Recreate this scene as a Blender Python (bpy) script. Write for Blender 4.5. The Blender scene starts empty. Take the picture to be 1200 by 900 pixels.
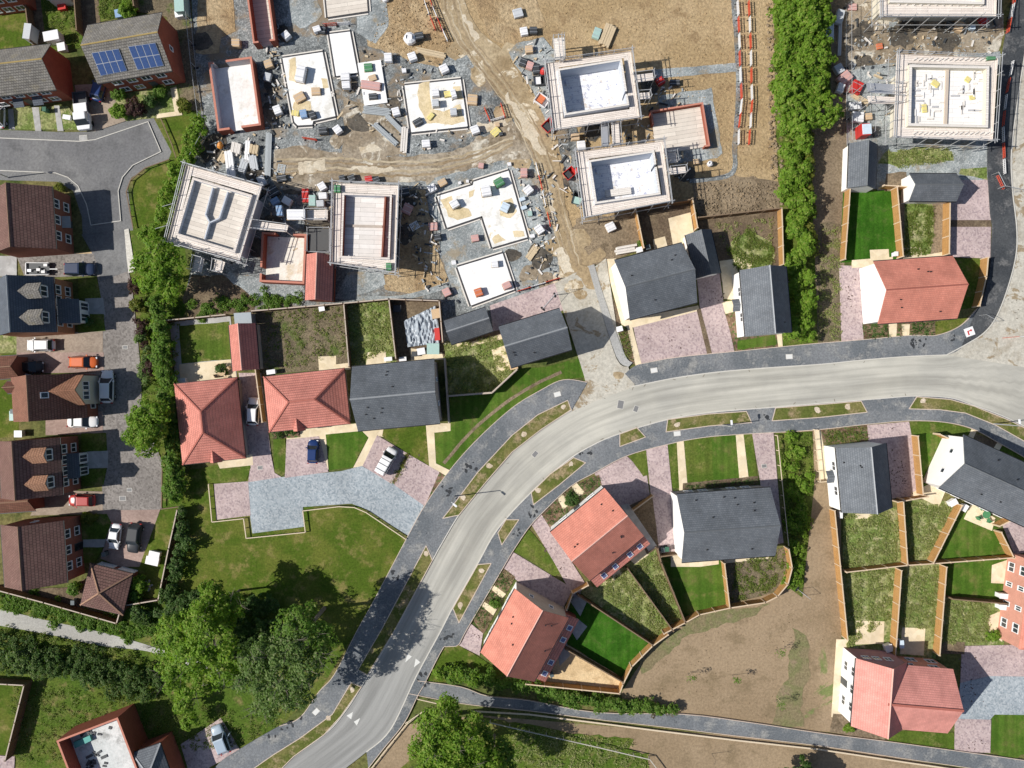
# New housing estate beside a building site, seen straight down from 110 m.
SUN_E, SKY_S, EXPO = 4.5, .07, .25
import bpy, math, random
import numpy as np
from mathutils import Vector, Matrix, noise
random.seed(7); np.random.seed(7)
R = math.radians
HC, FP = 110.0, 924.0            # camera height (m), focal length in photo pixels
SC = bpy.context.scene
COL = SC.collection
def P(px, py, z=0.0):
    k = (HC - z) / FP
    return Vector(((px - 600) * k, (450 - py) * k, z))
ORG = {}                          # world origin of every root / part (parts sit at their root's origin)
# ------------------------------------------------------------------ materials
class NT:
    def __init__(s, name):
        s.m = bpy.data.materials.new(name); s.m.use_nodes = True
        s.t = s.m.node_tree; s.b = s.t.nodes['Principled BSDF']; s.tc = None; s._c = {}
    def n(s, typ, **kw):
        nd = s.t.nodes.new(typ)
        for k, v in kw.items():
            if k.startswith('i_'): nd.inputs[k[2:].replace('_', ' ')].default_value = v
            else: setattr(nd, k, v)
        return nd
    def l(s, a, b): s.t.links.new(a, b)
    def co(s, kind='Object'):
        if s.tc is None: s.tc = s.n('ShaderNodeTexCoord')
        return s.tc.outputs[kind]
    def noise(s, scale, detail=3, rough=.55, kind='Object', stretch=None, dist=0):
        nd = s.n('ShaderNodeTexNoise'); nd.inputs['Scale'].default_value = scale
        nd.inputs['Detail'].default_value = detail; nd.inputs['Roughness'].default_value = rough
        nd.inputs['Distortion'].default_value = dist
        src = s.co(kind)
        if stretch:
            mp = s.n('ShaderNodeMapping'); mp.inputs['Scale'].default_value = stretch[:3]
            if len(stretch) == 4: mp.inputs['Rotation'].default_value = (0, 0, stretch[3]); mp.inputs['Scale'].default_value = stretch[:3]
            s.l(src, mp.inputs[0]); src = mp.outputs[0]
        s.l(src, nd.inputs['Vector']); return nd.outputs['Fac']
    def ramp(s, fac, lo, hi):
        r = s.n('ShaderNodeMapRange'); r.inputs['From Min'].default_value = lo; r.inputs['From Max'].default_value = hi
        r.interpolation_type = 'SMOOTHSTEP'; s.l(fac, r.inputs['Value']); return r.outputs[0]
    def mix(s, fac, a, b, mode='MIX'):
        m = s.n('ShaderNodeMix', data_type='RGBA', blend_type=mode)
        for sock, v in ((m.inputs[0], fac), (m.inputs[6], a), (m.inputs[7], b)):
            if isinstance(v, (int, float)): sock.default_value = v
            elif isinstance(v, (tuple, list)): sock.default_value = (*v[:3], 1)
            else: s.l(v, sock)
        return m.outputs[2]
    def math(s, op, a, b=0.0):
        m = s.n('ShaderNodeMath', operation=op)
        for i, v in enumerate((a, b)):
            if isinstance(v, (int, float)): m.inputs[i].default_value = v
            else: s.l(v, m.inputs[i])
        return m.outputs[0]
    def bump(s, h, strength=.5, dist=.05):
        b = s.n('ShaderNodeBump'); b.inputs['Strength'].default_value = strength; b.inputs['Distance'].default_value = dist
        s.l(h, b.inputs['Height']); s.l(b.outputs[0], s.b.inputs['Normal'])
    def done(s, col, rough=.9, spec=.2, metal=0):
        if isinstance(col, (tuple, list)): s.b.inputs['Base Color'].default_value = (*col[:3], 1)
        else: s.l(col, s.b.inputs['Base Color'])
        s.b.inputs['Roughness'].default_value = rough; s.b.inputs['Specular IOR Level'].default_value = spec
        s.b.inputs['Metallic'].default_value = metal
        return s.m
def sc(c, k): return tuple(min(1, v * k) for v in c)
def ground(name, c1, c2, c3=None, big=.08, mid=.5, fine=4, var=.35, bump=.4, bd=.08, patch=None, w=(.42, .6), stripe=0):
    t = NT(name)
    col = t.mix(t.ramp(t.noise(big, 5, .6), *w), c1, c2)
    if c3: col = t.mix(t.ramp(t.noise(mid, 6, .65), .5, .68), col, c3)
    if patch: col = t.mix(t.ramp(t.noise(patch[1], 7, .7, dist=.6), patch[2], patch[2] + .05), col, patch[0])
    if stripe: col = t.mix(1.0, col, t.math('ADD', t.math('MULTIPLY', t.ramp(t.noise(1.1, 2, .5, stretch=(1.5, .05, 1, .25)), .35, .65), stripe * 2), 1 - stripe), 'MULTIPLY')
    f = t.noise(fine, 6, .75)
    v = t.math('ADD', t.math('MULTIPLY', t.ramp(f, .3, .7), var * 2), 1 - var)
    col = t.mix(1.0, col, t.n('ShaderNodeCombineColor').outputs[0], 'MULTIPLY') if False else t.mix(1.0, col, v, 'MULTIPLY')
    t.bump(f, bump, bd)
    return t.done(col, .95, .1)
def cells(name, cs, size=.25, big=.15, var=.12, bump=.3, stain=None, st=(.62, .7)):
    t = NT(name)
    vo = t.n('ShaderNodeTexVoronoi'); vo.inputs['Scale'].default_value = 1 / size; t.l(t.co(), vo.inputs['Vector'])
    sp = t.n('ShaderNodeSeparateColor'); t.l(vo.outputs['Color'], sp.inputs[0])
    col = t.mix(sp.outputs[0], cs[0], cs[1])
    if len(cs) > 2: col = t.mix(t.ramp(sp.outputs[1], .55, .95), col, cs[2])
    n = t.noise(big, 4, .6)
    col = t.mix(1.0, col, t.math('ADD', t.math('MULTIPLY', t.ramp(n, .3, .7), var * 2), 1 - var), 'MULTIPLY')
    if stain: col = t.mix(t.math('MULTIPLY', t.ramp(t.noise(stain[1], 6, .7), *st), stain[2]), col, stain[0])
    t.bump(vo.outputs['Distance'], bump, .02)
    return t.done(col, .9, .15)
def plain(name, c, rough=.6, var=.1, scale=3, metal=0, spec=.3):
    t = NT(name)
    n = t.noise(scale, 4, .6)
    col = t.mix(1.0, c, t.math('ADD', t.math('MULTIPLY', n, var * 2), 1 - var), 'MULTIPLY')
    return t.done(col, rough, spec, metal)
def tiles(name, c1, c2, w=.3, h=.34, dark=.45, lichen=None, bump=.8, rough=.75, line=.25, mort=.02):
    t = NT(name)
    br = t.n('ShaderNodeTexBrick'); t.l(t.co('UV'), br.inputs['Vector'])
    br.inputs['Color1'].default_value = (*c1, 1); br.inputs['Color2'].default_value = (*c2, 1)
    br.inputs['Mortar'].default_value = (*sc(c1, dark), 1)
    br.inputs['Scale'].default_value = 1; br.inputs['Brick Width'].default_value = w; br.inputs['Row Height'].default_value = h
    br.inputs['Mortar Size'].default_value = mort; br.inputs['Mortar Smooth'].default_value = .3; br.inputs['Bias'].default_value = -.1
    col = br.outputs['Color']
    n = t.noise(.35, 6, .65)
    col = t.mix(1.0, col, t.math('ADD', t.math('MULTIPLY', t.ramp(n, .25, .75), .36), .82), 'MULTIPLY')
    n2 = t.noise(1.6, 3, .6, kind='UV', stretch=(1, .12, 1))
    col = t.mix(1.0, col, t.math('ADD', t.math('MULTIPLY', n2, .3), .85), 'MULTIPLY')
    if lichen: col = t.mix(t.math('MULTIPLY', t.ramp(t.noise(1.1, 6, .75), .52, .7), lichen[1]), col, lichen[0])
    sx = t.n('ShaderNodeSeparateXYZ'); t.l(t.co('UV'), sx.inputs[0])
    saw = t.math('FRACT', t.math('DIVIDE', sx.outputs[1], h))
    col = t.mix(1.0, col, t.math('ADD', t.math('MULTIPLY', t.ramp(saw, 0, .3), line), 1 - line), 'MULTIPLY')
    hh = t.math('ADD', saw, t.math('MULTIPLY', br.outputs['Fac'], -.6))
    t.bump(hh, bump, .05)
    return t.done(col, rough, .25)
def boards(name, c1, c2, w=.23, ln=3.0, gap=.35, vary=.25):
    t = NT(name)
    br = t.n('ShaderNodeTexBrick'); t.l(t.co('UV'), br.inputs['Vector'])
    br.inputs['Color1'].default_value = (*c1, 1); br.inputs['Color2'].default_value = (*c2, 1); br.inputs['Mortar'].default_value = (*sc(c1, gap), 1)
    br.inputs['Scale'].default_value = 1; br.inputs['Brick Width'].default_value = ln; br.inputs['Row Height'].default_value = w; br.inputs['Mortar Size'].default_value = .018
    n = t.noise(1.2, 5, .65)
    col = t.mix(1.0, br.outputs['Color'], t.math('ADD', t.math('MULTIPLY', n, vary * 2), 1 - vary), 'MULTIPLY')
    t.bump(br.outputs['Fac'], .3, .02)
    return t.done(col, .85, .15)
def leafmat(name, c1, c2, c3):
    t = NT(name)
    at = t.n('ShaderNodeAttribute', attribute_name='leafvar')
    sp = t.n('ShaderNodeSeparateColor'); t.l(at.outputs['Color'], sp.inputs[0])
    col = t.mix(sp.outputs[0], c1, c2); col = t.mix(t.ramp(sp.outputs[1], .7, 1), col, c3)
    t.done(col, .6, .25)
    tr = t.n('ShaderNodeBsdfTranslucent'); t.l(t.mix(1.0, col, (1.3, 1.4, .6), 'MULTIPLY'), tr.inputs['Color'])
    mx = t.n('ShaderNodeMixShader'); mx.inputs[0].default_value = .45
    out = t.t.nodes['Material Output']
    t.l(t.b.outputs[0], mx.inputs[1]); t.l(tr.outputs[0], mx.inputs[2]); t.l(mx.outputs[0], out.inputs['Surface'])
    return t.m
# ------------------------------------------------------------------ mesh builder
class MB:
    def __init__(s): s.v = []; s.f = []; s.uv = []
    def poly(s, pts, uv=True):
        i = len(s.v); pts = [Vector(p) for p in pts]; s.v += pts; s.f.append(tuple(range(i, i + len(pts))))
        e = pts[1] - pts[0]
        if e.length < 1e-6: e = pts[2] - pts[0]
        e = e.normalized(); nn = Vector((0, 0, 0))
        for k in range(1, len(pts) - 1): nn += (pts[k] - pts[0]).cross(pts[k + 1] - pts[0])
        g = nn.normalized().cross(e) if nn.length > 1e-9 else Vector((0, 1, 0))
        s.uv += [((p - pts[0]).dot(e), (p - pts[0]).dot(g)) for p in pts]
        return s
    def prism(s, pts, z0, z1, bottom=False):
        """pts: list of (x,y) counter-clockwise or not; extruded z0..z1"""
        a = sum(pts[i][0] * pts[(i + 1) % len(pts)][1] - pts[(i + 1) % len(pts)][0] * pts[i][1] for i in range(len(pts)))
        if a < 0: pts = pts[::-1]
        s.poly([(p[0], p[1], z1) for p in pts])
        if bottom: s.poly([(p[0], p[1], z0) for p in pts[::-1]])
        for i in range(len(pts)):
            p, q = pts[i], pts[(i + 1) % len(pts)]
            s.poly([(p[0], p[1], z0), (q[0], q[1], z0), (q[0], q[1], z1), (p[0], p[1], z1)])
        return s
    def slab(s, top, n, th):
        """a plate: top polygon (list of vectors), thickness th along -n"""
        top = [Vector(p) for p in top]; n = Vector(n).normalized()
        bot = [p - n * th for p in top]
        s.poly(top); s.poly(bot[::-1])
        for i in range(len(top)):
            j = (i + 1) % len(top); s.poly([bot[i], bot[j], top[j], top[i]])
        return s
    def obox(s, c, ax, ay, hx, hy, z0, z1):
        """box about (x,y) c with unit axes ax, ay"""
        c = Vector((c[0], c[1])); ax = Vector(ax[:2]); ay = Vector(ay[:2])
        return s.prism([tuple(c + ax * i * hx + ay * j * hy) for i, j in ((-1, -1), (1, -1), (1, 1), (-1, 1))], z0, z1, True)
    def box(s, x0, x1, y0, y1, z0, z1): return s.prism([(x0, y0), (x1, y0), (x1, y1), (x0, y1)], z0, z1, True)
    def bar(s, a, b, w, h=None):
        """square bar from a to b"""
        a, b = Vector(a), Vector(b); d = (b - a).normalized(); h = h or w
        up = Vector((0, 0, 1)) if abs(d.z) < .9 else Vector((1, 0, 0))
        r = d.cross(up).normalized(); u = r.cross(d)
        c = [(-w / 2, -h / 2), (w / 2, -h / 2), (w / 2, h / 2), (-w / 2, h / 2)]
        A = [a + r * i + u * j for i, j in c]; B = [b + r * i + u * j for i, j in c]
        s.poly(A[::-1] if False else A); s.poly(B[::-1])
        for i in range(4):
            j = (i + 1) % 4; s.poly([A[i], B[i], B[j], A[j]])
        return s
    def tube(s, a, b, r, n=8, r2=None):
        a, b = Vector(a), Vector(b); d = (b - a).normalized(); r2 = r if r2 is None else r2
        up = Vector((0, 0, 1)) if abs(d.z) < .9 else Vector((1, 0, 0))
        x = d.cross(up).normalized(); y = x.cross(d)
        A = [a + (x * math.cos(2 * math.pi * i / n) + y * math.sin(2 * math.pi * i / n)) * r for i in range(n)]
        B = [b + (x * math.cos(2 * math.pi * i / n) + y * math.sin(2 * math.pi * i / n)) * r2 for i in range(n)]
        for i in range(n): s.poly([A[i], B[i], B[(i + 1) % n], A[(i + 1) % n]])
        s.poly(A); s.poly(B[::-1]); return s
    def build(s, name, m, parent=None, smooth=False, bevel=0):
        o0 = ORG.get(parent.name, Vector()) if parent else Vector()
        me = bpy.data.meshes.new(name)
        me.from_pydata([tuple(Vector(v) - o0) for v in s.v], [], s.f)
        uvl = me.uv_layers.new(name='UVMap')
        uvl.data.foreach_set('uv', np.array(s.uv, dtype=np.float32).ravel())
        if smooth: me.polygons.foreach_set('use_smooth', [True] * len(me.polygons))
        for x in (m if isinstance(m, (list, tuple)) else [m]): me.materials.append(x)
        me.update()
        o = bpy.data.objects.new(name, me); COL.objects.link(o)
        if parent: o.parent = parent; ORG[o.name] = o0
        if bevel:
            b = o.modifiers.new('bevel', 'BEVEL'); b.width = bevel; b.segments = 2
            w = o.modifiers.new('weld', 'WELD'); w.merge_threshold = .0005
            o.modifiers.move(1, 0)
        return o
def tag(o, label=None, cat=None, group=None, kind=None):
    if label: o['label'] = label
    if cat: o['category'] = cat
    if group: o['group'] = group
    if kind: o['kind'] = kind
    return o
def root(name, loc, label, cat, group=None, rz=None):
    o = bpy.data.objects.new(name, None); COL.objects.link(o); o.empty_display_size = .3
    o.location = loc; o.rotation_euler = (0, 0, rz or 0); ORG[o.name] = Vector(loc) if rz is None else Vector()
    return tag(o, label, cat, group)
def copy_tree(o, parent=None):
    c = o.copy(); COL.objects.link(c)
    if parent: c.parent = parent
    for ch in list(o.children): copy_tree(ch, c)
    return c
def recolour(o, m, names):
    for ch in [o] + list(o.children_recursive):
        if ch.type == 'MESH' and ch.name.split('.')[0] in names:
            ch.material_slots[0].link = 'OBJECT'; ch.material_slots[0].material = m
# ------------------------------------------------------------------ ground sheets
LEV = {}
def rough(pts, amp=2.0, step=7):
    out = []
    for i in range(len(pts)):
        a, b = Vector(pts[i]), Vector(pts[(i + 1) % len(pts)]); n = max(1, int((b - a).length / step))
        for k in range(n):
            p = a.lerp(b, k / n)
            nv = noise.noise_vector(Vector((p.x * .11, p.y * .11, 3.3))) + .5 * noise.noise_vector(Vector((p.x * .31, p.y * .31, 9.1)))
            out.append((p.x + nv.x * amp * 1.6, p.y + nv.y * amp * 1.6))
    return out
def curve(pts, n=6):
    """Catmull-Rom through open polyline"""
    V = [Vector(p) for p in pts]; out = []
    for i in range(len(V) - 1):
        p0, p1, p2, p3 = V[max(0, i - 1)], V[i], V[i + 1], V[min(len(V) - 1, i + 2)]
        for k in range(n):
            t = k / n
            q = .5 * ((2 * p1) + (p2 - p0) * t + (2 * p0 - 5 * p1 + 4 * p2 - p3) * t * t + (3 * p1 - p0 - 3 * p2 + p3) * t ** 3)
            out.append((q.x, q.y))
    out.append(tuple(V[-1])[:2]); return out
def gz(level):
    LEV[level] = LEV.get(level, 0) + 1
    return .012 + level * .03 + LEV[level] * .0006
def sheet(name, pts, m, level=1, ra=0, z=None, smooth=None):
    if ra: pts = rough(pts, ra)
    z = gz(level) if z is None else z
    w = [tuple(P(x, y, 0))[:2] for x, y in pts]
    return tag(MB().prism(w, -.05, z).build(name, m), kind='structure')
def strip(pts, w0, w1):
    """offset polyline both ways (pixel space) -> polygon"""
    V = [Vector(p) for p in pts]; L = []; Rr = []
    for i, p in enumerate(V):
        d = (V[min(i + 1, len(V) - 1)] - V[max(i - 1, 0)]).normalized(); n = Vector((-d.y, d.x))
        L.append(tuple(p + n * w0)); Rr.append(tuple(p - n * w1))
    return L + Rr[::-1]
def edging(name, pts, m, w=1.0, z=.15, closed=False):
    pts = list(pts) + ([pts[0]] if closed else [])
    mb = MB(); W = [P(x, y) for x, y in pts]
    for a, b in zip(W, W[1:]):
        d = (b - a)
        if d.length < .01: continue
        d.normalize(); n = Vector((-d.y, d.x, 0)) * (w / 8.4 / 2)
        a2 = a - d * .02; b2 = b + d * .02
        mb.prism([tuple((a2 + n))[:2], tuple((a2 - n))[:2], tuple((b2 - n))[:2], tuple((b2 + n))[:2]], -.05, z + random.random() * .004)
    return tag(mb.build(name, m), kind='structure')
# ------------------------------------------------------------------ palette
m_base = ground('meadow_ground', (.10, .12, .035), (.17, .15, .06), (.05, .075, .02), .05, .25, 2.2, .4)
m_field = ground('rough_grass', (.07, .12, .016), (.115, .14, .028), (.18, .16, .06), .12, .6, 3.5, .4, .6)
m_lawn = ground('mown_lawn', (.07, .118, .016), (.108, .14, .026), (.17, .165, .055), .16, .5, 4, .3, .4, stripe=.1)
m_lawn2 = ground('dry_lawn', (.066, .108, .012), (.115, .135, .024), (.20, .175, .06), .2, .45, 4, .3, .4)
m_bright = ground('bright_lawn', (.058, .12, .014), (.088, .145, .022), (.13, .145, .04), .25, .5, 5, .22, .3, stripe=.12)
m_turf = ground('new_turf', (.03, .10, .008), (.045, .13, .012), (.06, .12, .02), .4, .8, 6, .3, .4, stripe=.12)
m_weed = ground('weedy_grass', (.145, .20, .05), (.27, .285, .12), (.36, .335, .19), .3, .8, 3.2, .45, .9, .15)
m_weedsoil = ground('weedy_soil', (.16, .13, .085), (.21, .17, .11), (.10, .14, .035), .3, .28, 4, .45, 1, .15)
m_soil = ground('brown_soil', (.20, .155, .105), (.27, .21, .14), (.15, .115, .075), .12, .5, 3.5, .35, .8, .12)
m_dark = ground('damp_soil', (.13, .095, .065), (.17, .13, .085), (.22, .17, .11), .2, .6, 4, .35, .8, .1)
m_earth = ground('bare_earth', (.27, .20, .125), (.32, .24, .155), (.22, .165, .10), .07, .3, 3.0, .2, .5, .08, patch=((.16, .19, .07), .09, .62))
m_tan = ground('tan_soil', (.38, .275, .15), (.45, .335, .195), (.30, .21, .115), .09, .4, 2.8, .3, 1.0, .16)
m_gold = ground('gold_soil', (.38, .27, .15), (.47, .36, .22), (.30, .21, .12), .15, .5, 2.2, .33, 1.0, .25)
m_mud = ground('site_track', (.33, .25, .15), (.42, .335, .215), (.27, .20, .115), .1, .35, 2.4, .25, .6, .1, patch=((.58, .51, .39), .22, .56))
m_mud2 = ground('wet_site_track', (.26, .21, .15), (.36, .31, .24), (.18, .14, .09), .12, .4, 2.2, .3, .6, .1, patch=((.52, .48, .40), .3, .55))
m_gravel = cells('grey_stone', ((.12, .13, .13), (.22, .235, .235), (.32, .335, .33)), .16, .22, .4, .9, ((.25, .19, .125), .16, .85), (.5, .62))
m_gravel2 = cells('pale_stone', ((.20, .225, .23), (.31, .335, .335), (.40, .42, .415)), .15, .25, .3, .8, ((.30, .24, .155), .2, .75), (.52, .64))
m_egreen = ground('greening_earth', (.21, .175, .10), (.15, .17, .065), (.25, .192, .125), .25, .25, 3.5, .3, .6, .1)
m_road = None
def road_mat():
    t = NT('dusty_concrete_road')
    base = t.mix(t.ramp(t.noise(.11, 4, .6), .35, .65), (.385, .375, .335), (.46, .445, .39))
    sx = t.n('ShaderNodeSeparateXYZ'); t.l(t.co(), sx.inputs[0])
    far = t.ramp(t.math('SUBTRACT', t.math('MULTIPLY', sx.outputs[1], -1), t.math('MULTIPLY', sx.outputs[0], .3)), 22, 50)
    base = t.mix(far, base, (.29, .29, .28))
    n = t.noise(1.0, 5, .6, kind='UV', stretch=(.045, .9, 1))
    col = t.mix(1.0, base, t.math('ADD', t.math('MULTIPLY', t.ramp(n, .3, .7), .42), .79), 'MULTIPLY')
    f = t.noise(5, 4, .7)
    col = t.mix(1.0, col, t.math('ADD', t.math('MULTIPLY', f, .2), .9), 'MULTIPLY')
    col = t.mix(t.math('MULTIPLY', t.ramp(t.noise(.5, 7, .75), .64, .7), .35), col, (.30, .29, .26))
    t.bump(f, .1, .02); return t.done(col, .95, .1)
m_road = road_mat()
m_pale = ground('pale_concrete', (.44, .415, .355), (.50, .475, .41), (.38, .345, .28), .12, .35, 3, .2, .2, .03, patch=((.30, .24, .16), .3, .55))
m_pave = ground('dark_tarmac_path', (.135, .148, .16), (.19, .20, .21), (.26, .26, .25), .12, .5, 4, .25, .3, .03, patch=((.022, .025, .03), .55, .672))
m_newtar = ground('fresh_tarmac', (.055, .06, .066), (.08, .085, .09), (.14, .14, .14), .15, .5, 4, .25, .3, .03)
m_asph = ground('old_asphalt', (.165, .165, .168), (.21, .21, .208), (.135, .135, .137), .1, .35, 3.5, .18, .3, .03, patch=((.085, .085, .088), .35, .68))
m_asph2 = ground('estate_footway', (.18, .18, .18), (.225, .225, .22), None, .1, .4, 4, .2, .3, .03)
m_lane = ground('lane_surface', (.36, .35, .32), (.42, .41, .375), None, .1, .4, 4, .15, .2, .03)
m_pink = cells('pink_block_paving', ((.43, .335, .325), (.53, .43, .415), (.34, .265, .27)), .2, .25, .1, .3, ((.13, .085, .075), .75, .8), (.66, .72))
m_blue = cells('blue_grey_paving', ((.29, .335, .365), (.42, .455, .475), (.24, .28, .31)), .2, .2, .1, .3)
m_court = cells('brown_grey_setts', ((.215, .195, .18), (.285, .262, .243), (.17, .155, .142)), .22, .12, .16, .3)
m_drive = cells('tan_setts', ((.27, .215, .17), (.35, .285, .225)), .22, .2, .15, .3)
m_drivep = cells('rosy_setts', ((.30, .215, .185), (.385, .285, .245)), .22, .2, .15, .3)
m_cream = cells('cream_slabs', ((.67, .56, .38), (.76, .65, .47)), .55, .3, .12, .2, ((.45, .35, .2), 1.2, .5), (.6, .75))
m_greyslab = cells('grey_slabs', ((.36, .355, .34), (.45, .445, .43)), .5, .3, .12, .2)
m_bed = cells('bark_bed', ((.13, .08, .05), (.24, .165, .11), (.07, .11, .03)), .28, .5, .3, 1.0)
m_sand = ground('golden_gravel', (.60, .44, .25), (.68, .52, .31), (.50, .36, .2), .2, .7, 5, .2, .4, .05)
m_slab = ground('white_concrete_slab', (.76, .755, .73), (.84, .835, .81), (.64, .62, .57), .2, .5, 3, .08, .1, .02, patch=((.62, .51, .31), .16, .6))
m_slabw = ground('clean_concrete_slab', (.80, .80, .79), (.86, .86, .85), (.74, .73, .71), .2, .5, 3, .05, .1, .02)
m_kerb = plain('kerb_stone', (.56, .54, .49), .85, .15, 2)
m_kerbp = plain('pink_edging', (.56, .46, .38), .85, .15, 2)
m_strip = cells('white_gravel', ((.55, .52, .46), (.68, .65, .58)), .2, .3, .1)
m_stone = ground('mid_footway', (.33, .33, .32), (.40, .40, .385), None, .1, .4, 4, .18, .3, .03)
# ------------------------------------------------------------------ the ground
g = MB().box(-1500, 1500, -1500, 1500, -1, 0).build('ground', m_base); tag(g, kind='structure')
S_ = sheet
# lower left rough grass and the lawn
S_('grass_field', [(-60, 700), (0, 690), (150, 700), (205, 690), (214, 560), (250, 545), (290, 540), (360, 590), (474, 632), (418, 740), (374, 810), (328, 850), (280, 878), (240, 960), (-60, 960)], m_field, 0)
S_('lawn', [(207, 690), (212, 575), (222, 550), (292, 543), (300, 600), (420, 592), (476, 632), (440, 702), (400, 768), (330, 712), (260, 700)], m_lawn2, 1, 1)
S_('lane', curve([(-60, 703), (0, 714), (60, 728), (120, 741), (184, 759), (260, 784)]) + curve([(256, 800), (184, 766), (120, 757), (60, 744), (0, 733), (-60, 722)]), m_lane, 1)
# bottom strip, earth field
S_('bare_earth', [(560, 838), (700, 850), (860, 862), (1000, 880), (1200, 912), (1200, 1000), (430, 1000), (436, 900), (470, 850)], m_earth, 0)
S_('rough_grass', [(560, 838), (620, 850), (700, 862), (742, 866), (738, 878), (760, 884), (766, 960), (560, 960), (470, 900), (520, 850)], m_field, 1, 2)
S_('earth_field', [(728, 812), (745, 786), (770, 752), (800, 722), (850, 708), (905, 692), (925, 640), (916, 500), (985, 500), (986, 770), (976, 858), (860, 850), (730, 824)], m_earth, 0)
S_('green_patch', [(930, 735), (945, 745), (950, 790), (935, 830), (945, 850), (905, 852), (910, 815), (925, 790)], m_egreen, 1, 3.5)
S_('green_patch', [(745, 768), (772, 750), (830, 716), (900, 708), (880, 722), (800, 748), (764, 785), (752, 790)], m_egreen, 1, 3)
# hedge side strip left
S_('hedge_bank', [(185, 120), (240, 110), (240, 165), (225, 220), (215, 280), (225, 350), (210, 380), (205, 450), (212, 560), (215, 690), (190, 700), (190, 540), (165, 480), (158, 400), (150, 330), (150, 240), (170, 200)], m_field, 0)
S_('verge_grass', [(190, 138), (236, 135), (238, 165), (220, 188), (206, 182)], m_lawn2, 1, 1)
S_('verge_grass', [(156, 212), (200, 188), (210, 186), (216, 210), (196, 236), (180, 260), (158, 268)], m_lawn2, 1, 1)
# building site
S_('stone_ground', [(222, -60), (520, -60), (556, 70), (600, 130), (650, 200), (662, 330), (664, 360), (560, 372), (460, 352), (300, 366), (216, 350), (230, 290), (226, 190), (240, 165), (228, 80)], m_gravel, 0)
S_('stone_patch', [(420, 0), (452, -5), (455, 30), (440, 52), (418, 38)], m_gravel2, 2, 1)
S_('stone_patch', [(343, -10), (372, -5), (378, 20), (352, 34), (336, 22)], m_gravel2, 1, 2)
S_('stone_patch', [(497, 212), (590, 175), (630, 200), (640, 270), (650, 330), (560, 368), (536, 352), (520, 310)], m_gravel2, 1, 1)
S_('stone_patch', [(270, 320), (355, 335), (362, 350), (284, 352), (262, 330)], m_gravel2, 1, 2)
S_('stone_patch', [(408, 320), (450, 316), (452, 334), (408, 352), (392, 350)], m_gravel2, 2, 1)
S_('dug_soil', [(232, -10), (272, -10), (276, 36), (258, 44), (256, 62), (230, 62)], m_gold, 1, 1.5)
S_('dug_soil', [(448, -30), (514, -30), (530, 40), (548, 66), (528, 78), (486, 74), (460, 62), (432, 56), (430, 36), (448, 26)], m_gold, 1, 2)
S_('dug_soil', [(480, 222), (498, 222), (508, 280), (526, 330), (500, 345), (450, 340), (448, 322), (466, 318), (470, 260)], m_gold, 1, 1)
S_('dug_soil', [(225, 325), (262, 322), (300, 350), (296, 368), (222, 372), (214, 350)], m_dark, 1, 2)
S_('site_soil', [(505, -60), (906, -60), (912, 60), (908, 150), (914, 240), (812, 246), (740, 250), (700, 300), (660, 300), (648, 230), (600, 130), (560, 66)], m_tan, 0, 1)
S_('churned_soil', [(810, 210), (860, 204), (912, 214), (912, 246), (818, 256)], m_soil, 1, 2)
S_('churned_soil', [(545, -20), (620, -20), (640, 30), (606, 60), (574, 46)], m_gold, 1, 2.5)
S_('churned_soil', [(676, 256), (744, 250), (752, 292), (722, 304), (692, 312), (660, 290)], m_soil, 1, 2)
S_('site_track', curve([(508, -40), (526, 40), (556, 74), (596, 124), (606, 152), (626, 192), (640, 250), (650, 276), (656, 332)]) + curve([(706, 330), (690, 300), (668, 262), (656, 190), (644, 148), (616, 98), (592, 62), (556, 28), (532, -40)]), m_mud, 2, 1)
S_('site_track', [(318, 176), (350, 170), (400, 181), (470, 184), (530, 178), (570, 160), (600, 140), (630, 186), (590, 188), (530, 204), (480, 214), (400, 212), (372, 224), (325, 222), (316, 200)], m_mud2, 2, 1.5)
S_('site_track', [(402, 112), (424, 122), (470, 150), (476, 182), (400, 182), (404, 150)], m_mud2, 1, 2)
S_('stone_pad', [(524, 66), (546, 62), (570, 90), (596, 138), (584, 160), (540, 164), (480, 180), (470, 156)], m_gravel, 1, 1)
S_('stone_pad', [(596, 62), (606, 50), (636, 44), (650, 60), (652, 140), (642, 150), (626, 110)], m_gravel2, 3, 1)
S_('stone_pad', [(650, 152), (676, 150), (690, 236), (676, 242), (664, 206)], m_gravel, 3, 1)
S_('stone_pad', [(770, 112), (834, 104), (846, 180), (840, 186), (786, 192)], m_gravel2, 1, 1)
S_('gravel_path', [(764, 82), (862, 74), (864, 84), (768, 92)], m_gravel2, 1, .4)
S_('gravel_path', curve([(862, -20), (868, 60), (870, 110), (864, 170), (858, 206), (808, 215)]) + curve([(808, 210), (854, 202), (858, 170), (862, 110), (861, 60), (855, -20)])[0:], m_gravel, 2, .4)
S_('gravel_path', curve([(408, 346), (470, 346), (526, 330)]) + curve([(526, 338), (470, 352), (408, 352)]), m_gravel2, 2)
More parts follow.
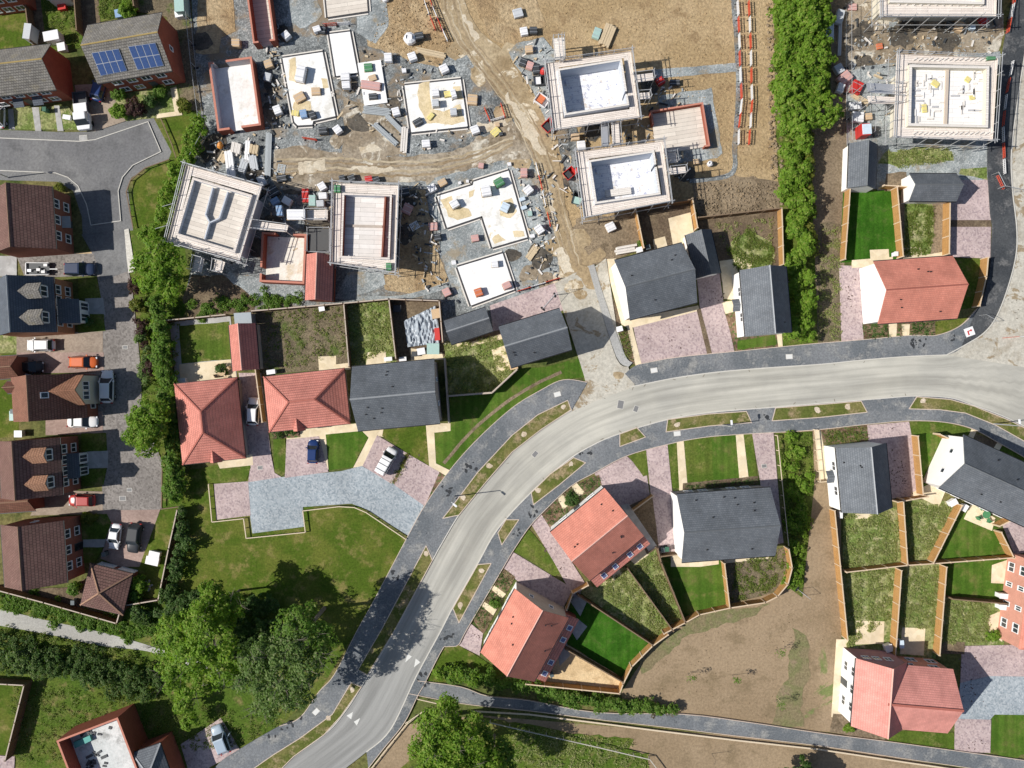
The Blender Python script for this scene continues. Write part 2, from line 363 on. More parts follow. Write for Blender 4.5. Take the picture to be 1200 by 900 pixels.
# right: track, planting strip under the hedge, upper site
S_('bare_track', [(958, -60), (992, -60), (992, 100), (990, 300), (984, 400), (955, 404), (944, 300), (950, 130)], m_soil, 0, 1)
S_('weedy_ground', [(962, 262), (985, 262), (984, 312), (986, 398), (956, 402), (958, 330)], m_weedsoil, 1, 2)
S_('hedge_strip', [(906, -60), (972, -60), (974, 110), (950, 150), (958, 402), (914, 404), (914, 240), (908, 130)], m_field, 1, 1)
S_('upper_site_ground', [(990, -60), (1172, -60), (1176, 40), (1166, 74), (1000, 110), (990, 80)], m_mud2, 0, 1)
S_('stone_patch', [(1042, 26), (1060, 26), (1066, 46), (1044, 52)], m_gravel2, 1, 2)
S_('stone_ground', [(992, 80), (1172, 60), (1158, 168), (1157, 214), (1126, 212), (1060, 206), (1030, 228), (1020, 200), (992, 170)], m_gravel2, 1, .5)
S_('dry_grass', [(1036, 180), (1075, 173), (1116, 176), (1118, 188), (1080, 190), (1050, 196), (1030, 190)], m_weed, 2, 2)
S_('dry_grass', [(1126, 198), (1156, 196), (1156, 210), (1124, 204)], m_weed, 2, 1)
S_('dug_soil', [(1038, 204), (1062, 202), (1062, 224), (1036, 224)], m_soil, 2, 1)
# gardens of the new houses --------------------------------------------------
GD = [
 ('lawn', [(210, 382), (269, 377), (271, 421), (213, 426)], m_lawn, 2), ('patio', [(199, 378), (270, 369), (278, 444), (206, 450)], m_greyslab, 1), ('patio', [(210, 427), (274, 421), (278, 446), (212, 450)], m_cream, 2),
 ('garden_soil', [(298, 366), (406, 357), (411, 430), (306, 440)], m_weedsoil, 1), ('patio', [(373, 418), (394, 417), (394, 427), (411, 425), (411, 433), (374, 434)], m_cream, 2),
 ('garden_grass', [(407, 356), (458, 352), (466, 424), (412, 430)], m_weed, 1), ('patio', [(431, 413), (452, 411), (453, 425), (429, 428)], m_cream, 2),
 ('garden_soil', [(459, 352), (516, 354), (521, 418), (465, 424)], m_dark, 1), ('patio', [(480, 408), (518, 413), (520, 421), (482, 424)], m_cream, 2),
 ('garden_grass', [(521, 400), (580, 392), (608, 432), (578, 461), (524, 465)], m_weed, 1), ('patio', [(535, 403), (588, 390), (590, 397), (537, 409)], m_cream, 2), ('patio', [(576, 410), (594, 404), (602, 431), (583, 437)], m_cream, 2),
 ('bed', [(545, 398), (586, 386), (588, 391), (548, 402)], m_dark, 3),
 ('back_yard', [(518, 356), (575, 340), (600, 372), (560, 400), (520, 404)], m_gravel, 1), ('drive', [(574, 358), (655, 330), (662, 362), (600, 400), (578, 388)], m_pink, 2),
 ('garden_soil', [(744, 249), (808, 238), (818, 290), (756, 300)], m_dark, 1), ('patio', [(783, 256), (809, 249), (814, 280), (789, 290)], m_cream, 2), ('patio', [(765, 281), (779, 277), (783, 292), (767, 296)], m_cream, 2),
 ('garden_soil', [(815, 258), (912, 246), (918, 330), (846, 332)], m_dark, 1), ('garden_grass', [(856, 284), (878, 270), (904, 284), (908, 300), (900, 318), (862, 318)], m_weed, 2), ('patio', [(843, 306), (880, 301), (881, 318), (872, 330), (846, 330)], m_cream, 3),
 ('path', [(708, 304), (722, 303), (738, 374), (818, 358), (820, 364), (741, 384), (752, 428), (745, 430), (735, 384), (728, 380)], m_cream, 2),
 ('bed', [(707, 345), (716, 342), (728, 378), (724, 384)], m_dark, 1), ('bed', [(722, 388), (735, 385), (745, 428), (732, 420)], m_bed, 1),
 ('drive', [(742, 383), (817, 363), (829, 417), (752, 429)], m_pink, 1), ('drive', [(816, 320), (842, 314), (848, 356), (861, 414), (832, 417), (820, 360)], m_pink, 1),
 ('bed', [(816, 363), (821, 361), (834, 414), (829, 417)], m_dark, 2), ('bed', [(849, 366), (866, 362), (872, 394), (912, 388), (912, 408), (862, 414)], m_bed, 1), ('grass_strip', [(864, 400), (908, 392), (910, 404), (864, 410)], m_bright, 2), ('path', [(846, 354), (862, 352), (866, 364), (850, 368)], m_cream, 2), ('path', [(846, 324), (858, 322), (862, 352), (848, 350)], m_cream, 1),
 ('bed', [(912, 388), (940, 384), (944, 403), (912, 408)], m_field, 1), ('path', [(910, 392), (916, 391), (917, 406), (912, 407)], m_cream, 2),
 ('drive', [(983, 311), (1010, 312), (1013, 400), (986, 402)], m_pink, 1), ('bed', [(1010, 378), (1100, 376), (1096, 396), (1012, 400)], m_bed, 1), ('path', [(1041, 378), (1051, 378), (1050, 396), (1042, 397)], m_cream, 2), ('path', [(1056, 380), (1066, 380), (1065, 395), (1058, 396)], m_cream, 2),
 ('lawn', [(1096, 377), (1136, 372), (1143, 364), (1146, 368), (1126, 384), (1096, 396)], m_lawn2, 1), ('garden', [(1116, 303), (1150, 303), (1148, 330), (1141, 360), (1116, 365)], m_field, 1),
 ('artificial_lawn', [(988, 226), (1046, 222), (1052, 304), (984, 308)], m_turf, 1), ('patio', [(998, 305), (1046, 301), (1046, 312), (998, 314)], m_cream, 2), ('patio', [(1019, 293), (1041, 292), (1042, 306), (1020, 307)], m_cream, 3),
 ('garden_soil', [(1046, 228), (1106, 236), (1106, 304), (1052, 306)], m_soil, 1), ('garden_grass', [(1060, 238), (1092, 238), (1094, 272), (1090, 298), (1058, 302)], m_weed, 2), ('patio', [(1057, 291), (1079, 289), (1080, 302), (1058, 304)], m_cream, 3), ('path', [(1078, 300), (1106, 295), (1106, 304), (1080, 306)], m_cream, 3),
 ('drive', [(1114, 211), (1157, 211), (1161, 258), (1112, 258)], m_pink, 2), ('drive', [(1110, 266), (1161, 266), (1160, 303), (1112, 301)], m_pink, 2), ('bed', [(1112, 257), (1161, 257), (1161, 267), (1112, 267)], m_dark, 1),
 # road side south
 ('drive', [(696, 554), (734, 534), (758, 557), (770, 640), (745, 630)], m_pink, 1), ('lawn', [(736, 534), (758, 527), (760, 556), (754, 558)], m_lawn, 2), ('drive', [(757, 527), (782, 520), (790, 600), (792, 646), (770, 650)], m_pink, 2),
 ('lawn', [(782, 520), (800, 516), (802, 530), (806, 572), (788, 572)], m_lawn, 1), ('path', [(793, 518), (801, 516), (806, 575), (796, 575)], m_cream, 2), ('lawn', [(801, 516), (834, 512), (836, 568), (806, 572)], m_lawn, 1), ('lawn', [(834, 512), (863, 509), (868, 565), (836, 568)], m_bright, 1),
 ('path', [(862, 510), (871, 509), (878, 568), (867, 570)], m_cream, 2), ('lawn', [(871, 509), (882, 507), (888, 566), (876, 568)], m_lawn, 1), ('drive', [(881, 507), (906, 506), (914, 600), (918, 636), (900, 640), (890, 560)], m_pink, 2),
 ('bed', [(800, 566), (888, 558), (890, 574), (800, 582)], m_dark, 3),
 ('garden_grass', [(908, 508), (952, 505), (954, 570), (940, 700), (926, 690), (924, 640)], m_field, 1),
 ('bed', [(962, 504), (1016, 498), (1018, 520), (966, 526)], m_bed, 1), ('path', [(954, 503), (961, 502), (972, 560), (960, 562)], m_cream, 1), ('drive', [(1016, 498), (1065, 494), (1080, 580), (1030, 586), (1018, 520)], m_pink, 2),
 ('lawn', [(1066, 493), (1108, 495), (1138, 503), (1136, 510), (1066, 510)], m_lawn, 1), ('garden_grass', [(1070, 508), (1094, 508), (1110, 515), (1086, 570), (1078, 580)], m_bright, 2), ('bed', [(1134, 505), (1168, 518), (1200, 538), (1240, 565), (1200, 570)], m_dark, 1), ('path', [(1138, 503), (1144, 505), (1140, 514), (1134, 512)], m_cream, 2), ('path', [(1170, 516), (1175, 520), (1168, 532), (1162, 528)], m_cream, 2),
 ('lawn', [(1176, 520), (1240, 560), (1230, 580), (1168, 532)], m_lawn, 2),
 ('garden_grass', [(988, 600), (1050, 594), (1060, 660), (987, 668)], m_weed, 1), ('patio', [(1002, 602), (1022, 602), (1023, 607), (1002, 608)], m_cream, 2),
 ('garden_grass', [(1052, 583), (1122, 588), (1088, 658), (1060, 660)], m_weed, 1), ('patio', [(1067, 578), (1090, 566), (1108, 574), (1100, 594), (1080, 584), (1068, 585)], m_cream, 2),
 ('lawn', [(1122, 592), (1166, 614), (1184, 650), (1092, 658)], m_bright, 1), ('patio', [(1138, 590), (1166, 607), (1162, 622), (1129, 608)], m_cream, 2), ('drive', [(1174, 614), (1215, 600), (1240, 640), (1188, 650)], m_pink, 1),
 ('garden_grass', [(986, 668), (1050, 663), (1044, 764), (990, 770)], m_weed, 1), ('patio', [(1002, 727), (1036, 728), (1035, 754), (1002, 755)], m_cream, 2),
 ('garden_grass', [(1050, 663), (1103, 660), (1096, 772), (1044, 772)], m_weed, 1), ('patio', [(1057, 735), (1084, 736), (1082, 768), (1054, 766)], m_cream, 2),
 ('lawn', [(1103, 660), (1184, 652), (1182, 702), (1104, 700)], m_bright, 1), ('patio', [(1162, 662), (1180, 656), (1182, 684), (1161, 683)], m_cream, 2),
 ('garden_grass', [(1104, 700), (1182, 703), (1176, 756), (1100, 756)], m_weed, 1), ('patio', [(1157, 722), (1178, 714), (1174, 752), (1155, 740)], m_cream, 2), ('bed', [(1100, 750), (1130, 752), (1130, 766), (1098, 766)], m_dark, 2),
 ('drive', [(1127, 757), (1240, 754), (1240, 793), (1158, 792), (1125, 800)], m_pink, 1), ('drive', [(1125, 800), (1158, 792), (1240, 793), (1240, 838), (1165, 837), (1159, 844), (1120, 843)], m_blue, 2), ('drive', [(1119, 842), (1161, 843), (1160, 882), (1118, 880)], m_pink, 3), ('lawn', [(1162, 842), (1168, 836), (1240, 838), (1240, 880), (1196, 884), (1190, 890), (1161, 882)], m_bright, 1),
 ('patio', [(980, 749), (993, 749), (1000, 776), (992, 842), (974, 840)], m_cream, 1), ('lawn', [(1040, 860), (1060, 856), (1118, 858), (1118, 880), (1040, 868)], m_lawn, 1), ('garden_soil', [(976, 836), (998, 838), (1038, 862), (1036, 868), (972, 858)], m_soil, 1),
 # two red houses by the road
 ('drive', [(620, 610), (634, 602), (690, 690), (672, 700), (650, 660)], m_pink, 2), ('lawn', [(601, 646), (620, 620), (660, 668), (650, 676), (618, 654)], m_lawn, 1), ('drive', [(588, 664), (600, 646), (672, 690), (660, 712), (610, 684)], m_pink, 1),
 ('bed', [(634, 602), (668, 570), (702, 556), (706, 572), (646, 620)], m_bed, 1), ('path', [(652, 582), (658, 578), (668, 590), (660, 597)], m_cream, 2), ('path', [(669, 569), (675, 565), (685, 577), (678, 582)], m_cream, 2),
 ('bed', [(552, 722), (588, 664), (604, 676), (566, 744)], m_bed, 1), ('path', [(574, 689), (577, 684), (593, 696), (588, 701)], m_cream, 2), ('path', [(563, 709), (566, 704), (582, 714), (578, 721)], m_cream, 2), ('drive', [(538, 756), (551, 730), (566, 742), (562, 768)], m_pink, 2),
 ('lawn', [(520, 757), (538, 756), (562, 770), (592, 790), (560, 798), (500, 800)], m_lawn2, 1),
 ('garden_soil', [(666, 756), (732, 796), (724, 808), (620, 798), (640, 770)], m_sand, 1), ('lawn', [(672, 692), (762, 752), (730, 794), (662, 752)], m_turf, 1), ('garden_grass', [(690, 680), (734, 664), (788, 735), (762, 752), (680, 694)], m_weed, 2),
 ('garden_grass', [(732, 662), (770, 640), (802, 724), (786, 736)], m_weed, 1), ('patio', [(664, 730), (676, 724), (688, 734), (676, 750)], m_greyslab, 3), ('patio', [(668, 704), (676, 696), (688, 704), (680, 722)], m_greyslab, 3), ('patio', [(703, 678), (722, 664), (730, 672), (711, 687)], m_cream, 3), ('patio', [(738, 656), (754, 642), (760, 650), (744, 661)], m_cream, 3), ('patio', [(652, 760), (664, 752), (668, 768), (656, 780)], m_greyslab, 2),
 ('garden', [(734, 594), (764, 580), (772, 640), (758, 650)], m_dark, 3), ('path', [(728, 592), (736, 590), (770, 640), (760, 646)], m_greyslab, 4),
 ('lawn', [(786, 656), (846, 656), (852, 708), (816, 716), (802, 726), (774, 650)], m_bright, 1), ('patio', [(786, 646), (842, 652), (842, 661), (820, 664), (786, 664)], m_cream, 2), ('garden_grass', [(846, 656), (900, 648), (922, 640), (922, 664), (908, 694), (852, 708)], m_weedsoil, 1), ('patio', [(848, 652), (904, 650), (904, 654), (868, 658), (848, 660)], m_cream, 2),
 # bungalow fronts
 ('drive', [(280, 437), (306, 437), (318, 534), (322, 554), (330, 559), (291, 565), (294, 545)], m_pink, 2), ('drive', [(251, 567), (291, 564), (294, 604), (254, 609)], m_pink, 2), ('lawn', [(240, 548), (292, 536), (294, 548), (288, 564), (250, 566)], m_lawn, 2), ('path', [(254, 540), (296, 532), (297, 545), (258, 549)], m_cream, 3),
 ('lawn', [(320, 514), (334, 512), (338, 552), (330, 558), (322, 554)], m_lawn, 1), ('path', [(336, 505), (420, 496), (420, 506), (382, 510), (385, 550), (378, 554), (374, 512), (336, 516)], m_cream, 1), ('drive', [(336, 515), (374, 511), (385, 553), (334, 560)], m_pink, 2), ('bed', [(318, 506), (352, 502), (352, 512), (320, 515)], m_bed, 2),
 ('lawn', [(382, 509), (424, 505), (432, 513), (414, 547), (386, 551)], m_bright, 2), ('path', [(420, 500), (452, 500), (452, 512), (442, 511), (426, 546), (414, 548), (432, 513), (424, 506)], m_cream, 1),
 ('drive', [(425, 546), (442, 510), (477, 531), (459, 567)], m_pink, 2), ('drive', [(480, 533), (515, 553), (498, 593), (462, 568)], m_pink, 2), ('bed', [(476, 530), (482, 534), (464, 568), (457, 565)], m_bed, 3), ('bed', [(513, 553), (524, 557), (500, 594), (496, 592)], m_bed, 3),
 ('lawn', [(450, 500), (500, 496), (504, 546), (480, 533), (448, 511)], m_lawn2, 1), ('path', [(499, 496), (528, 496), (528, 505), (509, 507), (511, 543), (527, 551), (524, 558), (503, 546)], m_cream, 2),
 ('court', [(290, 565), (330, 559), (400, 552), (424, 546), (460, 566), (498, 593), (479, 628), (430, 597), (412, 590), (355, 594), (357, 617), (296, 625), (293, 603)], m_blue, 1),
 ('verge', [(526, 466), (578, 460), (608, 432), (640, 430), (683, 418), (687, 442), (660, 444), (632, 457), (600, 478), (560, 513), (527, 550), (511, 543), (509, 505), (528, 500)], m_bright, 1),
 ('bed', strip(curve([(520, 543), (552, 506), (590, 474), (624, 452), (658, 436)], 4), 1.8, 1.8), m_soil, 2),
]
for nm, pts, m, lv in GD:
    soft = nm in ('lawn', 'garden_grass', 'bed', 'garden_soil', 'garden', 'grass_strip', 'verge')
    sheet(nm, pts, m, lv, .35 if soft else 0)
# ------------------------------------------------------------------ left estate surfaces
for nm, pts, m, lv, ra in [
 ('estate_road', [(-60, 158), (0, 162), (94, 166), (112, 164), (174, 143), (189, 178), (156, 194), (144, 208), (139, 224), (142, 259), (107, 264), (102, 240), (92, 218), (80, 208), (66, 203), (0, 200), (-60, 198)], m_asph, 1, 0),
 ('estate_footway', [(-60, 150), (78, 155), (112, 154), (148, 142), (180, 138), (201, 178), (198, 186), (174, 196), (154, 208), (150, 222), (156, 270), (97, 275), (96, 254), (86, 224), (68, 213), (0, 211), (-60, 209)], m_asph2, 0, 0),
 ('court_paving', [(96, 275), (146, 269), (150, 310), (156, 345), (162, 400), (166, 440), (166, 480), (190, 540), (190, 597), (120, 600), (120, 400), (118, 345), (110, 300)], m_court, 1, 0),
 ('court_paving', [(96, 275), (146, 269), (150, 318), (118, 330), (108, 296)], m_asph, 2, 0),
 ('gravel_strip', [(144, 270), (151, 268), (159, 318), (151, 320)], m_strip, 3, 0),
 ('drive', [(20, 300), (110, 297), (118, 323), (30, 326)], m_court, 2, 0), ('path', [(45, 300), (108, 295), (110, 302), (46, 309)], m_sand, 3, 0),
 ('drive', [(20, 392), (121, 388), (121, 414), (20, 414)], m_drive, 2, 0), ('drive', [(20, 413), (122, 413), (122, 436), (20, 438)], m_drivep, 2, 0), ('drive', [(54, 484), (121, 482), (121, 508), (54, 510)], m_drivep, 2, 0), ('drive', [(50, 574), (121, 576), (121, 602), (36, 604)], m_drive, 2, 0), ('drive', [(84, 438), (121, 436), (121, 484), (84, 486)], m_court, 3, 0),
 ('drive', [(120, 598), (188, 597), (178, 626), (165, 664), (140, 664), (118, 654), (126, 630)], m_drivep, 2, 0),
 ('lawn', [(92, 326), (114, 326), (119, 349), (92, 350)], m_field, 2, .3), ('lawn', [(92, 368), (122, 368), (124, 388), (92, 390)], m_field, 2, .3), ('path', [(100, 350), (121, 349), (124, 369), (102, 369)], m_greyslab, 3, 0),
 ('lawn', [(96, 508), (125, 507), (126, 528), (96, 530)], m_field, 2, .3), ('lawn', [(96, 550), (126, 548), (122, 568), (96, 570)], m_field, 2, .3), ('path', [(98, 528), (127, 528), (127, 548), (98, 549)], m_greyslab, 3, 0),
 ('lawn', [(94, 604), (126, 602), (131, 612), (124, 632), (96, 632)], m_field, 2, .3), ('path', [(98, 632), (125, 631), (122, 641), (98, 642)], m_greyslab, 3, 0), ('lawn', [(98, 641), (122, 641), (112, 658), (98, 660)], m_field, 2, .3),
 ('dry_lawn', [(188, 598), (214, 594), (192, 700), (150, 702), (165, 660)], m_lawn2, 2, .3), ('garden', [(26, 690), (84, 688), (100, 678), (96, 710), (144, 724), (0, 690)], m_dark, 2, .3),
 ('front_garden', [(-20, 128), (80, 124), (98, 152), (-20, 152)], m_weed, 1, .3), ('path', [(38, 126), (46, 126), (49, 154), (42, 154)], m_greyslab, 2, 0), ('path', [(64, 124), (70, 124), (75, 154), (68, 154)], m_greyslab, 2, 0), ('path', [(10, 128), (16, 128), (18, 152), (11, 152)], m_greyslab, 2, 0),
 ('drive', [(88, 100), (125, 98), (148, 142), (112, 154), (98, 152)], m_drive, 2, 0), ('front_garden', [(124, 106), (208, 100), (214, 134), (184, 138), (148, 142)], m_weed, 1, .3), ('path', [(200, 104), (207, 102), (213, 134), (206, 136)], m_cream, 2, 0), ('path', [(184, 134), (213, 130), (214, 135), (184, 139)], m_cream, 3, 0),
 ('back_garden', [(-20, -20), (34, -20), (36, 60), (-20, 66)], m_lawn2, 1, .3), ('back_garden', [(46, -20), (92, -20), (98, 56), (62, 60), (52, 40)], m_field, 1, .4), ('back_garden', [(114, -20), (160, -20), (160, 14), (118, 26)], m_lawn, 1, .4), ('garden', [(160, -20), (222, -20), (230, 80), (238, 130), (214, 130), (196, 20), (160, 14)], m_weedsoil, 1, .4),
 ('garden', [(36, -20), (46, -20), (54, 50), (38, 54)], m_dark, 2, .3), ('garden', [(92, -20), (114, -20), (118, 26), (98, 40)], m_dark, 2, .3),
 ('back_garden', [(-20, 415), (22, 414), (22, 512), (-20, 514)], m_lawn2, 0, .3), ('patio', [(-20, 300), (20, 300), (20, 324), (-20, 324)], m_greyslab, 1, 0), ('lawn', [(-20, 392), (20, 392), (22, 414), (-20, 414)], m_weed, 1, .3),
 ('parking_pad', [(212, 872), (259, 841), (282, 879), (240, 902), (225, 915)], m_pink, 2, 0), ('garden', [(-20, 794), (36, 800), (14, 884), (-20, 884)], m_lawn2, 2, .3), ('drive', [(-20, 884), (18, 886), (16, 920), (-20, 920)], m_pink, 2, 0),
]: sheet(nm, pts, m, lv, ra)
# ------------------------------------------------------------------ main road, pavements, verges
N_K = [(230, 955), (322, 899), (380, 860), (404, 834), (425, 802), (462, 740), (506, 658), (517, 638), (540, 600), (570, 563), (600, 529), (634, 503), (670, 480), (705, 465), (740, 453), (790, 443), (840, 436), (900, 431), (960, 427), (1010, 422), (1060, 418), (1108, 416)]
S_K = [(372, 960), (406, 899), (458, 854), (488, 792), (516, 740), (531, 711), (560, 660), (583, 620), (622, 577), (664, 540), (695, 521), (726, 508), (780, 492), (834, 483), (908, 477), (980, 471), (1030, 467), (1072, 464), (1112, 466), (1140, 475), (1180, 490), (1240, 520)]
S_K[1] = (424, 885); S_K[0] = (352, 985)
S_K = [(300, 975), (366, 930), (406, 899)] + [(430, 880)] + S_K[2:]
SIDE = [(1108, 416), (1130, 404), (1152, 390), (1167, 370), (1180, 336), (1189, 300), (1190, 268), (1185, 222), (1184, 176), (1193, 105), (1204, 30), (1210, -60)]
def road_strip(name, A, B, m, z, n=90):
    """ruled strip between two polylines with uv along (m)"""
    def res(pts):
        V = [Vector(p) for p in curve(pts, 8)]; d = [0]
        for a, b in zip(V, V[1:]): d.append(d[-1] + (b - a).length)
        out = []
        for i in range(n + 1):
            t = d[-1] * i / n; j = min(max(k for k in range(len(d)) if d[k] <= t + 1e-9), len(V) - 2)
            out.append(V[j].lerp(V[j + 1], (t - d[j]) / max(1e-9, d[j + 1] - d[j])))
        return out
    a, b = res(A), res(B); mb = MB(); u = 0
    for i in range(n):
        q = [P(*a[i], 0), P(*a[i + 1], 0), P(*b[i + 1], 0), P(*b[i], 0)]
        for p in q: p.z = z
        du = ((a[i + 1] - a[i]).length + (b[i + 1] - b[i]).length) / 2 / 8.4; w = 6.0
        k = len(mb.v); mb.v += q[::-1]; mb.f.append((k, k + 1, k + 2, k + 3)); mb.uv += [(u, w), (u + du, w), (u + du, 0), (u, 0)]; u += du
    o = mb.build(name, m); tag(o, kind='structure'); return o
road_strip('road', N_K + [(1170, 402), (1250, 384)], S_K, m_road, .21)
road_strip('side_road', SIDE, [(1260, 440), (1262, 400), (1262, 340), (1262, 300), (1262, 220), (1262, 100), (1262, -60)], m_pale, .214, 40)
PV = .30
cN, cS = curve(N_K[:13], 6), curve(S_K, 6)
NO = [(205, 960), (252, 899), (280, 878), (328, 850), (352, 840), (374, 810), (392, 790), (418, 740), (438, 704), (476, 632), (498, 592), (527, 551), (560, 514), (600, 478), (632, 458), (660, 445), (688, 448)]
sheet('pavement', curve(NO, 6) + cN[::-1], m_pave, z=PV)
N2 = [(732, 438), (748, 427), (784, 420), (828, 415), (860, 412), (940, 404), (1012, 398), (1068, 393), (1096, 393), (1124, 382), (1144, 362)]
sheet('pavement', curve(N2, 6) + curve([(1125, 408), (1108, 416), (1060, 418), (1010, 422), (960, 427), (900, 431), (840, 436), (790, 443), (745, 452)], 6), m_pave, z=PV)
sheet('pavement', curve([(1142, 364), (1150, 352), (1158, 318), (1161, 290), (1162, 264), (1159, 244), (1157, 168), (1170, 120), (1173, 70), (1186, 0), (1200, -60)], 6) + curve([(1210, -60), (1203, 30), (1192, 105), (1183, 176), (1184, 222), (1189, 268), (1188, 300), (1179, 336), (1166, 369), (1151, 389), (1125, 407)], 6), m_newtar, z=PV + .003)
SO = [(432, 899), (450, 876), (474, 846), (490, 814), (498, 800), (518, 761), (524, 757), (537, 755), (547, 737), (590, 664), (600, 647), (618, 620), (634, 602), (668, 570), (696, 554), (734, 534), (780, 521), (820, 513), (864, 509), (950, 504), (1016, 497), (1066, 493), (1108, 495), (1140, 503), (1168, 518), (1200, 536), (1240, 560)]
sheet('pavement', curve(SO, 6) + curve(S_K[3:], 6)[::-1], m_pave, z=PV + .0015)
# the lower path along the earth field
PT = [(490, 797), (540, 804), (572, 815), (620, 820), (700, 834), (800, 836), (880, 846), (960, 858), (1040, 868), (1120, 879), (1192, 889), (1260, 900)]
PB = [(480, 812), (510, 818), (552, 825), (620, 832), (700, 842), (770, 850), (860, 861), (960, 873), (1060, 888), (1150, 901), (1260, 918)]
sheet('asphalt_path', curve(PT, 5) + curve(PB, 5)[::-1], m_pave, z=.24)
# junction: haul road between the grey houses
sheet('haul_road', curve([(650, 332), (658, 358), (673, 404), (686, 446)], 4) + [(670, 482), (705, 467), (744, 453)] + curve([(736, 430), (722, 420), (700, 350), (689, 312)], 4), m_pale, z=.222)
sheet('dusty_ground', [(695, 314), (710, 303), (722, 382), (733, 420), (728, 416), (706, 350)], m_pale, z=.2)
sheet('footway', curve([(689, 312), (700, 350), (722, 418), (736, 430)], 4) + curve([(741, 425), (731, 414), (708, 350), (696, 310)], 4), m_stone, z=.27)
m_verge = ground('verge_turf', (.10, .12, .028), (.175, .16, .058), (.29, .225, .13), .35, .5, 4, .3, .4)
VG = [  # grass verges set in the pavement
 [(560, 661), (575.6, 659.6), (538, 729), (531, 712)], [(593, 608.6), (608, 608.6), (588, 638), (583.5, 624)], [(672, 536), (686, 542), (655, 568), (625, 591), (622.5, 577), (645, 555)], [(726, 508.5), (746, 501), (756, 512), (726, 523)],
 [(782, 491.5), (830, 485), (874, 482), (880, 495), (830, 499), (780, 506)], [(908, 478), (960, 474), (1008, 470), (1015, 483), (960, 489), (904, 493)],
 [(1073, 465), (1112, 468), (1140, 476), (1180, 492), (1240, 521), (1240, 540), (1190, 512), (1165, 498), (1130, 484), (1100, 480), (1064, 479)],
 [(665, 469), (669, 480), (634, 503), (600, 529.5), (570, 564), (538, 603), (519, 607), (527, 597), (560, 553), (600, 510), (630, 486)], [(499.6, 639), (507, 656), (462, 739), (431, 790), (420, 784), (448, 736)],
 [(412, 799), (424, 804), (400, 838), (380, 860), (345, 885), (310, 920), (280, 912), (320, 884), (352, 864), (390, 836)]]
for v in VG:
    sheet('verge', v, m_verge, z=PV + .02); edging('verge_edging', v, m_kerbp, .9, PV + .035, True)
for i, pts in enumerate([curve(N_K[:13], 6), curve(N_K[14:], 6), curve(S_K[3:], 6), curve(SIDE, 6)]): edging('kerb', pts, m_kerb, 1.1, PV + .01)
for pts in (curve(NO[3:], 5), curve(N2[1:], 5), curve(SO, 5), curve(PT, 4), curve(PB, 4)): edging('path_edging', pts, m_kerbp, .7, PV + .006 if pts[0][1] > 0 else .3)
for pts in ([(0, 162), (94, 166), (112, 164), (174, 143), (189, 178), (156, 194), (144, 208), (139, 224), (142, 259), (107, 264), (102, 240), (92, 218), (80, 208), (66, 203), (0, 200)],): edging('kerb', pts, m_kerb, .9, .16)
m_mark = plain('road_paint', (.66, .66, .63), .7, .08, 5)
def mark(pts): sheet('road_marking', pts, m_mark, z=.218)
for t in ([(475.2, 775.6), (477.6, 765.6), (483, 768.6)], [(485.4, 781.4), (487.4, 771), (492.8, 775.4)], [(412, 842), (406.6, 838), (414, 833.6)], [(418.6, 849.6), (415, 845), (422.4, 840.6)]): mark(t)
def blot(name, x, y, r, m, z, el=1.4):
    k = 9; q = random.uniform(0, 3.14); pts = [(x + math.cos(q) * math.cos(6.283 * i / k) * r * el - math.sin(q) * math.sin(6.283 * i / k) * r, y + math.sin(q) * math.cos(6.283 * i / k) * r * el + math.cos(q) * math.sin(6.283 * i / k) * r) for i in range(k)]
    sheet(name, rough(pts, r * .22, 3), m, z=z + random.random() * .01)
m_wet = ground('wet_ground', (.075, .068, .058), (.12, .105, .085), (.17, .14, .10), .3, .8, 4, .35, .5, .06)
for x, y, r, m in [(300, 215, 16, m_wet), (345, 215, 14, m_wet), (318, 262, 10, m_wet), (300, 290, 10, m_wet), (370, 260, 14, m_wet), (318, 100, 8, m_wet), (318, 130, 9, m_wet), (250, 172, 14, m_wet), (236, 150, 8, m_wet), (420, 145, 10, m_wet), (460, 122, 8, m_wet), (408, 100, 9, m_wet), (476, 235, 12, m_wet), (476, 275, 10, m_wet), (235, 50, 10, m_wet), (330, 40, 9, m_wet), (1010, 40, 12, m_wet), (1060, 36, 16, m_wet), (1110, 44, 14, m_wet), (1015, 75, 10, m_wet), (632, 300, 12, m_wet), (600, 300, 8, m_wet), (700, 150, 14, m_wet), (760, 100, 10, m_wet), (805, 205, 9, m_wet), (668, 216, 8, m_wet),
  (560, 90, 9, m_mud), (590, 135, 9, m_mud), (535, 60, 10, m_mud), (640, 200, 9, m_mud), (650, 240, 9, m_mud), (655, 290, 12, m_mud), (610, 190, 10, m_mud), (560, 172, 10, m_mud2), (500, 205, 9, m_mud2), (440, 180, 10, m_mud2), (380, 205, 10, m_mud2), (340, 190, 14, m_mud2), (660, 170, 8, m_mud), (636, 120, 9, m_mud), (600, 60, 9, m_mud), (680, 280, 10, m_mud), (690, 320, 8, m_mud), (655, 330, 8, m_mud), (640, 330, 10, m_mud2), (620, 320, 9, m_mud2), (700, 300, 8, m_mud), (410, 130, 9, m_mud2), (395, 165, 8, m_mud2)]: blot('ground_patch', x, y, r, m, .07 if m is not m_wet else .055)
m_smear = ground('dried_slurry', (.52, .45, .34), (.60, .54, .43), (.44, .36, .25), .3, .6, 4, .2, .3, .04)
